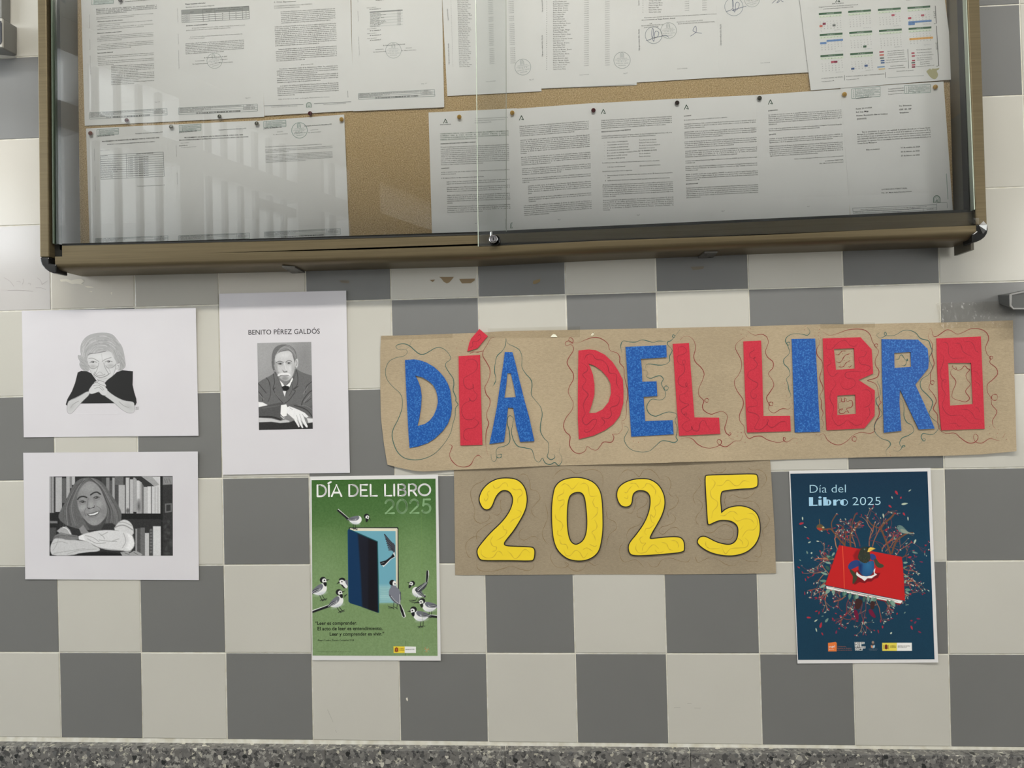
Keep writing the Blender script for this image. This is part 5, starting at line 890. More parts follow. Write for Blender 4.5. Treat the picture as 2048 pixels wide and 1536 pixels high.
RDS = [(ZA, [(1220, 175), (1180, 195), (1150, 250), (1110, 315), (1105, 370), (1140, 430), (1175, 500), (1175, 570), (1150, 640), (1125, 690), (1140, 760), (1175, 810), (1175, 870), (1145, 950), (1148, 1010), (1165, 1060), (1140, 1140), (1135, 1230), (1140, 1320), (1160, 1390)]), (ZA, [(1110, 315), (1060, 328), (1000, 328), (970, 345)]), (ZA, [(757, 1273), (790, 1295), (765, 1370), (780, 1430), (840, 1490), (920, 1505), (980, 1480), (1020, 1410), (1060, 1385), (1092, 1412)]),
       (ZB, [(240, 235), (300, 230), (370, 200), (450, 178), (520, 190), (590, 240), (615, 310), (690, 340), (715, 390), (715, 440), (755, 490), (760, 560), (775, 640), (795, 720), (795, 790), (780, 870), (785, 940), (770, 1010), (735, 1035)]),
       (ZB, [(735, 1040), (740, 1110), (700, 1165), (640, 1170), (655, 1200), (630, 1250), (550, 1250), (515, 1290), (480, 1330), (430, 1325), (380, 1295), (360, 1340), (300, 1368), (240, 1345), (200, 1280), (205, 1190), (160, 1145), (138, 1080), (165, 1000), (225, 920), (238, 850), (215, 800), (187, 740), (200, 680), (238, 610), (238, 550), (200, 490), (175, 440), (190, 390), (235, 320), (240, 280), (210, 250), (170, 265), (155, 240), (170, 220), (200, 215), (230, 235), (235, 200), (205, 180), (192, 210), (215, 240), (240, 235)]),
       (ZB, [(1330, 205), (1370, 172), (1430, 172), (1475, 215), (1490, 290), (1472, 370), (1490, 430), (1550, 490), (1578, 550), (1560, 620), (1525, 700), (1525, 770), (1575, 828), (1560, 880), (1580, 930), (1650, 965), (1710, 945), (1770, 938), (1815, 980), (1805, 1050), (1790, 1100), (1800, 1150), (1835, 1180), (1855, 1165), (1840, 1155), (1830, 1185), (1850, 1215), (1885, 1220)]), (ZB, loop(1605, 823, 20)),
       (ZB, [(1335, 1220), (1400, 1203), (1460, 1220), (1510, 1270), (1580, 1305), (1660, 1310), (1740, 1280), (1755, 1240), (1725, 1222), (1710, 1250), (1740, 1280), (1800, 1298), (1850, 1270), (1890, 1240), (1950, 1235), (1975, 1180)]),
       (ZC, [(200, 228), (120, 290), (110, 350), (160, 450), (170, 530), (140, 610), (95, 680), (120, 770), (180, 860), (185, 930), (150, 1020), (155, 1090), (195, 1140), (205, 1210), (245, 1265), (300, 1245), (370, 1242), (440, 1280), (540, 1305), (600, 1290), (620, 1265), (600, 1252), (600, 1285), (640, 1300), (700, 1262), (750, 1272)]),
       (ZC, [(232, 165), (300, 205), (380, 198), (430, 230), (442, 290), (415, 370), (435, 430), (490, 480), (490, 540), (445, 600), (480, 660), (500, 720), (460, 790), (425, 850), (450, 915), (450, 970), (500, 1003), (560, 970), (600, 958), (650, 965), (680, 935)]), (ZC, loop(472, 910, 19)),
       (ZC, [(958, 240), (968, 290), (940, 350), (945, 410), (990, 470), (1000, 520), (985, 580), (970, 650), (1000, 730), (1000, 770), (972, 830), (990, 890), (985, 950), (1005, 1000), (990, 1060), (1012, 1110), (990, 1165)]),
       (ZC, [(1000, 172), (1070, 208), (1150, 190), (1250, 155), (1350, 143), (1430, 155), (1484, 200), (1509, 270), (1544, 330), (1574, 375), (1539, 460), (1544, 520), (1576, 570), (1564, 630), (1514, 655), (1459, 672), (1514, 690), (1552, 720), (1569, 790), (1584, 870), (1599, 895), (1574, 930), (1579, 1020), (1544, 1090), (1529, 1140), (1534, 1180), (1494, 1210), (1380, 1205), (1310, 1235), (1250, 1290), (1180, 1328), (1110, 1320), (1050, 1280), (1025, 1235), (1000, 1215), (965, 1235)]), (ZD, loop(115, 312, 17)), (ZC, loop(1325, 1270, 24)),
       (ZC, [(1135, 405), (1165, 405), (1200, 370), (1240, 370)]), (ZC, [(1140, 475), (1180, 485), (1230, 415), (1285, 395)]), (ZC, [(1160, 530), (1210, 530), (1240, 490), (1285, 465)]), (ZC, [(1260, 530), (1280, 532), (1295, 515)]),
       (ZC, [(1185, 890), (1170, 855), (1190, 850), (1195, 885), (1225, 885), (1222, 850), (1240, 860), (1250, 885), (1295, 875), (1308, 915), (1290, 945), (1245, 960), (1270, 1000), (1240, 985), (1215, 1008), (1175, 1005), (1170, 975), (1205, 960), (1190, 975), (1160, 950), (1165, 905), (1185, 890)]),
       (ZD, [(660, 180), (648, 230), (690, 300), (685, 400), (708, 500), (670, 600), (670, 690), (655, 750), (700, 810), (730, 880), (700, 960), (740, 1020), (745, 1110), (770, 1180), (830, 1212), (920, 1210), (980, 1260), (1060, 1310), (1130, 1300), (1158, 1250), (1130, 1218), (1110, 1250), (1135, 1300), (1200, 1310), (1280, 1265), (1380, 1285), (1435, 1215)]), (ZD, loop(690, 690, 20)),
       (ZD, [(660, 145), (680, 145), (700, 215), (740, 215), (830, 155), (880, 160), (940, 195), (1000, 180), (1090, 140), (1190, 148), (1250, 190), (1265, 250), (1235, 330), (1250, 400), (1285, 440), (1280, 490), (1340, 540), (1358, 600), (1310, 660), (1255, 710), (1255, 790), (1290, 850), (1300, 920), (1350, 990), (1305, 1080), (1310, 1130), (1335, 1165)]), (ZD, loop(1292, 437, 16)), (ZD, loop(1328, 843, 32)),
       (ZD, [(890, 550), (895, 515), (905, 545), (935, 555), (930, 530), (945, 565), (985, 555), (1020, 520), (1050, 550), (1072, 560), (1035, 610), (1045, 660), (1078, 710), (1030, 780), (1070, 850), (1040, 885), (1000, 885), (900, 850), (895, 790), (930, 700), (920, 660), (880, 610), (880, 570), (900, 550)])]
i_ = ban_ink('g', M_mgreen, GRS, 1.25); o_ = i_.build('marker_squiggles', ban, bann_d, M_mgreen, .0002); o_['label'] = 'green felt-pen squiggles'; o_['kind'] = 'stuff'
i_ = ban_ink('r', M_mred, RDS, 1.2)
for F, pts in ((ZC, [(183, 150), (260, 142), (165, 200), (222, 217), (820, 118), (815, 152), (967, 147), (962, 182), (921, 217), (955, 208), (980, 235), (612, 700), (677, 720), (620, 760), (630, 830), (625, 875), (685, 872), (660, 912), (690, 910), (688, 968), (125, 1240), (165, 1205), (205, 1303), (735, 1310), (785, 1280), (985, 1270), (935, 1225), (1205, 398), (1222, 467), (1185, 512), (1275, 440), (1295, 372)]), (ZA, [(895, 213), (838, 287), (1865, 1262)]), (ZB, [(1533, 410), (968, 1227), (855, 1240), (905, 1252), (850, 1297), (757, 1060), (1925, 1152), (1915, 1190), (1960, 1155)]), (ZD, [(1278, 1142), (1278, 1213), (1345, 1250), (1365, 1175), (1400, 1200), (1450, 1275), (1355, 1210), (255, 1405), (258, 1440), (305, 1358)])):
    for x, y in pts: i_.disc(F, x, y, 3.6, (0, 0, 0), n=6)
o_ = i_.build('marker_squiggles', ban, bann_d, M_mred, .0002); o_['label'] = 'dark red felt-pen squiggles'; o_['kind'] = 'stuff'
def tape(parent, pts, dfn, off=.0006, name='tape_strip'):
    k = Ink(); p = np.array(pts, float); k.poly(None, p, (0, 0, 0))
    return k.build(name, parent, dfn, M_tape, off)
tape(ban, [(762, 672), (905, 667), (905, 675.5), (762, 680)], bann_d); tape(ban, [(976, 657), (1160, 652), (1160, 674.5), (976, 676)], bann_d, .0012); tape(ban, [(1640, 646), (1750, 645), (1750, 655), (1640, 657)], bann_d)
k = Ink(); k.poly(None, [(1872, 606), (1978, 603), (2031, 601), (2031, 656), (1990, 655.5), (1880, 656.5)], (0, 0, 0)); k.build('tape_strip', ban, bann_d, M_tape, .0018)
k = Ink(); k.poly(None, [(1101, 674), (1104, 670), (1107, 668), (1111, 669), (1115, 674)], (235, 228, 205)); k.line(None, [(1182, 671), (1185, 667), (1188, 665), (1185, 671)], 1.6, (226, 218, 196)); k.build('torn_patch', ban, bann_d, M_ink, .0016)

# ---- number sheet
nb = thing('number_banner', 'lower brown kraft paper sheet with large yellow black-edged digits 2025', 'banner')
bannersheet(nb, [(925, 908), (941, 908), (1000, 908.6), (1150, 910.3)], [(915, 1540), (922, 1540.4), (1066, 1549.5), (1147, 1552)], [(905, 929), (1555, 915)], [(905, 1149.8), (930, 1150.5), (1145, 1149), (1328, 1149), (1500, 1147.6), (1552, 1146.5)], bann2_d, M_kraft2, 30, 10)
def digit(F, outer, holes, label, strokes):
    u = F(outer); b0 = .0030 + .0002
    o, top = cut('paper_digit', nb, F, outer, holes, b0, .0007, M_black, 2, label, outset=2.1)
    cut('yellow_face', o, F, outer, holes, top - .0002, .0004, M_yellow, 2)
    marks('marker_swirl', o, F, strokes, 1.25, M_yline, top + .0002)
digit(ZE, [(355, 600), (365, 540), (400, 470), (470, 400), (560, 355), (640, 342), (760, 345), (840, 380), (895, 450), (920, 530), (925, 620), (905, 720), (850, 830), (770, 960), (690, 1060), (650, 1110), (648, 1145), (680, 1160), (740, 1165), (980, 1172), (1010, 1190), (1018, 1230), (1008, 1310), (985, 1333), (700, 1325), (400, 1328), (355, 1308), (330, 1240), (335, 1190), (380, 1130), (480, 1010), (620, 880), (700, 780), (745, 690), (765, 600), (750, 540), (715, 495), (660, 478), (610, 490), (560, 540), (530, 600), (510, 660), (480, 705), (440, 718), (400, 700), (370, 650)], [], 'first digit 2',
      [[(515, 415), (540, 460), (590, 450), (640, 400), (680, 400), (700, 445)], [(740, 460), (790, 480), (850, 475), (870, 530), (820, 580), (815, 640)], [(480, 490), (450, 520), (460, 570), (430, 615), (410, 580)], [(800, 720), (855, 745), (840, 800), (760, 840), (720, 880)], [(635, 905), (650, 955), (685, 970), (660, 1030), (560, 1090)], [(520, 1035), (490, 1090), (510, 1150), (560, 1170), (550, 1210), (500, 1225)], [(380, 1200), (380, 1260), (440, 1300), (520, 1290), (570, 1225), (610, 1230), (640, 1275)], [(690, 1215), (730, 1250), (780, 1310), (830, 1280), (880, 1210), (920, 1200), (965, 1240)]])
digit(ZE, [(1250, 520), (1270, 440), (1340, 370), (1450, 340), (1550, 335), (1650, 355), (1740, 400), (1800, 480), (1825, 580), (1835, 750), (1838, 950), (1820, 1100), (1790, 1220), (1720, 1290), (1620, 1330), (1500, 1330), (1400, 1300), (1300, 1210), (1255, 1100), (1235, 950), (1228, 750), (1235, 620)], [[(1425, 580), (1460, 525), (1530, 500), (1590, 510), (1625, 560), (1640, 650), (1655, 800), (1655, 950), (1630, 1060), (1580, 1120), (1510, 1150), (1450, 1110), (1420, 1020), (1405, 880), (1408, 700)]], 'digit 0',
      [[(1335, 440), (1380, 405), (1430, 430), (1475, 470), (1550, 390)], [(1565, 420), (1620, 400), (1665, 440), (1680, 540), (1720, 560), (1775, 550)], [(1370, 470), (1365, 520), (1300, 560), (1310, 610), (1370, 600), (1370, 650), (1330, 690), (1320, 730)], [(1740, 580), (1720, 630), (1750, 690), (1780, 700), (1770, 770), (1700, 840)], [(1265, 770), (1280, 830), (1340, 870), (1360, 920), (1330, 975)], [(1740, 840), (1770, 900), (1760, 950), (1710, 990), (1740, 1040), (1755, 1100)], [(1300, 960), (1300, 1020), (1350, 1040)], [(1320, 1075), (1340, 1130), (1400, 1140), (1420, 1200)], [(1370, 1200), (1400, 1270), (1450, 1270), (1510, 1210), (1560, 1230), (1610, 1300), (1660, 1240)], [(1600, 1200), (1650, 1180), (1720, 1220)], [(1680, 1135), (1740, 1160), (1770, 1150)]])
digit(ZF, [(95, 480), (130, 430), (200, 385), (300, 355), (420, 348), (500, 365), (580, 420), (630, 500), (655, 580), (655, 680), (620, 790), (560, 900), (500, 1000), (472, 1062), (490, 1075), (560, 1067), (700, 1052), (820, 1050), (865, 1070), (888, 1110), (893, 1180), (885, 1225), (700, 1245), (450, 1265), (270, 1268), (232, 1230), (225, 1160), (245, 1110), (330, 1010), (420, 880), (470, 760), (490, 660), (490, 570), (470, 520), (420, 485), (340, 480), (285, 510), (265, 560), (260, 640), (230, 675), (180, 682), (130, 665), (95, 600), (85, 540)], [], 'second digit 2',
      [[(240, 405), (310, 405), (350, 460)], [(270, 430), (230, 470), (200, 515), (170, 505)], [(170, 570), (210, 585), (215, 545)], [(380, 465), (420, 440), (440, 405), (490, 415), (540, 470), (550, 500), (540, 550)], [(580, 550), (610, 590), (590, 650), (540, 690), (550, 750), (530, 810), (490, 780), (500, 860), (535, 890), (480, 940), (430, 950), (420, 1000), (440, 1020)], [(400, 1035), (360, 1070), (380, 1120), (430, 1120), (400, 1160), (385, 1220)], [(320, 1130), (310, 1190), (350, 1240), (430, 1230), (480, 1170), (530, 1140), (590, 1190)], [(540, 1200), (580, 1240), (650, 1220)], [(620, 1110), (680, 1130), (710, 1190), (760, 1210)], [(730, 1090), (790, 1095), (825, 1140), (820, 1180)]])
digit(ZF, [(1150, 320), (1170, 308), (1450, 300), (1750, 292), (1772, 310), (1778, 380), (1770, 455), (1550, 465), (1370, 485), (1335, 505), (1325, 600), (1335, 700), (1337, 762), (1345, 760), (1400, 710), (1500, 680), (1600, 678), (1700, 710), (1770, 770), (1800, 860), (1805, 980), (1780, 1080), (1720, 1170), (1620, 1240), (1480, 1272), (1350, 1265), (1220, 1235), (1120, 1180), (1065, 1130), (1055, 1100), (1080, 1055), (1130, 1042), (1180, 1060), (1280, 1115), (1400, 1145), (1470, 1140), (1530, 1090), (1550, 1000), (1545, 920), (1500, 870), (1440, 845), (1340, 838), (1280, 855), (1195, 896), (1186, 892), (1180, 860), (1170, 700), (1158, 500)], [], 'digit 5',
      [[(1225, 345), (1265, 390), (1250, 440), (1210, 500), (1225, 570), (1290, 620), (1290, 680), (1240, 740), (1225, 820)], [(1285, 425), (1350, 425), (1400, 370), (1440, 370), (1500, 425), (1550, 425), (1610, 370), (1680, 385)], [(1330, 790), (1380, 790), (1440, 745), (1500, 745), (1545, 785)], [(1480, 800), (1530, 855), (1620, 830), (1700, 840), (1740, 890)], [(1650, 770), (1720, 770), (1770, 830), (1775, 900), (1730, 960), (1650, 970), (1590, 1050)], [(1610, 910), (1570, 960)], [(1150, 1100), (1160, 1160), (1220, 1190), (1330, 1180)], [(1340, 1150), (1390, 1250), (1450, 1190), (1550, 1180), (1640, 1170), (1670, 1110), (1630, 1060)], [(1540, 1060), (1590, 1100), (1600, 1140)]])
BR = [(ZE, [(440, 300), (400, 370), (300, 420), (250, 500), (260, 600), (300, 720), (290, 820), (350, 880), (440, 860), (480, 800), (430, 750)]), (ZE, [(820, 330), (870, 290), (930, 310), (965, 400), (970, 470), (1050, 500), (1085, 580), (1040, 640), (985, 710), (1000, 780), (1075, 830)]), (ZE, [(650, 600), (610, 610), (610, 680), (615, 740), (570, 785), (500, 760)]), (ZE, [(540, 850), (430, 910), (330, 990), (320, 1060), (340, 1110)]), (ZE, [(380, 1060), (300, 1040), (210, 1100), (190, 1180), (220, 1280), (290, 1310)]), (ZE, [(920, 920), (840, 980), (840, 1060), (900, 1085), (980, 1045), (1040, 1050), (1060, 1090)]), (ZE, [(320, 1310), (330, 1420), (400, 1460), (520, 1460), (640, 1430), (740, 1400), (860, 1440), (960, 1450), (1010, 1400), (1000, 1360)]),
      (ZE, [(1230, 350), (1280, 280), (1350, 235), (1440, 235), (1520, 285), (1600, 260), (1700, 235), (1800, 260), (1840, 330), (1840, 430)]), (ZE, [(1140, 620), (1160, 700), (1180, 800), (1145, 900), (1110, 1000), (1140, 1090), (1200, 1150)]), (ZE, [(1240, 1210), (1210, 1300), (1270, 1400), (1370, 1420), (1430, 1380), (1380, 1350), (1450, 1430), (1530, 1460), (1610, 1430), (1660, 1350), (1740, 1390), (1810, 1360)]), (ZE, [(1880, 720), (1900, 820), (1990, 870), (2000, 950), (1920, 1020), (1880, 1150)]),
      (ZF, [(90, 360), (150, 270), (210, 240), (280, 260), (350, 320), (400, 250), (470, 230), (550, 280), (600, 350), (650, 360)]), (ZF, [(650, 310), (710, 340), (735, 420), (710, 520), (780, 580)]), (ZF, [(790, 540), (825, 600), (790, 680), (700, 740), (710, 830)]), (ZF, [(750, 770), (790, 830), (740, 890), (620, 930), (590, 980), (640, 1015), (720, 950), (790, 930), (870, 995)]), (ZF, [(350, 570), (310, 590), (300, 680), (260, 760), (190, 745)]), (ZF, [(390, 560), (450, 590), (430, 660), (340, 720), (330, 800), (390, 830), (350, 900), (240, 950), (200, 1030), (215, 1085)]), (ZF, [(175, 1105), (120, 1180), (125, 1290), (180, 1350), (290, 1320), (350, 1350), (410, 1415)]), (ZF, [(450, 1350), (500, 1405), (570, 1400), (620, 1330), (720, 1300), (850, 1340), (940, 1345), (970, 1280)]),
      (ZF, [(1055, 320), (1100, 400), (1050, 480), (1000, 560), (1030, 660)]), (ZF, [(1055, 595), (1110, 640), (1100, 720), (1040, 800), (1040, 870), (1070, 900)]), (ZF, [(1110, 900), (1150, 990), (1240, 990), (1320, 920), (1400, 900), (1470, 940), (1490, 1010), (1450, 1075), (1340, 1070), (1240, 1040)]), (ZF, [(1400, 530), (1380, 620), (1400, 680)]), (ZF, [(1430, 570), (1480, 540), (1550, 570), (1630, 585), (1700, 550), (1750, 490)]), (ZF, [(1460, 630), (1600, 620), (1720, 620), (1790, 680), (1810, 740)]), (ZF, [(1200, 230), (1260, 270), (1350, 270), (1400, 220)]), (ZF, [(1650, 205), (1710, 240), (1800, 240), (1870, 290), (1880, 380), (1820, 455)]), (ZF, [(1860, 750), (1920, 830), (1890, 910), (1840, 970), (1860, 1080)]), (ZF, [(1075, 1300), (1030, 1290), (1060, 1355), (1120, 1330), (1200, 1300), (1300, 1320), (1400, 1380), (1500, 1390), (1555, 1340)]), (ZF, [(1580, 1290), (1640, 1330), (1700, 1345), (1790, 1340)]), (ZF, [(1810, 1110), (1830, 1220), (1800, 1290), (1730, 1270)])]
i_ = ban_ink('b', M_mbrown, BR, .8); i_.build('marker_squiggles', nb, bann2_d, M_mbrown, .0002)['label'] = 'faint brown felt-pen squiggles'
# ================================================================ PRINTED PICTURES (colour carried by a fine mesh)
class Canvas:
    def __init__(s, F, corners, bgc, dens=1.4):
        """corners TL,TR,BR,BL in frame F"""
        s.F = F; s.k = F.k; q = F(corners); s.q = q
        s.w = int(np.linalg.norm(q[1] - q[0]) * dens) + 1; s.h = int(np.linalg.norm(q[3] - q[0]) * dens) + 1
        s.a = np.empty((s.h, s.w, 3)); s.a[:] = bgc
        U, V = np.meshgrid(np.linspace(0, 1, s.w), np.linspace(0, 1, s.h)); s.U, s.V = U, V
        U_, V_ = U[..., None], V[..., None]
        s.px = (q[0] * (1 - U_) + q[1] * U_) * (1 - V_) + (q[3] * (1 - U_) + q[2] * U_) * V_
        s.g = (s.px - F.o) / F.k                      # every sample in frame units
        s.px1 = 1.0 / dens / F.k                      # one sample in frame units
        s.rg = np.random.RandomState(4)
    def _sub(s, lo, hi):
        g = s.g; m = (g[..., 0] >= lo[0]) & (g[..., 0] <= hi[0]) & (g[..., 1] >= lo[1]) & (g[..., 1] <= hi[1])
        if not m.any(): return None
        r = np.where(m.any(1))[0]; c = np.where(m.any(0))[0]; return slice(r[0], r[-1] + 1), slice(c[0], c[-1] + 1)
    def _put(s, sl, cov, col):
        cov = cov[..., None]; col = np.asarray(col, float); s.a[sl] = s.a[sl] * (1 - cov) + col * cov
    def poly(s, pts, col, soft=0.0, alpha=1.0, sm=0):
        p = np.asarray(pts, float)
        if sm: p = chaikin(p, sm)
        pad = soft + 2 * s.px1; sl = s._sub(p.min(0) - pad, p.max(0) + pad)
        if sl is None: return
        g = s.g[sl]; x, y = g[..., 0], g[..., 1]; ins = np.zeros(x.shape, bool); dist = np.full(x.shape, 1e9); n = len(p)
        for i in range(n):
            x0, y0 = p[i]; x1, y1 = p[(i + 1) % n]
            if y0 != y1:
                c = ((y0 > y) != (y1 > y)) & (x < (x1 - x0) * (y - y0) / (y1 - y0) + x0); ins ^= c
            dx, dy = x1 - x0, y1 - y0; L2_ = dx * dx + dy * dy + 1e-12; t = np.clip(((x - x0) * dx + (y - y0) * dy) / L2_, 0, 1)
            dist = np.minimum(dist, (x - x0 - t * dx) ** 2 + (y - y0 - t * dy) ** 2)
        dist = np.sqrt(dist) * np.where(ins, 1, -1); ww = max(soft, s.px1 * .6)
        s._put(sl, np.clip(dist / ww * .5 + .5, 0, 1) * alpha, col)
    def ell(s, cx, cy, rx, ry, col, rot=0.0, soft=0.0, alpha=1.0):
        R_ = max(rx, ry) + soft + 2 * s.px1; sl = s._sub((cx - R_, cy - R_), (cx + R_, cy + R_))
        if sl is None: return
        g = s.g[sl]; x, y = g[..., 0] - cx, g[..., 1] - cy; c, n = math.cos(rot), math.sin(rot); X, Y = x * c + y * n, -x * n + y * c
        r = np.sqrt((X / rx) ** 2 + (Y / ry) ** 2); d = (1 - r) * min(rx, ry); ww = max(soft, s.px1 * .6); s._put(sl, np.clip(d / ww * .5 + .5, 0, 1) * alpha, col)
    def line(s, pts, w, col, alpha=1.0, k=5, soft=0.0):
        p = catmull(pts, k) if k and len(pts) > 2 else np.asarray(pts, float); pad = w + 2 * s.px1 + soft; sl = s._sub(p.min(0) - pad, p.max(0) + pad)
        if sl is None: return
        g = s.g[sl]; x, y = g[..., 0], g[..., 1]; dist = np.full(x.shape, 1e9)
        for i in range(len(p) - 1):
            x0, y0 = p[i]; dx, dy = p[i + 1] - p[i]; L2_ = dx * dx + dy * dy + 1e-12; t = np.clip(((x - x0) * dx + (y - y0) * dy) / L2_, 0, 1)
            dist = np.minimum(dist, (x - x0 - t * dx) ** 2 + (y - y0 - t * dy) ** 2)
        ww = max(s.px1, soft); s._put(sl, np.clip((w / 2 - np.sqrt(dist)) / ww + .5, 0, 1) * alpha * min(1, w / s.px1 + .25), col)
    def grad(s, stops, axis=1):
        v = s.V if axis == 1 else s.U; xs = [t for t, _ in stops]
        for c in range(3): s.a[..., c] = np.interp(v, xs, [q[c] for _, q in stops])
    def noise(s, amp, cell=3, seed=1, mul=False):
        r = np.random.RandomState(seed); hh, ww = s.h // cell + 2, s.w // cell + 2; n = r.uniform(-1, 1, (hh, ww)); yy = np.linspace(0, hh - 1.01, s.h); xx = np.linspace(0, ww - 1.01, s.w)
        y0 = yy.astype(int); x0 = xx.astype(int); fy = (yy - y0)[:, None]; fx = (xx - x0)[None]
        m = (n[y0][:, x0] * (1 - fy) * (1 - fx) + n[y0 + 1][:, x0] * fy * (1 - fx) + n[y0][:, x0 + 1] * (1 - fy) * fx + n[y0 + 1][:, x0 + 1] * fy * fx)
        s.a += (m * amp)[..., None]
    def build(s, name, parent, dfn, off=.0002, key=None, mat_=None):
        i, j = np.meshgrid(np.arange(s.h - 1), np.arange(s.w - 1), indexing='ij'); k = (i * s.w + j).ravel()
        f = np.stack([k, k + 1, k + s.w + 1, k + s.w], 1)
        if key is not None:
            e = np.abs(s.a - np.asarray(key)).max(2) < 1.5; e = (e[:-1, :-1] & e[1:, :-1] & e[:-1, 1:] & e[1:, 1:]).ravel(); f = f[~e]
        p = s.px.reshape(-1, 2); return obj(name, PX(p, dfn(p) + off), f, mat_ or M_ink, parent, cols=alb(np.clip(s.a, 0, 255).reshape(-1, 3)))
def G(v): return (v, v, v * 1.01)
def wavy(px, amp=.0012, sx=70., base=.0012, ph=0.0, corner=(0, 0, 0, 0)):
    q = np.asarray(px, float)
    def f(p):
        u = np.clip((p[:, 0] - q[0, 0]) / (q[1, 0] - q[0, 0]), 0, 1); v = np.clip((p[:, 1] - q[0, 1]) / (q[3, 1] - q[0, 1]), 0, 1)
        c = corner; lift = c[0] * ((1 - u) * (1 - v)) ** 6 + c[1] * (u * (1 - v)) ** 6 + c[2] * (u * v) ** 6 + c[3] * ((1 - u) * v) ** 6
        return base + amp * (.5 + .5 * np.sin(p[:, 0] / sx + ph) * np.cos(p[:, 1] / (sx * 1.3) + ph)) * (1 - (1 - u) ** 12) + lift
    return f
# ---- caricature
Q1 = Z(0, 600, .2246094); px = [(43.5, 621.5), (391.5, 616), (397, 871.5), (47.5, 874.5)]; df = wavy(px, .0016, 66, corner=(.001, .006, .001, .002))
r, _ = sheet('caricature_print', 'white sheet with a pencil caricature of an old woman in black resting on clasped hands', 'print', px, .001, M_paper3, None, dfn=df, nu=28, nv=20)
KEY = np.array([211., 208., 214.])
c = Canvas(Q1, [(560, 260), (1260, 260), (1260, 1040), (560, 1040)], KEY, 1.55)
skin = G(188); c.poly([(690, 485), (722, 496), (712, 450), (718, 395), (742, 350), (785, 312), (850, 293), (930, 288), (990, 298), (1022, 322), (1052, 362), (1088, 410), (1105, 470), (1116, 540), (1122, 590), (1100, 618), (1070, 632), (1035, 625), (1000, 560), (800, 560), (790, 650), (752, 636), (720, 612), (703, 575), (712, 548), (694, 522)], G(158), sm=1)
rr = random.Random(2)
for i in range(120):
    t = rr.random(); x = 730 + rr.random() * 330; y = 305 + rr.random() * 170 + abs(x - 920) * .35; a = math.atan2(y - 520, x - 910) + math.pi / 2; L_ = rr.uniform(10, 34)
    c.line([(x - L_ * math.cos(a), y - L_ * math.sin(a)), (x, y - 3), (x + L_ * math.cos(a), y + L_ * math.sin(a))], rr.uniform(2, 5), G(rr.choice((128, 140, 178, 190, 196))), .6)
for i in range(24): y = 480 + rr.random() * 130; x = 1050 + rr.random() * 55; c.line([(x - 12, y - 20), (x, y), (x + 4, y + 20)], 3, G(rr.choice((120, 135, 185))), .6)
for i in range(14): y = 500 + rr.random() * 120; x = 715 + rr.random() * 55; c.line([(x - 10, y - 8), (x, y), (x + 14, y + 10)], 3, G(rr.choice((115, 130, 180))), .6)
c.poly([(775, 505), (800, 482), (870, 472), (940, 456), (993, 460), (1005, 500), (1032, 545), (1044, 572), (1036, 620), (1012, 660), (992, 690), (955, 715), (920, 726), (880, 716), (852, 702), (835, 682), (812, 650), (795, 622), (780, 575)], skin, sm=1)
c.poly([(1040, 575), (1066, 562), (1062, 612), (1040, 632)], G(196)); c.line([(1045, 585), (1055, 580), (1050, 615)], 3, G(100))
c.ell(905, 510, 90, 30, G(205), 0, 20, .6); c.ell(860, 620, 30, 45, G(200), 0, 15, .5); c.ell(985, 640, 30, 40, G(200), 0, 15, .5)
for p, w, g_ in (([(785, 492), (800, 480), (850, 474), (875, 470), (940, 458)], 4, 70), ([(790, 520), (830, 520), (880, 548)], 5, 110), ([(910, 548), (940, 528), (990, 512)], 5, 110), ([(800, 560), (822, 545), (862, 555)], 4, 70), ([(935, 552), (965, 540), (1000, 550)], 4, 70), ([(790, 580), (805, 605), (840, 612), (868, 590)], 5, 110), ([(940, 585), (960, 605), (1000, 600), (1030, 575)], 5, 110), ([(880, 560), (868, 610), (850, 650)], 4, 120), ([(925, 560), (935, 600), (970, 660)], 5, 115), ([(850, 650), (870, 672), (920, 668), (935, 660)], 4, 95), ([(865, 655), (890, 640), (915, 660)], 3, 120), ([(840, 660), (860, 680), (900, 690), (945, 676), (975, 655)], 5, 80), ([(845, 640), (835, 665), (850, 695)], 4, 110), ([(880, 700), (920, 704), (950, 695)], 3, 130), ([(780, 545), (790, 600), (812, 650)], 3, 120), ([(1035, 560), (1020, 640), (990, 690), (925, 727), (860, 706)], 3, 95), ([(905, 480), (912, 545)], 3, 150), ([(960, 600), (975, 625), (985, 655)], 3, 130)): c.line(p, w, G(g_), .75)
c.ell(826, 553, 12, 7, G(60)); c.ell(967, 549, 12, 7, G(60)); c.ell(822, 552, 4, 3, G(200)); c.ell(963, 548, 4, 3, G(200)); c.ell(828, 592, 26, 14, G(150), 0, 10, .6); c.ell(985, 585, 28, 14, G(150), 0, 10, .6)
K1 = G(36)
c.poly([(692, 645), (722, 631), (770, 634), (812, 652), (850, 705), (880, 745), (930, 740), (965, 705), (1002, 678), (1040, 642), (1090, 625), (1150, 631), (1184, 634), (1183, 700), (1181, 755), (1195, 820), (1214, 880), (1217, 915), (1205, 940), (1180, 930), (1020, 920), (720, 922), (600, 944), (585, 930), (600, 882), (640, 812), (668, 740)], K1)
c.poly([(598, 932), (615, 893), (690, 862), (785, 806), (803, 838), (730, 905), (682, 960), (642, 1006), (614, 1013), (597, 985)], G(184), sm=1); c.poly([(925, 775), (975, 822), (1040, 866), (1110, 896), (1180, 904), (1198, 922), (1195, 990), (1170, 1007), (1125, 1000), (1070, 965), (1000, 902), (925, 850), (890, 812)], G(184), sm=1)
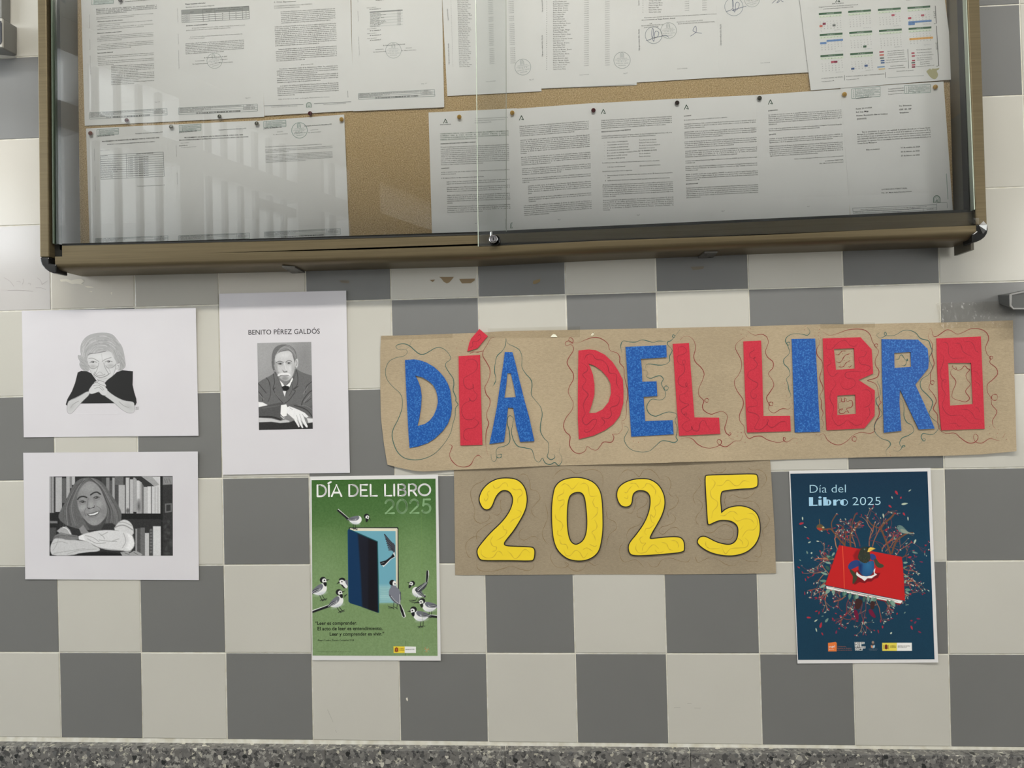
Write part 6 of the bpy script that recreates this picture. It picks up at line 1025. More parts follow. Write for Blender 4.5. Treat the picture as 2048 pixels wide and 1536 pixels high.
for p in ([(598, 930), (612, 900), (690, 865), (785, 808)], [(803, 838), (735, 905), (684, 960), (642, 1006), (614, 1013), (597, 985), (598, 930)], [(975, 822), (1040, 866), (1110, 896), (1180, 904)], [(1198, 922), (1195, 990), (1170, 1007), (1125, 1000), (1070, 965), (1000, 902), (925, 850)], [(630, 960), (650, 930), (700, 900)], [(1150, 960), (1100, 940), (1060, 905)]): c.line(p, 3, G(90), .8)
c.ell(640, 950, 30, 18, G(165), -.9, 14, .5); c.ell(1150, 950, 36, 18, G(165), .5, 14, .5)
c.poly([(785, 808), (822, 755), (850, 722), (880, 714), (930, 735), (948, 765), (935, 775), (962, 800), (940, 852), (905, 846), (880, 816), (840, 832), (803, 838)], G(192), sm=1)
for p in ([(785, 808), (822, 755), (850, 722), (880, 714), (930, 735), (948, 765)], [(828, 745), (860, 735), (890, 750), (940, 768)], [(832, 765), (870, 758), (905, 775), (925, 800)], [(840, 790), (880, 778), (915, 805)], [(860, 725), (830, 748)], [(880, 816), (905, 846), (940, 852)], [(880, 716), (860, 740)], [(803, 838), (840, 832), (880, 816)]): c.line(p, 2.6, G(80), .85)
c.line([(680, 1011), (1040, 1011)], 2, G(185), .8)
c.build('caricature_drawing', r, df, .0002, KEY)
k = Ink(); k.text(Q1, 1207, 960, 1238, 959, 'PACO', 9, .01, (90, 90, 92)); k.text(Q1, 1207, 975, 1238, 974, 'JUNIO', 9, .01, (90, 90, 92)); k.build('printed_text', r, df, base=.0004)['kind'] = 'stuff'
# ---- portrait of a smiling woman before bookshelves
Q2 = Z(0, 880, .2246094); px = [(46.3, 905.5), (395.5, 903), (397.8, 1160.2), (50.5, 1158.5)]; df = wavy(px, .0014, 58, ph=1, corner=(.001, .004, .001, .003))
r, _ = sheet('portrait_print', 'white sheet with a grey photograph of a smiling woman leaning on folded arms before bookshelves', 'print', px, .001, M_paper3, None, dfn=df, nu=28, nv=20)
c = Canvas(Q2, [(441, 325), (1537, 321), (1539, 1030), (441, 1031)], G(40), 1.5)
for x0, x1, y0, y1, g_ in ((441, 480, 325, 650, 142), (455, 462, 325, 650, 105), (480, 494, 325, 650, 52), (494, 552, 330, 640, 165), (552, 590, 340, 560, 88), (590, 622, 325, 520, 158), (622, 640, 325, 430, 120), (640, 668, 325, 400, 170), (905, 945, 335, 420, 60), (945, 975, 335, 520, 120), (975, 1000, 360, 560, 80), (1000, 1022, 335, 560, 150), (1022, 1056, 330, 600, 70), (1022, 1100, 325, 400, 95),
                           (1056, 1112, 400, 655, 165), (1112, 1122, 335, 655, 95), (1122, 1152, 335, 655, 178), (1152, 1157, 330, 655, 85), (1157, 1186, 350, 655, 172), (1186, 1216, 335, 640, 150), (1216, 1246, 360, 655, 190), (1246, 1262, 355, 655, 160), (1262, 1280, 380, 655, 105), (1280, 1312, 418, 655, 170), (1312, 1345, 412, 655, 195), (1345, 1352, 412, 655, 95), (1352, 1428, 325, 655, 188), (1378, 1384, 415, 655, 150), (1404, 1409, 415, 655, 150)):
    c.poly([(x0, y0), (x1, y0), (x1, y1), (x0, y1)], G(g_), 2)
c.poly([(1205, 322), (1255, 322), (1375, 412), (1282, 414), (1262, 378), (1205, 340)], G(48)); c.poly([(1255, 322), (1350, 322), (1420, 400), (1376, 411)], G(150)); c.ell(1235, 590, 14, 50, G(60), 0, 12, .8); c.ell(1138, 630, 14, 22, G(70), 0, 6, .8)
c.poly([(441, 650), (530, 650), (530, 1031), (441, 1031)], G(28)); c.poly([(443, 720), (512, 722), (512, 742), (443, 742)], G(110), 3); c.poly([(443, 780), (500, 780), (500, 900), (443, 900)], G(66), 4); c.poly([(1080, 655), (1537, 655), (1537, 705), (1080, 705)], G(26)); c.poly([(1080, 705), (1437, 705), (1437, 1031), (1180, 1031)], G(44))
for x0, x1, y0, y1, g_ in ((1205, 1222, 790, 1010, 140), (1222, 1250, 785, 1020, 74), (1250, 1290, 780, 1031, 100), (1290, 1328, 828, 1031, 182), (1328, 1362, 800, 1031, 66), (1362, 1432, 768, 1031, 196)): c.poly([(x0, y0), (x1, y0), (x1, y1), (x0, y1)], G(g_), 3)
for y in range(800, 1020, 28): c.ell(1345, y, 10, 9, G(130), 0, 5, .7)
c.poly([(1428, 321), (1539, 321), (1539, 1031), (1436, 1031)], G(46)); c.poly([(1428, 321), (1448, 321), (1448, 1031), (1436, 1031)], G(26), 3); c.poly([(1450, 325), (1535, 325), (1535, 395), (1450, 400)], G(128), 4)
for x in (1462, 1480, 1505): c.line([(x, 345), (x + 14, 380)], 6, G(90), .6)
for p in ([(1475, 572), (1525, 568), (1525, 635), (1475, 642), (1475, 572)],): c.line(p, 12, G(112), .8, 0)
for i in range(26): c.ell(1450 + rr.random() * 80, 720 + rr.random() * 300, 8 + rr.random() * 12, 6 + rr.random() * 12, G(rr.choice((26, 66, 80))), 0, 8, .5)
hair = [(762, 333), (840, 338), (900, 368), (945, 420), (995, 490), (1050, 575), (1086, 650), (1078, 730), (1025, 792), (965, 805), (900, 795), (760, 805), (640, 778), (565, 745), (515, 695), (530, 640), (578, 560), (620, 465), (655, 395), (700, 350)]
c.poly(hair, G(92), 4, sm=2)
for i in range(90):
    t = rr.random(); sd = rr.random() < .5
    if sd: x0 = 760 - 20 * t; p = [(760 - 30 * t, 345 + 20 * t), (700 - 60 * t, 440), (650 - 80 * t, 580), (600 + 100 * (1 - t) - 40, 680), (560 + 130 * (1 - t), 760)]
    else: p = [(790 + 40 * t, 342), (880 + 40 * t, 420), (930 + 60 * t, 540), (960 + 80 * t, 640), (930 + 130 * t, 760)]
    dx = rr.uniform(-12, 12); c.line([(x + dx, y) for x, y in p], rr.uniform(2.5, 6), G(rr.choice((58, 66, 74, 120, 135, 150))), .42, 4)
face = [(690, 482), (718, 425), (765, 378), (800, 362), (850, 385), (893, 432), (922, 500), (948, 575), (955, 640), (935, 700), (892, 745), (842, 766), (792, 748), (740, 695), (703, 625), (685, 552)]
c.poly([(740, 700), (800, 800), (930, 800), (950, 690)], G(66), 6); c.poly(face, G(134), 4, sm=2)
for a in ((800, 420, 60, 34, 150, 0), (735, 600, 30, 30, 162, 0), (885, 575, 30, 30, 160, 0), (812, 585, 17, 30, 168, 0), (840, 735, 40, 16, 150, 0), (740, 665, 24, 22, 112, 0), (925, 640, 22, 40, 112, 0), (700, 520, 16, 50, 112, 0)): c.ell(a[0], a[1], a[2], a[3], G(a[4]), a[5], 18, .6)
c.line([(692, 528), (712, 508), (745, 503), (772, 512)], 13, G(42), .9); c.line([(808, 488), (835, 470), (865, 465), (893, 482)], 13, G(42), .9)
for x, y, ro in ((735, 550, .1), (858, 513, -.15)): c.ell(x, y, 28, 11, G(98), ro, 4, .9); c.ell(x, y, 12, 8, G(34), ro, 2); c.ell(x - 4, y - 3, 3, 3, G(190)); c.line([(x - 28, y + 2), (x, y - 11), (x + 28, y + 1)], 4, G(44), .8); c.line([(x - 24, y + 18), (x, y + 24), (x + 26, y + 15)], 4, G(98), .6)
c.line([(785, 520), (780, 560), (778, 600)], 8, G(98), .6, soft=6); c.line([(778, 600), (790, 612), (815, 606), (838, 598), (842, 585)], 6, G(70), .8); c.ell(792, 608, 7, 4, G(40)); c.ell(833, 600, 7, 4, G(40))
c.line([(765, 610), (752, 640), (765, 675)], 5, G(92), .7); c.line([(860, 590), (892, 610), (900, 645)], 5, G(92), .7)
c.poly([(772, 658), (800, 655), (850, 638), (888, 628), (880, 655), (850, 676), (810, 682), (785, 676)], G(84), 3); c.poly([(785, 662), (830, 655), (878, 636), (872, 652), (838, 668), (800, 672)], G(212), 2)
c.line([(790, 690), (840, 688), (870, 672)], 5, G(98), .6); c.line([(745, 700), (790, 750), (842, 768), (892, 748), (935, 700)], 6, G(74), .6)
c.poly([(720, 830), (705, 790), (740, 755), (770, 800), (800, 830), (760, 850)], G(128), 4); c.poly([(900, 800), (930, 745), (1000, 740), (1040, 770), (1000, 805)], G(44), 6)
c.poly([(1008, 800), (1048, 738), (1085, 712), (1120, 708), (1160, 730), (1188, 775), (1192, 850), (1130, 840), (1060, 812)], G(196), 4, sm=1); c.line([(1020, 780), (1070, 760), (1120, 765), (1180, 800)], 10, G(132), .8); c.line([(1060, 735), (1110, 735), (1175, 765)], 8, G(150), .7)
c.poly([(540, 780), (590, 768), (622, 800), (640, 842), (600, 852), (530, 830), (505, 810)], G(160), 4); c.line([(560, 775), (600, 795), (628, 838)], 7, G(214), .8)
c.poly([(470, 880), (490, 850), (540, 822), (600, 838), (690, 850), (700, 885), (625, 902), (560, 885), (520, 872)], G(112), 4); c.line([(480, 868), (560, 850), (680, 862)], 5, G(74), .7); c.line([(540, 830), (600, 850)], 5, G(146), .6)
c.poly([(448, 945), (465, 905), (482, 876), (540, 874), (600, 892), (690, 890), (785, 905), (850, 945), (892, 966), (885, 992), (780, 1000), (640, 1028), (470, 1030), (448, 1000)], G(186), 4, sm=1)
c.poly([(700, 862), (730, 840), (800, 822), (860, 808), (960, 800), (1060, 808), (1130, 825), (1178, 850), (1196, 900), (1196, 955), (1150, 994), (1080, 986), (960, 980), (880, 960), (800, 915), (730, 892), (702, 885)], G(200), 4, sm=1)
c.poly([(698, 858), (742, 842), (758, 895), (702, 886)], G(216), 3); c.poly([(1130, 830), (1180, 850), (1197, 920), (1160, 990), (1120, 960), (1150, 900)], G(222), 10, .8)
for p in ([(760, 850), (830, 870), (880, 905)], [(780, 880), (860, 920), (940, 915)], [(880, 830), (920, 860), (930, 880)], [(960, 820), (900, 850)], [(830, 940), (900, 962), (1000, 975), (1100, 985)], [(1060, 880), (1000, 900)], [(1100, 830), (1120, 900), (1090, 960)], [(880, 890), (960, 900), (1040, 905)]): c.line(p, 6, G(132), .65)
for p in ([(470, 925), (540, 905), (600, 920)], [(480, 1010), (600, 990), (760, 965)], [(520, 885), (500, 940), (470, 985)], [(600, 1015), (700, 985), (860, 970)]): c.line(p, 5, G(138), .6)
c.poly([(640, 1031), (700, 1010), (800, 998), (920, 996), (1020, 1002), (1080, 1015), (1095, 1031)], G(24), 3); c.poly([(1070, 1000), (1130, 990), (1185, 985), (1230, 995), (1268, 1018), (1255, 1031), (1090, 1031)], G(150), 3); c.line([(1150, 1005), (1185, 985), (1200, 960)], 8, G(40)); c.line([(1110, 1005), (1150, 1020)], 4, G(80)); c.line([(1190, 1000), (1230, 1022)], 4, G(80))
c.noise(7, 2, 3); c.build('photograph', r, df, .0002)
# ---- portrait of a man with a moustache
Q3 = Z(420, 570, .1757813); px = [(438, 587.5), (692.2, 581.2), (699.8, 945.6), (445.5, 949.5)]; df = wavy(px, .0014, 60, ph=2, corner=(.001, .003, .001, .003))
r, _ = sheet('portrait_print', 'tall white sheet with a name in capitals above a grey photograph of a moustached man', 'print', px, .001, M_paper3, None, dfn=df, nu=20, nv=28)
k = Ink(); k.text(Q3, 433, 567, 1252, 552, 'BENITO PÉREZ GALDÓS', 55, .0, (28, 26, 30), res=3); k.build('printed_text', r, df)
c = Canvas(Q3, [(537, 660), (1152, 648), (1170, 1637), (557, 1650)], G(146), 1.55)
c.grad([(0, G(150)), (.35, G(136)), (1, G(120))]); c.ell(600, 900, 140, 260, G(158), 0, 120, .6); c.ell(1080, 820, 120, 200, G(120), 0, 100, .6)
c.poly([(546, 1112), (600, 1075), (680, 1035), (742, 995), (800, 1000), (985, 955), (1030, 985), (1090, 1010), (1162, 1030), (1170, 1450), (548, 1450)], G(98), 3)
c.poly([(722, 985), (760, 1030), (800, 1130), (850, 1275), (900, 1190), (960, 1060), (990, 965), (940, 1000)], G(86), 3)
c.poly([(740, 965), (790, 1085), (850, 1160), (935, 1060), (965, 960)], G(118), 4)
c.poly([(793, 1085), (830, 1120), (852, 1160), (905, 1110), (936, 1052), (945, 1070), (905, 1160), (868, 1152), (822, 1162)], G(222), 2); c.poly([(815, 1158), (850, 1146), (895, 1152), (902, 1182), (868, 1205), (835, 1200)], G(28), 2); c.poly([(828, 1205), (866, 1208), (850, 1272)], G(214), 2)
hairp = [(702, 880), (703, 800), (718, 740), (755, 696), (815, 675), (878, 677), (940, 708), (975, 750), (986, 810), (988, 850), (965, 890), (730, 900), (712, 925)]
c.poly(hairp, G(104), 3, sm=1)
for i in range(60):
    t = rr.random(); p = [(735 + 60 * t, 830 - 90 * t), (790 + 40 * t, 745 - 30 * t), (870 + 30 * t, 715 - 10 * t), (950, 745 + 30 * (1 - t)), (975, 800 + 40 * (1 - t))]; dy = rr.uniform(-22, 22); c.line([(x, y + dy) for x, y in p], rr.uniform(2, 5), G(rr.choice((80, 90, 150, 165, 178))), .5)
c.poly([(734, 850), (748, 800), (785, 768), (840, 752), (892, 745), (930, 770), (948, 830), (962, 880), (965, 930), (958, 985), (938, 1040), (900, 1082), (860, 1096), (812, 1078), (778, 1035), (752, 985), (738, 920)], G(186), 3, sm=1)
c.poly([(734, 850), (760, 900), (770, 980), (800, 1060), (778, 1035), (752, 985), (738, 920)], G(128), 14, .8); c.ell(850, 800, 60, 30, G(205), 0, 20, .7); c.ell(900, 960, 30, 40, G(202), 0, 14, .7); c.ell(850, 1065, 40, 26, G(126), 0, 12, .8); c.ell(945, 960, 16, 60, G(150), 0, 12, .6)
c.poly([(972, 850), (996, 832), (1006, 875), (998, 938), (976, 942), (966, 905)], G(184), 2, sm=1); c.line([(985, 860), (990, 890), (980, 920)], 5, G(84)); c.poly([(700, 868), (716, 870), (730, 930), (738, 968), (720, 974), (706, 935)], G(98), 3)
c.line([(752, 885), (790, 868), (835, 880)], 8, G(76), .85); c.line([(862, 878), (895, 858), (930, 870)], 8, G(84), .8); c.ell(797, 895, 26, 11, G(74), 0, 6, .8); c.ell(897, 887, 22, 9, G(84), 0, 6, .8); c.ell(800, 897, 9, 6, G(24)); c.ell(897, 889, 9, 6, G(28)); c.line([(765, 915), (800, 922), (830, 912)], 3, G(124), .7); c.line([(878, 908), (905, 908), (930, 898)], 3, G(130), .7)
c.line([(845, 890), (858, 930), (868, 970)], 8, G(212), .7, soft=4); c.poly([(822, 965), (850, 985), (876, 975), (880, 990), (840, 996)], G(110), 4); c.line([(760, 1000), (790, 990)], 4, G(110), .6)
c.poly([(765, 1035), (775, 1012), (800, 1005), (825, 995), (855, 1002), (885, 998), (910, 1012), (922, 1030), (905, 1036), (880, 1020), (850, 1022), (810, 1022), (785, 1042)], G(212), 2, sm=1); c.line([(800, 1030), (850, 1034), (895, 1030)], 7, G(78), .8); c.line([(780, 1042), (812, 1034)], 6, G(60), .7)
for p, g_, w in (([(640, 1055), (668, 1090), (680, 1140)], 48, 8), ([(720, 1010), (735, 1110), (720, 1190), (790, 1300), (830, 1340)], 44, 7), ([(720, 1190), (740, 1170)], 40, 8), ([(985, 965), (1000, 1060), (990, 1140), (945, 1190), (970, 1210), (900, 1310), (850, 1345)], 44, 7), ([(1002, 1150), (960, 1185)], 40, 8), ([(925, 1110), (940, 1180), (900, 1260)], 62, 6), ([(1160, 1100), (1100, 1150), (1085, 1220)], 46, 8), ([(1165, 1200), (1120, 1230), (1060, 1310), (1040, 1370)], 42, 9), ([(1150, 1290), (1085, 1340)], 46, 6), ([(550, 1120), (600, 1180), (640, 1230)], 48, 8), ([(548, 1210), (590, 1260), (600, 1320)], 46, 8), ([(680, 1120), (690, 1240), (660, 1330)], 66, 8), ([(560, 1240), (610, 1300)], 128, 7), ([(1110, 1160), (1060, 1240)], 128, 9), ([(1140, 1250), (1070, 1330)], 134, 8), ([(740, 1230), (790, 1290)], 128, 5)): c.line(p, w, G(g_), .75)
c.poly([(548, 1330), (600, 1335), (655, 1365), (640, 1380), (552, 1392)], G(222), 3)
c.poly([(552, 1390), (640, 1372), (720, 1352), (820, 1334), (862, 1368), (860, 1440), (835, 1500), (820, 1545), (770, 1540), (700, 1520), (556, 1512)], G(78), 3); c.line([(560, 1500), (700, 1500), (800, 1530)], 16, G(38), .8); c.line([(600, 1400), (700, 1385), (790, 1372)], 14, G(98), .6)
c.poly([(900, 1360), (980, 1352), (1060, 1380), (1165, 1370), (1170, 1520), (1110, 1480), (1030, 1430)], G(90), 3); c.line([(960, 1370), (1060, 1400), (1120, 1440), (1165, 1500)], 10, G(46), .8); c.line([(1000, 1365), (1100, 1380), (1165, 1420)], 7, G(130), .6)
c.poly([(556, 1510), (700, 1518), (800, 1545), (860, 1532), (905, 1545), (900, 1565), (800, 1570), (700, 1556), (556, 1565)], G(186), 4); c.poly([(556, 1562), (700, 1558), (800, 1572), (905, 1562), (960, 1540), (1000, 1600), (1170, 1560), (1172, 1650), (556, 1660)], G(44), 4); c.poly([(1100, 1515), (1172, 1520), (1172, 1562), (1120, 1570)], G(206), 4)
c.poly([(808, 1366), (868, 1358), (884, 1400), (872, 1488), (830, 1500), (802, 1468)], G(226), 2); c.line([(805, 1490), (830, 1515), (845, 1512)], 7, G(214))
c.poly([(872, 1392), (905, 1380), (960, 1400), (1020, 1425), (1080, 1455), (1112, 1488), (1120, 1500), (1095, 1512), (1062, 1490), (1085, 1550), (1112, 1605), (1108, 1622), (1092, 1618), (1050, 1560), (1030, 1530), (1050, 1590), (1062, 1622), (1048, 1630), (1030, 1600), (1000, 1545), (990, 1530), (1010, 1580), (1022, 1612), (1008, 1620), (985, 1580), (955, 1530), (900, 1480), (870, 1450)], G(218), 2)
for p in ([(985, 1480), (1000, 1530), (1020, 1580)], [(1020, 1470), (1040, 1530), (1070, 1590)], [(1050, 1470), (1070, 1500), (1100, 1560)], [(900, 1480), (960, 1530)], [(905, 1395), (940, 1420)]): c.line(p, 5, G(140), .7)
c.noise(5, 2, 5); c.build('photograph', r, df, .0002)

# ---- green poster
def strokes(k, F, txt, x0, y0, x1, y1, h, w, col, adv):
    """rounded geometric capitals drawn as strokes; adv: glyph widths in units of h"""
    A = lambda cx, cy, rx, ry, a0, a1, n=14: [(cx + rx * math.cos(math.radians(t)), cy - ry * math.sin(math.radians(t))) for t in np.linspace(a0, a1, n)]
    D = {'D': ([[(.1, 0), (.1, -1), (.35, -1)] + A(.35, -.5, .42, .5, 90, -90) + [(.1, 0)]], .9), 'I': ([[(.1, 0), (.1, -1)]], .32), 'Í': ([[(.1, 0), (.1, -1)], [(.06, -1.16), (.26, -1.28)]], .32), 'A': ([[(0, 0), (.38, -1), (.76, 0)], [(.15, -.32), (.62, -.32)]], .86),
         'E': ([[(.62, -1), (.1, -1), (.1, 0), (.62, 0)], [(.1, -.52), (.55, -.52)]], .78), 'L': ([[(.1, -1), (.1, 0), (.6, 0)]], .72), 'B': ([[(.1, -.52), (.4, -.52)] + A(.4, -.76, .22, .24, -90, 90) + [(.1, -1), (.1, 0), (.42, 0)] + A(.42, -.26, .26, .26, -90, 90) + [(.1, -.52)]], .84),
         'R': ([[(.1, 0), (.1, -1), (.4, -1)] + A(.4, -.72, .26, .28, 90, -90) + [(.1, -.44)], [(.4, -.44), (.68, 0)]], .84), 'O': ([A(.48, -.5, .46, .5, 90, 450, 28)], 1.1),
         '2': ([A(.32, -.68, .28, .32, 165, -35) + [(.06, 0), (.62, 0)]], .82), '0': ([A(.36, -.5, .34, .5, 90, 450, 26)], .88), '5': ([[(.6, -1), (.18, -1), (.13, -.55)] + A(.32, -.33, .3, .33, 115, -150)], .82), ' ': ([], .42)}
    tot = sum(D[ch][1] for ch in txt) - .1; a, b = F([(x0, y0), (x1, y1)]); e = b - a; L_ = np.linalg.norm(e); e /= L_; dn = np.array([-e[1], e[0]]); sy = h * F.k; sx = L_ / tot; x = 0
    for ch in txt:
        st, ad = D[ch]
        for s_ in st:
            q = np.array(s_) + [x, 0]; p = a + q[:, :1] * sx * e + q[:, 1:] * sy * dn; k.line(None, p, w, col)
            for e_ in (p[0], p[-1]): k.disc(None, e_[0], e_[1], w / 2, col, n=8)
            for e_ in p[1:-1]: k.disc(None, e_[0], e_[1], w / 2, col, n=8)
        x += ad
GA = Z(600, 930, .1464844); px = [(620.4, 953), (876, 949.2), (881.5, 1321.3), (624, 1320.5)]; df = wavy(px, .0010, 80, ph=.5, corner=(.0005, .001, .002, .001))
r, _ = sheet('green_poster', 'green poster with small birds around a blue book standing like an open door', 'poster', px, .001, M_poster, None, dfn=df, nu=20, nv=28)
c = Canvas(GA, [(158, 206), (1850, 186), (1878, 2606), (172, 2602)], G(80), 1.45)
c.grad([(0, (58, 96, 44)), (.18, (70, 104, 56)), (.35, (92, 122, 74)), (.6, (112, 138, 92)), (1, (118, 142, 100))]); c.ell(300, 1500, 260, 420, (118, 144, 102), 0, 220, .6); c.ell(1550, 1300, 220, 500, (120, 148, 102), 0, 200, .5); c.noise(5, 3, 8); c.noise(3, 1, 9)
TK = 1297.1
# book frame, sky
c.poly([(665, 872), (672, 853), (1330, 848), (1344, 860), (1352, 1690), (1330, 1690), (1322, 880)], (14, 20, 22)); c.poly([(672, 880), (690, 862), (1325, 862), (1334, 880), (1338, 1690), (1312, 1690), (1304, 905), (760, 905)], (214, 208, 190)); c.line([(1325, 880), (1330, 1690)], 5, (150, 130, 112), .8, 0)
c.poly([(700, 900), (1304, 902), (1312, TK + 582), (1086, TK + 584), (1060, 1045)], (104, 160, 178)); c.poly([(1070, TK + 350), (1311, TK + 350), (1312, TK + 582), (1086, TK + 584)], (140, 182, 186), 30)
for i in range(9): y = TK + 380 + i * 22; c.line([(1090, y), (1160, y - 5), (1230, y + 3), (1305, y - 3)], 5, rr.choice(((112, 162, 168), (170, 204, 202), (128, 176, 180))), .7)
c.poly([(650, 895), (668, 868), (700, 888), (1058, 1044), (1066, 1500), (1076, TK + 716), (1060, TK + 720), (845, TK + 640), (690, TK + 592), (662, TK + 566), (655, 1400)], (10, 48, 84))
c.poly([(790, 935), (1052, 1048), (1062, TK + 710), (850, TK + 640), (830, 1500)], (22, 24, 36), 14); c.poly([(930, 1000), (1052, 1048), (1062, TK + 710), (930, TK + 670)], (16, 14, 22), 10); c.line([(690, 885), (1058, 1046), (1068, 1500), (1076, TK + 716)], 11, (18, 84, 86), .9, 0); c.line([(657, 895), (660, 1400), (668, TK + 566)], 8, (22, 78, 110), .7, 0)
def bird(cv, cx, cy, sc, rot=0.0, flip=1, tail=None, head=(45, -35), legs=True, hb=0.0, tl=95):
    co, si = math.cos(rot), math.sin(rot); T = lambda pts: [(cx + flip * sc * (x * co - y * si), cy + sc * (x * si + y * co)) for x, y in pts]
    hx, hy = head; BK = (22, 22, 26); WH = (222, 224, 226); GY = (104, 106, 116)
    if legs:
        for a in ([(0, 36), (12, 74)], [(14, 34), (30, 72)]): cv.line(T(a), 3.6 * sc, BK, 1, 0); x, y = a[1]; [cv.line(T([(x, y), (x + d_, y + e_)]), 3 * sc, BK, 1, 0) for d_, e_ in ((16, -2), (14, 7), (-12, 4), (4, 9))]
    ta = tail if tail is not None else math.radians(165); dx, dy = math.cos(ta), math.sin(ta); bx, by = -40, 18
    e1 = (bx + dx * tl, by + dy * tl); n_ = (-dy, dx)
    cv.poly(T([(bx + n_[0] * 9, by + n_[1] * 9), (e1[0] + n_[0] * 9, e1[1] + n_[1] * 9), (e1[0] - n_[0] * 8, e1[1] - n_[1] * 8), (bx - n_[0] * 9, by - n_[1] * 9)]), WH); cv.poly(T([(bx + n_[0] * 6, by + n_[1] * 6), (e1[0] + n_[0] * 4, e1[1] + n_[1] * 4), (e1[0] - n_[0] * 9, e1[1] - n_[1] * 9), (bx - n_[0] * 10, by - n_[1] * 10)]), BK)
    cv.poly(T([(-48, 18), (-20, -6), (10, -24), (30, -34), (50, -24), (58, -2), (50, 22), (28, 38), (0, 42), (-28, 32)]), WH, sm=2); cv.ell(*T([(10, 34)])[0], 34 * sc, 9 * sc, (186, 190, 196), flip * rot - .1 * flip, 7 * sc, .7)
    cv.poly(T([(-58, 24), (-30, -6), (0, -24), (26, -32), (36, -16), (24, 6), (-4, 20), (-34, 24)]), GY, sm=2); cv.poly(T([(-66, 28), (-40, 6), (-10, -4), (10, 0), (-4, 14), (-34, 24)]), (52, 54, 62), sm=1)
    cv.line(T([(-50, 22), (-24, 8), (6, 2)]), 2.6 * sc, WH, .9); cv.line(T([(-38, 24), (-14, 15), (8, 8), (12, -4)]), 2.6 * sc, WH, .9)
    cv.ell(*T([(hx - 3, hy - 3)])[0], 21 * sc, 20 * sc, BK); cv.ell(*T([(hx + 5, hy + 3)])[0], 15 * sc, 15 * sc, (232, 233, 234)); cv.poly(T([(hx - 6, hy + 12), (hx + 16, hy + 13), (hx + 18, hy + 26), (hx + 10, hy + 44), (hx - 2, hy + 34)]), BK, sm=1)
    cv.ell(*T([(hx + 6, hy + 1)])[0], 5 * sc, 5 * sc, BK); cv.poly(T([(hx + 17, hy - 3), (hx + 40, hy + hb), (hx + 17, hy + 7)]), BK)
bird(c, 745, 735, 1.75, .28, 1, math.radians(205), (88, -42), True, 22, 118)
bird(c, 250, TK + 395, 2.1, -.15, 1, math.radians(165), (42, -50), True, 0, 60); bird(c, 480, TK + 565, 2.05, -.25, 1, math.radians(175), (42, -50), True, -2, 130)
c.poly([(530, TK + 300), (590, TK + 285), (650, TK + 270), (652, TK + 395), (600, TK + 370), (560, TK + 340)], (222, 224, 226), sm=1); c.poly([(610, TK + 275), (654, TK + 272), (654, TK + 360), (625, TK + 320)], (104, 106, 116)); c.ell(575, TK + 270, 42, 28, (22, 22, 26)); c.ell(570, TK + 298, 36, 28, (230, 231, 233)); c.ell(572, TK + 296, 9, 9, (20, 20, 24)); c.poly([(535, TK + 290), (498, TK + 330), (545, TK + 312)], (20, 20, 24)); c.poly([(550, TK + 330), (580, TK + 338), (620, TK + 385), (600, TK + 388)], (20, 20, 24)); [c.line([(640, TK + 470), (605, TK + 485 + i_ * 12)], 5, (30, 34, 30), 1, 0) for i_ in range(3)]
# bird seen from behind
[c.line(q, 7, (30, 32, 34), 1, 0) for q in ([(1285, TK + 570), (1272, TK + 660)], [(1330, TK + 590), (1322, TK + 660)], [(1272, TK + 655), (1205, TK + 630)], [(1272, TK + 655), (1210, TK + 655)], [(1272, TK + 655), (1285, TK + 672)], [(1322, TK + 660), (1285, TK + 640)], [(1322, TK + 660), (1335, TK + 672)])]
c.poly([(1350, TK + 600), (1375, TK + 600), (1420, TK + 690), (1446, TK + 770), (1418, TK + 792), (1395, TK + 770), (1370, TK + 690)], (226, 228, 230)); c.poly([(1352, TK + 605), (1372, TK + 602), (1408, TK + 690), (1432, TK + 770), (1418, TK + 786), (1402, TK + 768), (1372, TK + 690)], (20, 20, 24))
c.poly([(1235, TK + 370), (1210, TK + 430), (1215, TK + 490), (1260, TK + 560), (1330, TK + 605), (1372, TK + 610), (1378, TK + 500), (1365, TK + 410), (1320, TK + 370), (1275, TK + 360)], (116, 118, 130), sm=2); c.line([(1225, TK + 480), (1290, TK + 560), (1350, TK + 600)], 14, (60, 62, 72)); c.line([(1240, TK + 490), (1300, TK + 560), (1352, TK + 596)], 5, (220, 222, 224)); c.line([(1362, TK + 470), (1362, TK + 560), (1362, TK + 600)], 6, (216, 218, 220)); c.line([(1372, TK + 440), (1376, TK + 540)], 10, (60, 62, 72))
c.ell(1262, TK + 310, 42, 40, (20, 20, 24)); c.ell(1288, TK + 320, 24, 38, (230, 231, 233)); c.ell(1297, TK + 325, 8, 9, (20, 20, 24)); c.ell(1275, TK + 365, 40, 18, (116, 118, 130))
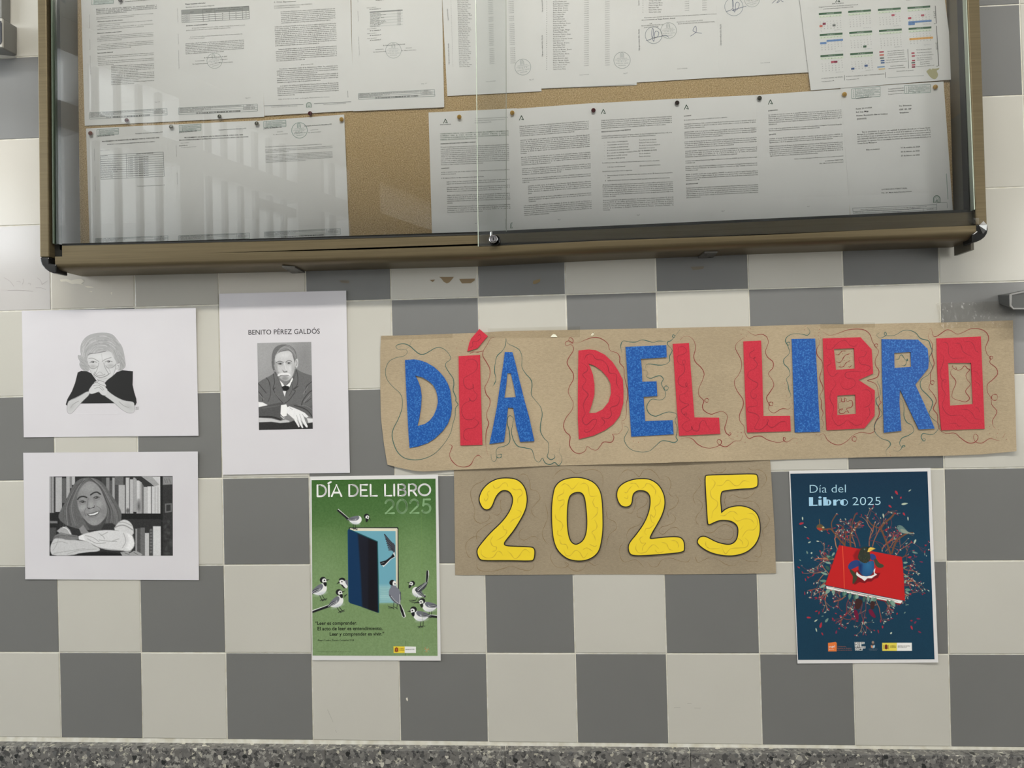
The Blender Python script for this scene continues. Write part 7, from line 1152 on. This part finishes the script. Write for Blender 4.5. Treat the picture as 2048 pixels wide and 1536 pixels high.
# right hand birds
bird(c, 1625, TK + 440, 1.75, -.35, -1, math.radians(208), (76, -44), False, 4, 20)
c.poly([(1745, TK + 300), (1715, TK + 295), (1722, TK + 160), (1738, TK + 138), (1758, TK + 145), (1762, TK + 200)], (226, 228, 230)); c.poly([(1740, TK + 300), (1718, TK + 295), (1724, TK + 160), (1736, TK + 138), (1750, TK + 148), (1752, TK + 220)], (20, 20, 24)); c.poly([(1560, TK + 400), (1640, TK + 345), (1725, TK + 295), (1748, TK + 300), (1715, TK + 380), (1640, TK + 440), (1590, TK + 440)], (60, 62, 70), sm=1); c.line([(1610, TK + 420), (1680, TK + 360), (1730, TK + 310)], 6, (220, 222, 224)); c.line([(1600, TK + 400), (1670, TK + 350), (1715, TK + 305)], 4, (210, 212, 214))
[c.line(q, 6, (30, 32, 34), 1, 0) for q in ([(1605, TK + 500), (1580, TK + 550)], [(1580, TK + 550), (1490, TK + 552)], [(1580, TK + 550), (1500, TK + 572)], [(1625, TK + 525), (1605, TK + 575)], [(1605, TK + 575), (1525, TK + 580)], [(1605, TK + 575), (1560, TK + 592)])]
bird(c, 1780, TK + 620, 2.0, .25, -1, math.radians(150), (50, -40), True, 0, 60); bird(c, 1665, TK + 745, 2.1, .25, -1, math.radians(160), (48, -42), True, 0, 90)
# flying bird entering the book
for i_ in range(8): t = i_ / 7.; c.line([(1155 + t * 60, 950 + t * 210), (1230 + t * 25, 1040 + t * 120), (1290, 1100 + t * 90)], 17, (58, 60, 70) if i_ % 2 else (40, 42, 52), .95)
for i_ in range(5): t = i_ / 4.; c.line([(1165 + t * 50, 975 + t * 190), (1250, 1070 + t * 100)], 3, (150, 140, 140), .7)
c.poly([(1240, 1080), (1296, 1060), (1300, 1255), (1268, 1262), (1255, 1220), (1290, 1190)], (62, 64, 74), sm=1); c.poly([(1290, 1185), (1300, 1255), (1240, 1290), (1185, 1350), (1140, 1392), (1092, 1330), (1180, 1300), (1245, 1245)], (226, 228, 230)); c.poly([(1270, 1210), (1296, 1250), (1235, 1285), (1150, 1368), (1105, 1368), (1090, 1325), (1175, 1300), (1240, 1250)], (20, 22, 28)); c.line([(1105, 1345), (1150, 1330)], 4, (200, 202, 204), .8, 0)
c.poly([(1440, 250 + 2400), (1441, 2400), (1442, 2400)], (0, 0, 0))
c.line([(1644, 200), (1662, 1000), (1672, 2600)], 5, (112, 144, 78), .5, 0)
# logos
c.poly([(1276, TK + 1178), (1430, TK + 1180), (1430, TK + 1270), (1278, TK + 1270)], (226, 196, 58)); c.poly([(1430, TK + 1180), (1583, TK + 1183), (1583, TK + 1270), (1430, TK + 1270)], (228, 228, 224)); c.poly([(1295, TK + 1205), (1318, TK + 1190), (1342, TK + 1205), (1342, TK + 1250), (1318, TK + 1256), (1293, TK + 1250)], (124, 62, 36)); c.ell(1318, TK + 1225, 10, 16, (180, 110, 40))
for i_ in range(9): a = i_ * .7; c.line([(1730, TK + 1230), (1730 + 34 * math.cos(a), TK + 1225 + 34 * math.sin(a))], 8, ((208, 112, 92), (120, 182, 160), (212, 150, 80))[i_ % 3], .55, 0)
c.build('poster_picture', r, df, .0002)
k = Ink(); GB = Z(600, 1120, .1464844); WHT = (232, 234, 226)
strokes(k, GA, 'DÍA DEL LIBRO', 222, 428, 1790, 414, 152, 3.6, WHT, None); strokes(k, GA, '2025', 1160, 658, 1800, 652, 182, 4.3, (128, 162, 118), None)
BKT = (22, 26, 22)
k.text(GB, 205, 886, 782, 882, '“Leer es comprender.', 46, .016, BKT, res=3); k.text(GB, 236, 960, 1128, 955, 'El acto de leer es entendimiento.', 46, .016, BKT, res=3); k.text(GB, 402, 1034, 1152, 1030, 'Leer y comprender es vivir.”', 46, .016, BKT, res=3); k.text(GB, 240, 1107, 738, 1104, 'Álvaro Pombo, Premio Cervantes 2024', 22, .01, (40, 50, 36)); k.text(GB, 240, 1256, 695, 1256, 'Ilustración: Premio Nacional de Ilustración 2024', 10, .0, (64, 82, 54))
k.text(GB, 1355, 1218, 1425, 1218, 'GOBIERNO', 12, .01, (90, 70, 30)); k.text(GB, 1355, 1238, 1425, 1238, 'DE ESPAÑA', 12, .01, (90, 70, 30)); k.text(GB, 1442, 1228, 1562, 1226, 'MINISTERIO DE CULTURA', 12, .01, (90, 90, 90)); k.build('printed_text', r, df, base=.0004)['kind'] = 'stuff'

# ---- dark blue poster
BC = Z(1560, 920, .1660156); TD = 1024.0; px = [(1578.2, 941.5), (1861, 936), (1876.5, 1325), (1595, 1327)]; df = wavy(px, .0014, 75, ph=3, corner=(.001, .002, .004, .001))
r, _ = sheet('blue_poster', 'dark teal poster with a bird-headed figure bursting through a red book ringed by branches', 'poster', px, .001, M_poster, None, dfn=df, nu=20, nv=28)
BGD = (16, 52, 74)
c = Canvas(BC, [(124, 165), (1776, 137), (1862, 2401), (218, 2408)], BGD, 1.5); c.grad([(0, (16, 46, 68)), (.4, (14, 56, 80)), (1, (18, 54, 76))]); c.noise(3, 1, 12)
rb = random.Random(21); cx0, cy0 = 1010, 1370
def branch(x, y, a, L_, w, dep, col):
    pts = [(x, y)]
    for i in range(5): a += rb.uniform(-.38, .38); x += math.cos(a) * L_ / 5; y += math.sin(a) * L_ / 5; pts.append((x, y))
    c.line(pts, w, col, .95)
    tips.append((x, y, a))
    if dep > 0:
        for _ in range(rb.choice((2, 3, 3))):
            t = rb.randint(1, 5); bx, by = pts[t]; branch(bx, by, a + rb.choice((-1, 1)) * rb.uniform(.35, 1.0), L_ * rb.uniform(.5, .72), w * .62, dep - 1, rb.choice((col, (120, 62, 58), (98, 52, 66), (168, 112, 82))))
tips = []
for i in range(30):
    a = i / 30. * 2 * math.pi + rb.uniform(-.1, .1); ex, ey = 400, 330; x, y = cx0 + 20 + ex * math.cos(a), cy0 + ey * math.sin(a) * 1.03
    branch(x, y, a + rb.uniform(-.3, .3), rb.uniform(150, 250) * (1.25 if math.sin(a) < -.5 else 1), rb.uniform(8, 13), 2, rb.choice(((112, 62, 46), (178, 120, 84), (150, 92, 66), (104, 54, 62))))
for p, w in (([(1330, 1130), (1290, 1010), (1230, 860), (1215, 830), (1260, 760), (1340, 690), (1380, 640)], 22), ([(1215, 830), (1120, 790), (1080, 750), (1040, 690)], 13), ([(1350, 1120), (1400, 980), (1520, 890), (1600, 880)], 20), ([(780, 1030), (720, 960), (640, 860), (600, 830), (480, 850)], 18), ([(850, 1040), (850, 900), (930, 790), (960, 740)], 20), ([(860, 900), (870, 760), (910, 650)], 13), ([(640, 860), (620, 760), (680, 650)], 12), ([(780, 1030), (790, 880), (740, 790), (680, 780)], 12)): c.line(p, w, (112, 72, 50), .95); tips += [(p[-1][0], p[-1][1], 0)]
def leaf(x, y, a, L_, w, col):
    d_ = (math.cos(a), math.sin(a)); n_ = (-d_[1], d_[0]); c.poly([(x, y), (x + d_[0] * L_ * .35 + n_[0] * w, y + d_[1] * L_ * .35 + n_[1] * w), (x + d_[0] * L_, y + d_[1] * L_), (x + d_[0] * L_ * .35 - n_[0] * w, y + d_[1] * L_ * .35 - n_[1] * w)], col, sm=1)
LC = ((166, 44, 58), (140, 34, 54), (178, 190, 170), (110, 138, 128), (120, 40, 70), (188, 196, 176), (150, 36, 50))
for x, y, a in tips:
    for _ in range(rb.choice((1, 2, 2, 3))): leaf(x + rb.uniform(-8, 8), y + rb.uniform(-8, 8), a + rb.uniform(-1.1, 1.1), rb.uniform(18, 36), rb.uniform(4, 8), rb.choice(LC))
for i in range(46): a = rb.uniform(0, 6.28); rad = rb.uniform(.93, 1.5); x, y = cx0 + 560 * rad * math.cos(a), cy0 + 620 * rad * math.sin(a); (170 < x < 1800 and 640 < y < 2120) and leaf(x, y, rb.uniform(0, 6.28), rb.uniform(30, 58), rb.uniform(6, 13), rb.choice(LC))
for x, y, a, L_, w, cc_ in ((1385, 365, 1.0, 75, 18, 0), (1455, 535, -.15, 100, 16, 2), (1345, 435, 1.3, 40, 8, 2), (1545, 380, -.6, 50, 8, 2), (1450, 470, -1.2, 38, 12, 0), (1305, 540, .7, 60, 14, 0), (1240, 640, 1.4, 70, 12, 2), (1480, 630, 1.0, 55, 14, 0), (1540, 680, 1.5, 60, 9, 5), (1640, 950, 2.0, 80, 14, 2), (1585, 1105, .25, 90, 14, 3), (225, 775, -.3, 75, 17, 0), (270, 680, 1.5, 55, 10, 2), (285, 800, .4, 48, 8, 2), (320, 930, .6, 50, 10, 0), (335, 1000, -.4, 48, 9, 2), (540, 1960, -.9, 80, 18, 3), (480, 2030, -1.3, 90, 18, 0), (410, 1950, -.6, 60, 10, 2), (315, 1895, .1, 70, 14, 0), (430, 2020, 1.3, 62, 10, 2), (500, 2075, 1.1, 50, 10, 0), (1575, 1990, 1.2, 70, 14, 0), (1640, 1910, .1, 60, 12, 4), (1660, 2060, .5, 55, 12, 4)): leaf(x, y, a, L_, w, LC[cc_])
# two perched birds
c.poly([(430, 815), (455, 775), (500, 770), (545, 820), (530, 850), (470, 845)], (92, 78, 52), sm=2); c.poly([(440, 820), (470, 812), (520, 830), (500, 848), (460, 845)], (168, 56, 40), sm=1); c.line([(478, 775), (474, 715)], 9, (110, 92, 66), 1, 0); c.ell(520, 812, 14, 10, (186, 178, 140))
c.poly([(1402, 800), (1430, 782), (1475, 792), (1515, 830), (1550, 875), (1520, 888), (1460, 880), (1425, 850)], (96, 124, 122), sm=2); c.poly([(1440, 830), (1490, 830), (1550, 872), (1610, 885), (1612, 892), (1540, 890), (1470, 876)], (132, 144, 132), sm=1); c.line([(1545, 885), (1605, 912)], 6, (92, 78, 66), 1, 0); c.poly([(1410, 798), (1396, 806), (1412, 812)], (40, 40, 40)); c.ell(1424, 798, 4, 4, (10, 10, 10)); c.line([(1480, 800), (1530, 850)], 4, (30, 50, 60), .8, 0)
DG = ((62, 96, 84), (92, 130, 116), (122, 152, 138), (48, 82, 74))
for x, y, a, L_, w, g_ in ((690, 1130, -1.3, 110, 24, 2), (660, 1110, 2.2, 70, 16, 2), (640, 1200, -2.6, 110, 26, 1), (650, 1170, 2.9, 90, 22, 3), (620, 1245, 3.3, 90, 16, 2), (600, 1330, -2.3, 90, 24, 3), (580, 1385, 3.5, 110, 18, 2), (570, 1460, 3.2, 110, 20, 1), (560, 1500, 2.7, 110, 20, 2), (1480, 1240, -.1, 70, 16, 2), (1480, 1300, -.3, 60, 14, 1), (1488, 1400, .05, 70, 16, 2), (1500, 1490, -1.2, 60, 16, 2), (1500, 1560, .1, 90, 22, 1), (1505, 1580, .6, 80, 16, 2)): leaf(x, y, a, L_, w, DG[g_])
c.poly([(545, 1545), (1440, 1745), (1470, 1730), (1475, 1700), (560, 1520)], (130, 22, 28)); RDC = (184, 30, 32)
c.poly([(556, 1518), (1478, 1696), (1455, 1730), (560, 1550)], (230, 228, 222)); [c.line([(580 + i * 60, 1532 + i * 12 + rb.uniform(-6, 6)), (760 + i * 60, 1568 + i * 12 + rb.uniform(-6, 6))], 4, (112, 92, 88), .8, 0) for i in range(12)]
c.poly([(712, 1026), (742, 1030), (1465, 1166), (1478, 1240), (1506, 1690), (1500, 1694), (544, 1506), (548, 1490)], RDC); c.line([(752, 1036), (766, 1280), (776, 1546)], 9, (214, 84, 54), .9, 0); c.line([(712, 1026), (548, 1490)], 6, (130, 18, 24), .8, 0)
for x, y in ((600, 1560), (640, 1566), (760, 1585), (800, 1590), (850, 1600), (905, 1620), (935, 1622), (1020, 1640), (1060, 1640), (1130, 1655), (1165, 1665), (1290, 1690), (1330, 1695), (1345, 1700)): leaf(x, y - 10, rb.uniform(1.1, 2.3), rb.uniform(70, 110), rb.uniform(20, 30), rb.choice(DG[:3]))
# figure: shadow, torn paper, arms, body, bird head
c.poly([(880, 1150), (920, 1085), (980, 1060), (960, 1200), (900, 1220)], (128, 20, 26), 10, .8); c.poly([(900, 1350), (880, 1480), (900, 1504), (960, 1470), (1020, 1485), (1050, 1465), (1100, 1465), (1140, 1430), (1180, 1420), (1210, 1360), (1150, 1360), (1100, 1300), (930, 1330)], (118, 16, 24), 3)
c.poly([(925, 1345), (945, 1370), (985, 1395), (1040, 1400), (1100, 1395), (1135, 1380), (1125, 1330), (1150, 1300), (1140, 1360), (1170, 1380), (1130, 1405), (1105, 1425), (1055, 1425), (1018, 1458), (985, 1430), (950, 1410), (915, 1385)], (232, 230, 226))
c.poly([(940, 1200), (870, 1215), (830, 1250), (815, 1290), (835, 1325), (880, 1310), (960, 1270), (1000, 1250)], (40, 62, 118), sm=1); c.poly([(835, 1320), (870, 1320), (935, 1400), (925, 1440), (900, 1480), (872, 1500), (875, 1440), (880, 1400), (850, 1360)], (56, 62, 44), sm=1)
c.poly([(1080, 1125), (1140, 1135), (1165, 1185), (1130, 1215), (1090, 1200)], (44, 66, 128), sm=1); c.poly([(1130, 1200), (1160, 1180), (1190, 1240), (1250, 1262), (1250, 1290), (1200, 1305), (1160, 1280), (1140, 1240)], (62, 66, 48), sm=1)
c.poly([(955, 1200), (1000, 1230), (1090, 1220), (1130, 1210), (1138, 1270), (1130, 1340), (1095, 1390), (1040, 1404), (985, 1390), (950, 1330), (945, 1260)], (34, 84, 128), sm=2); c.poly([(950, 1230), (990, 1260), (985, 1380), (950, 1330)], (20, 40, 92), 16, .8); c.ell(1060, 1270, 40, 60, (46, 106, 150), 0, 30, .7)
c.poly([(975, 1065), (1010, 1045), (1055, 1048), (1075, 1085), (1085, 1140), (1092, 1190), (1060, 1235), (1010, 1245), (960, 1215), (935, 1175), (950, 1120)], (44, 52, 44), sm=2)
for i in range(40): x = 955 + rb.random() * 120; y = 1080 + rb.random() * 150; c.line([(x, y), (x + rb.uniform(-6, 6), y + 16)], 5, rb.choice(((70, 84, 60), (92, 62, 46), (34, 40, 34), (104, 84, 60))), .6, 0)
c.poly([(1050, 1048), (1085, 1052), (1078, 1090), (1060, 1100)], (30, 32, 32)); c.poly([(1068, 1062), (1092, 1050), (1130, 1058), (1152, 1068), (1120, 1082), (1075, 1108), (1052, 1108)], (226, 190, 84)); c.line([(1075, 1086), (1145, 1068)], 4, (160, 120, 50), .9, 0); c.ell(1018, 1076, 7, 7, (190, 196, 188)); c.ell(1018, 1076, 4, 4, (14, 14, 14))
c.poly([(915, 1660), (1000, 1690), (985, 1740), (960, 1790), (930, 1805), (900, 1785), (905, 1720)], (58, 34, 34), sm=1); c.poly([(1090, 1690), (1150, 1710), (1135, 1770), (1130, 1800), (1085, 1795)], (58, 34, 34), sm=1); c.poly([(885, 1805), (925, 1805), (945, 1860), (950, 1925), (920, 1930), (895, 1870)], (104, 20, 52), sm=1); c.poly([(1062, 1800), (1105, 1795), (1135, 1845), (1160, 1895), (1130, 1905), (1080, 1860)], (104, 20, 52), sm=1)
# logos
c.poly([(578, TD + 1180), (670, TD + 1167), (684, TD + 1180), (682, TD + 1282), (580, TD + 1282)], (216, 116, 56)); c.poly([(898, TD + 1168), (1018, TD + 1168), (1018, TD + 1192), (980, TD + 1194), (980, TD + 1218), (1030, TD + 1220), (1028, TD + 1246), (996, TD + 1248), (992, TD + 1272), (905, TD + 1272)], (222, 224, 222))
c.ell(1120, TD + 1172, 15, 14, (176, 150, 132)); c.ell(1113, TD + 1170, 4, 4, (40, 40, 44)); c.ell(1127, TD + 1170, 4, 4, (40, 40, 44)); c.poly([(1094, TD + 1206), (1118, TD + 1212), (1118, TD + 1244), (1096, TD + 1236)], (196, 132, 96)); c.poly([(1118, TD + 1212), (1144, TD + 1204), (1142, TD + 1234), (1118, TD + 1244)], (160, 188, 206)); c.poly([(1102, TD + 1186), (1138, TD + 1186), (1130, TD + 1204), (1110, TD + 1204)], (74, 60, 56))
c.poly([(1230, TD + 1178), (1408, TD + 1177), (1408, TD + 1276), (1232, TD + 1276)], (218, 202, 82)); c.poly([(1408, TD + 1177), (1588, TD + 1177), (1590, TD + 1275), (1408, TD + 1276)], (228, 226, 220)); c.poly([(1262, TD + 1208), (1278, TD + 1196), (1296, TD + 1208), (1298, TD + 1250), (1280, TD + 1258), (1262, TD + 1250)], (104, 42, 34)); c.line([(1250, TD + 1206), (1250, TD + 1254)], 6, (120, 96, 40), 1, 0); c.line([(1308, TD + 1206), (1308, TD + 1254)], 6, (120, 96, 40), 1, 0)
c.build('poster_picture', r, df, .0002)
k = Ink(); LB = (168, 206, 226)
k.text(BC, 345, 396, 805, 390, 'Día del', 96, -.012, LB, res=3); k.text(BC, 865, 545, 1226, 541, '2025', 98, -.012, LB, res=3)
# the heavy half-filled lettering of the second word
FB_ = (156, 198, 232); Y0 = 549.
def pl(*p): k.poly(BC, list(p), FB_)
def arcp(cx, cy, rx, ry, a0, a1, n=14): return [(cx + rx * math.cos(math.radians(t)), cy - ry * math.sin(math.radians(t))) for t in np.linspace(a0, a1, n)]
pl((348, 448), (398, 448), (398, 540), (452, 538), (452, 552), (350, 554)); pl((462, 478), (500, 477), (502, 549), (464, 550)); k.disc(BC, 482, 452, 19, FB_, ry=12)
pl((520, 448), (560, 447), (562, 548), (522, 550)); k.poly(BC, arcp(575, 512, 44, 37, 90, -90) + [(562, 549), (562, 476)], FB_); k.poly(BC, arcp(578, 512, 13, 26, 90, -90), (20, 56, 80), 1)
pl((640, 478), (678, 476), (680, 548), (642, 549)); k.line(BC, [(680, 500), (700, 482), (722, 480)], 2.0, FB_, k=4); k.disc(BC, 722, 484, 8, FB_)
k.poly(BC, arcp(768, 511, 45, 38, 90, 270), FB_); k.line(BC, arcp(770, 511, 43, 37, 90, -90), 1.5, FB_)
WT = (232, 232, 230)
k.text(BC, 586, TD + 1236, 662, TD + 1232, 'cegal', 26, .01, WT); k.text(BC, 590, TD + 1262, 650, TD + 1262, 'libreros', 10, 0, WT)
for i, (t, x1) in enumerate((('Confederación', 795), ('Española de Gremios', 860), ('y Asociaciones de Libreros', 868))): k.text(BC, 690, TD + 1228 + i * 22, x1, TD + 1227 + i * 22, t, 12, .0, (176, 108, 76))
for i, (t, x1) in enumerate((('TODOS', 1010), ('TUS', 968), ('LIBROS', 1022), ('.COM', 984))): k.text(BC, 902, TD + 1190 + i * 26, x1, TD + 1190 + i * 26, t, 21, .026, (40, 44, 48), 1)
k.text(BC, 1066, TD + 1258, 1176, TD + 1257, 'Cámara del Libro', 9, 0, (120, 132, 140)); k.text(BC, 1076, TD + 1272, 1166, TD + 1271, 'de Andalucía', 9, 0, (120, 132, 140))
k.text(BC, 1326, TD + 1222, 1398, TD + 1222, 'GOBIERNO', 11, .01, (104, 92, 40), 1); k.text(BC, 1326, TD + 1238, 1398, TD + 1238, 'DE ESPAÑA', 11, .01, (104, 92, 40), 1); k.text(BC, 1420, TD + 1224, 1566, TD + 1222, 'MINISTERIO DE CULTURA', 12, .01, (96, 92, 92), 1); k.text(BC, 1420, TD + 1238, 1530, TD + 1237, 'DIRECCIÓN GENERAL DEL LIBRO', 9, .005, (110, 106, 104), 1)
k.build('printed_text', r, df, base=.0004)['kind'] = 'stuff'
# ================================================================ WALL BOXES, SCRAPS, RESIDUE
ab = thing('wall_box', 'light grey plastic wall box cut by the left edge of the picture, near its top', 'box')
dB = .075
def fr(poly, d, back, M, name, bev=.0015, root=ab):
    q = PX(poly, d); mb_ = MB(); mb_.prism([(p[0], p[2]) for p in q], -d, -back); return mb_.build(name, M, root, bevel=bev)
# tapered body: front frame smaller than its foot on the wall
def taper(front, df_, back, db, M, name, root):
    a = PX(front, df_); b = PX(back, db); n = len(a); mb_ = MB(); mb_.add(list(a) + list(b), [tuple(range(n)), tuple(range(2 * n - 1, n - 1, -1))] + [(i, n + i, n + (i + 1) % n, (i + 1) % n) for i in range(n)])
    return mb_.build(name, M, root, bevel=.002)
taper([(-120, 36), (3.6, 36), (3.6, 95), (-120, 98)], .060, [(-110, 54), (34, 54), (34, 110), (28, 113), (-110, 121)], .001, M_boxgrey, 'housing', ab)
mb_ = MB(); q = PX([(-120, 36), (4.4, 36), (4.6, 94), (-120, 97)], .066); mb_.prism([(p[0], p[2]) for p in q], -.066, -.060); mb_.build('front_frame', M_boxlight, ab, bevel=.0015)
mb_ = MB(); q = PX([(-112, 41), (2.2, 41.5), (3.4, 46), (3.6, 82), (1.4, 88), (-112, 90)], .0675); mb_.prism([(p[0], p[2]) for p in q], -.0675, -.0660); mb_.build('dark_window', mat('smoked_plastic', (.05, .052, .06), .15), ab, bevel=.0005)
mb_ = MB(); q = PX([(-100, 121.5), (27, 114.5), (31, 112), (31, 115), (-100, 124)], .004); mb_.prism([(p[0], p[2]) for p in q], -.004, -.0002); mb_.build('base_plate', M_boxlight, ab)
mb_ = MB(); q = PX([(-60, -200), (3.2, -200), (3.2, 36), (-60, 36)], .030); mb_.prism([(p[0], p[2]) for p in q], -.030, -.001); mb_.build('cable_duct', M_boxgrey, ab, bevel=.002)
sb = thing('switch_box', 'dark grey plastic box cut by the right edge of the picture, above the banner end', 'box')
taper([(2020.5, 590), (2026, 588), (2130, 566), (2130, 618), (2028, 618), (2022.5, 612)], .060, [(1995, 590), (2010, 588), (2090, 572), (2090, 612), (2012, 612), (1998, 608)], .001, M_boxdark, 'housing', sb)
mb_ = MB(); q = PX([(2019.6, 588.5), (2025, 586.4), (2130, 564.6), (2130, 568), (2024, 590), (2023.2, 610), (2027.5, 615.8), (2130, 616), (2130, 619.3), (2027, 618.4), (2020, 612)], .0625)
mb_.prism([(p[0], p[2]) for p in q], -.0625, -.0600); mb_.build('front_rim', mat('pale_rim', (.25, .25, .24), .3), sb)
def scrap(name, label, cat, pts, M, d=.0008, F=None, group=None):
    k = Ink(); k.poly(F, pts, (0, 0, 0)); o = k.build(name, None, d, M, .0); tag(o, label, cat, group)
ZS = Z(500, 380, .2539063); ZT = Z(1000, 380, .2539063); ZU = Z(0, 380, .2539063)
scrap('paper_scrap', 'torn brown triangular paper scrap on a light tile just under the cabinet', 'scrap', [(1490, 684), (1606, 684), (1590, 705), (1570, 728), (1550, 736), (1525, 722), (1510, 700)], M_scrap, F=ZS)
scrap('paper_scrap', 'torn brown rounded paper scrap right of the triangular one', 'scrap', [(1648, 700), (1772, 698), (1770, 712), (1740, 734), (1670, 736), (1655, 715)], M_scrap, F=ZS)
scrap('paper_scrap', 'tiny torn brown paper scrap left of the triangular one', 'scrap', [(1415, 708), (1458, 706), (1440, 726)], M_scrap, F=ZS)
scrap('paper_scrap', 'faint brown paper residue on the grey tile right of the left bracket', 'scrap', [(700, 712), (780, 712), (782, 736), (720, 730)], mat('faint_brown_residue', (.19, .165, .13), .6), F=ZS)
scrap('paper_scrap', 'small ochre scrap on a grey tile under the cabinet lock', 'scrap', [(262, 715), (318, 700), (315, 722), (275, 742), (258, 738)], mat('ochre_residue', (.25, .19, .10), .7), F=ZT)
scrap('paper_scrap', 'faint ochre residue strip on the grey tile below the right bracket', 'scrap', [(1500, 605), (1610, 600), (1600, 622), (1520, 632)], mat('faint_ochre_residue', (.17, .145, .11), .6), F=ZT)
scrap('wall_chip', 'small pale chip on a grey tile of the bottom row', 'chip', [(812, 1396), (815, 1395), (816, 1400), (815, 1402.5), (812.5, 1400)], M_flake)
k = Ink()
for pts in ([(470, 705), (520, 700), (560, 712), (600, 702), (640, 700), (665, 720), (640, 735), (655, 748), (600, 738), (570, 742), (520, 720), (480, 722)], [(665, 755), (720, 760), (740, 770), (690, 770)], [(700, 800), (730, 796), (722, 805)], [(870, 810), (884, 800), (880, 830)]): k.poly(ZU, pts, (0, 0, 0))
tag(k.build('glue_residue', None, .0008, M_scuff, 0), 'shiny patch of dried glue under the cabinet left corner', 'residue')
k = Ink()
for a in ((30, 690, 110, 760), (180, 700, 175, 745), (220, 735, 240, 750), (290, 690, 330, 745), (330, 745, 375, 715), (280, 770, 360, 785), (130, 720, 160, 730), (60, 790, 260, 800)):
    x0, y0, x1, y1 = a; k.line(ZU, [(x0, y0), ((x0 + x1) / 2 + 8, (y0 + y1) / 2 - 6), (x1, y1)], .7, (150, 145, 145), 0, 4)
for a in ((1370, 1046, 1420, 1044), (1475, 1014, 1508, 1014), (1530, 1048, 1580, 1048)): F_ = Z(1000, 1150, .2539063); k.line(F_, [a[:2], a[2:]], .6, (150, 148, 140))
for a in ((610, 1060, 655, 1160), (672, 1222, 682, 1240)): F_ = Z(500, 1150, .2539063); k.line(F_, [a[:2], a[2:]], .6, (150, 148, 140))
mk_ = k.build('scuff_marks', wall, .0004, M_ink, 0); mk_['kind'] = 'stuff'
# crumpled clear tape on the right corner cap
k = MB(); rg = random.Random(9); pts = []
for (u, v) in ((1934, 440), (1946, 436), (1958, 436), (1967, 442), (1974, 450), (1973, 461), (1966, 468), (1958, 468), (1951, 458), (1942, 450)): pts.append(P(u, v, DF + .003 + rg.random() * .006))
c0 = P(1958, 451, DF + .011); k.add([c0] + pts, [(0, i + 1, (i + 1) % len(pts) + 1) for i in range(len(pts))]); M_crum, _ = glassmat('crumpled_film', (0.9, 0.9, 0.88), 1.3, 0.25); tp = k.build('crumpled_tape', M_crum, cab)
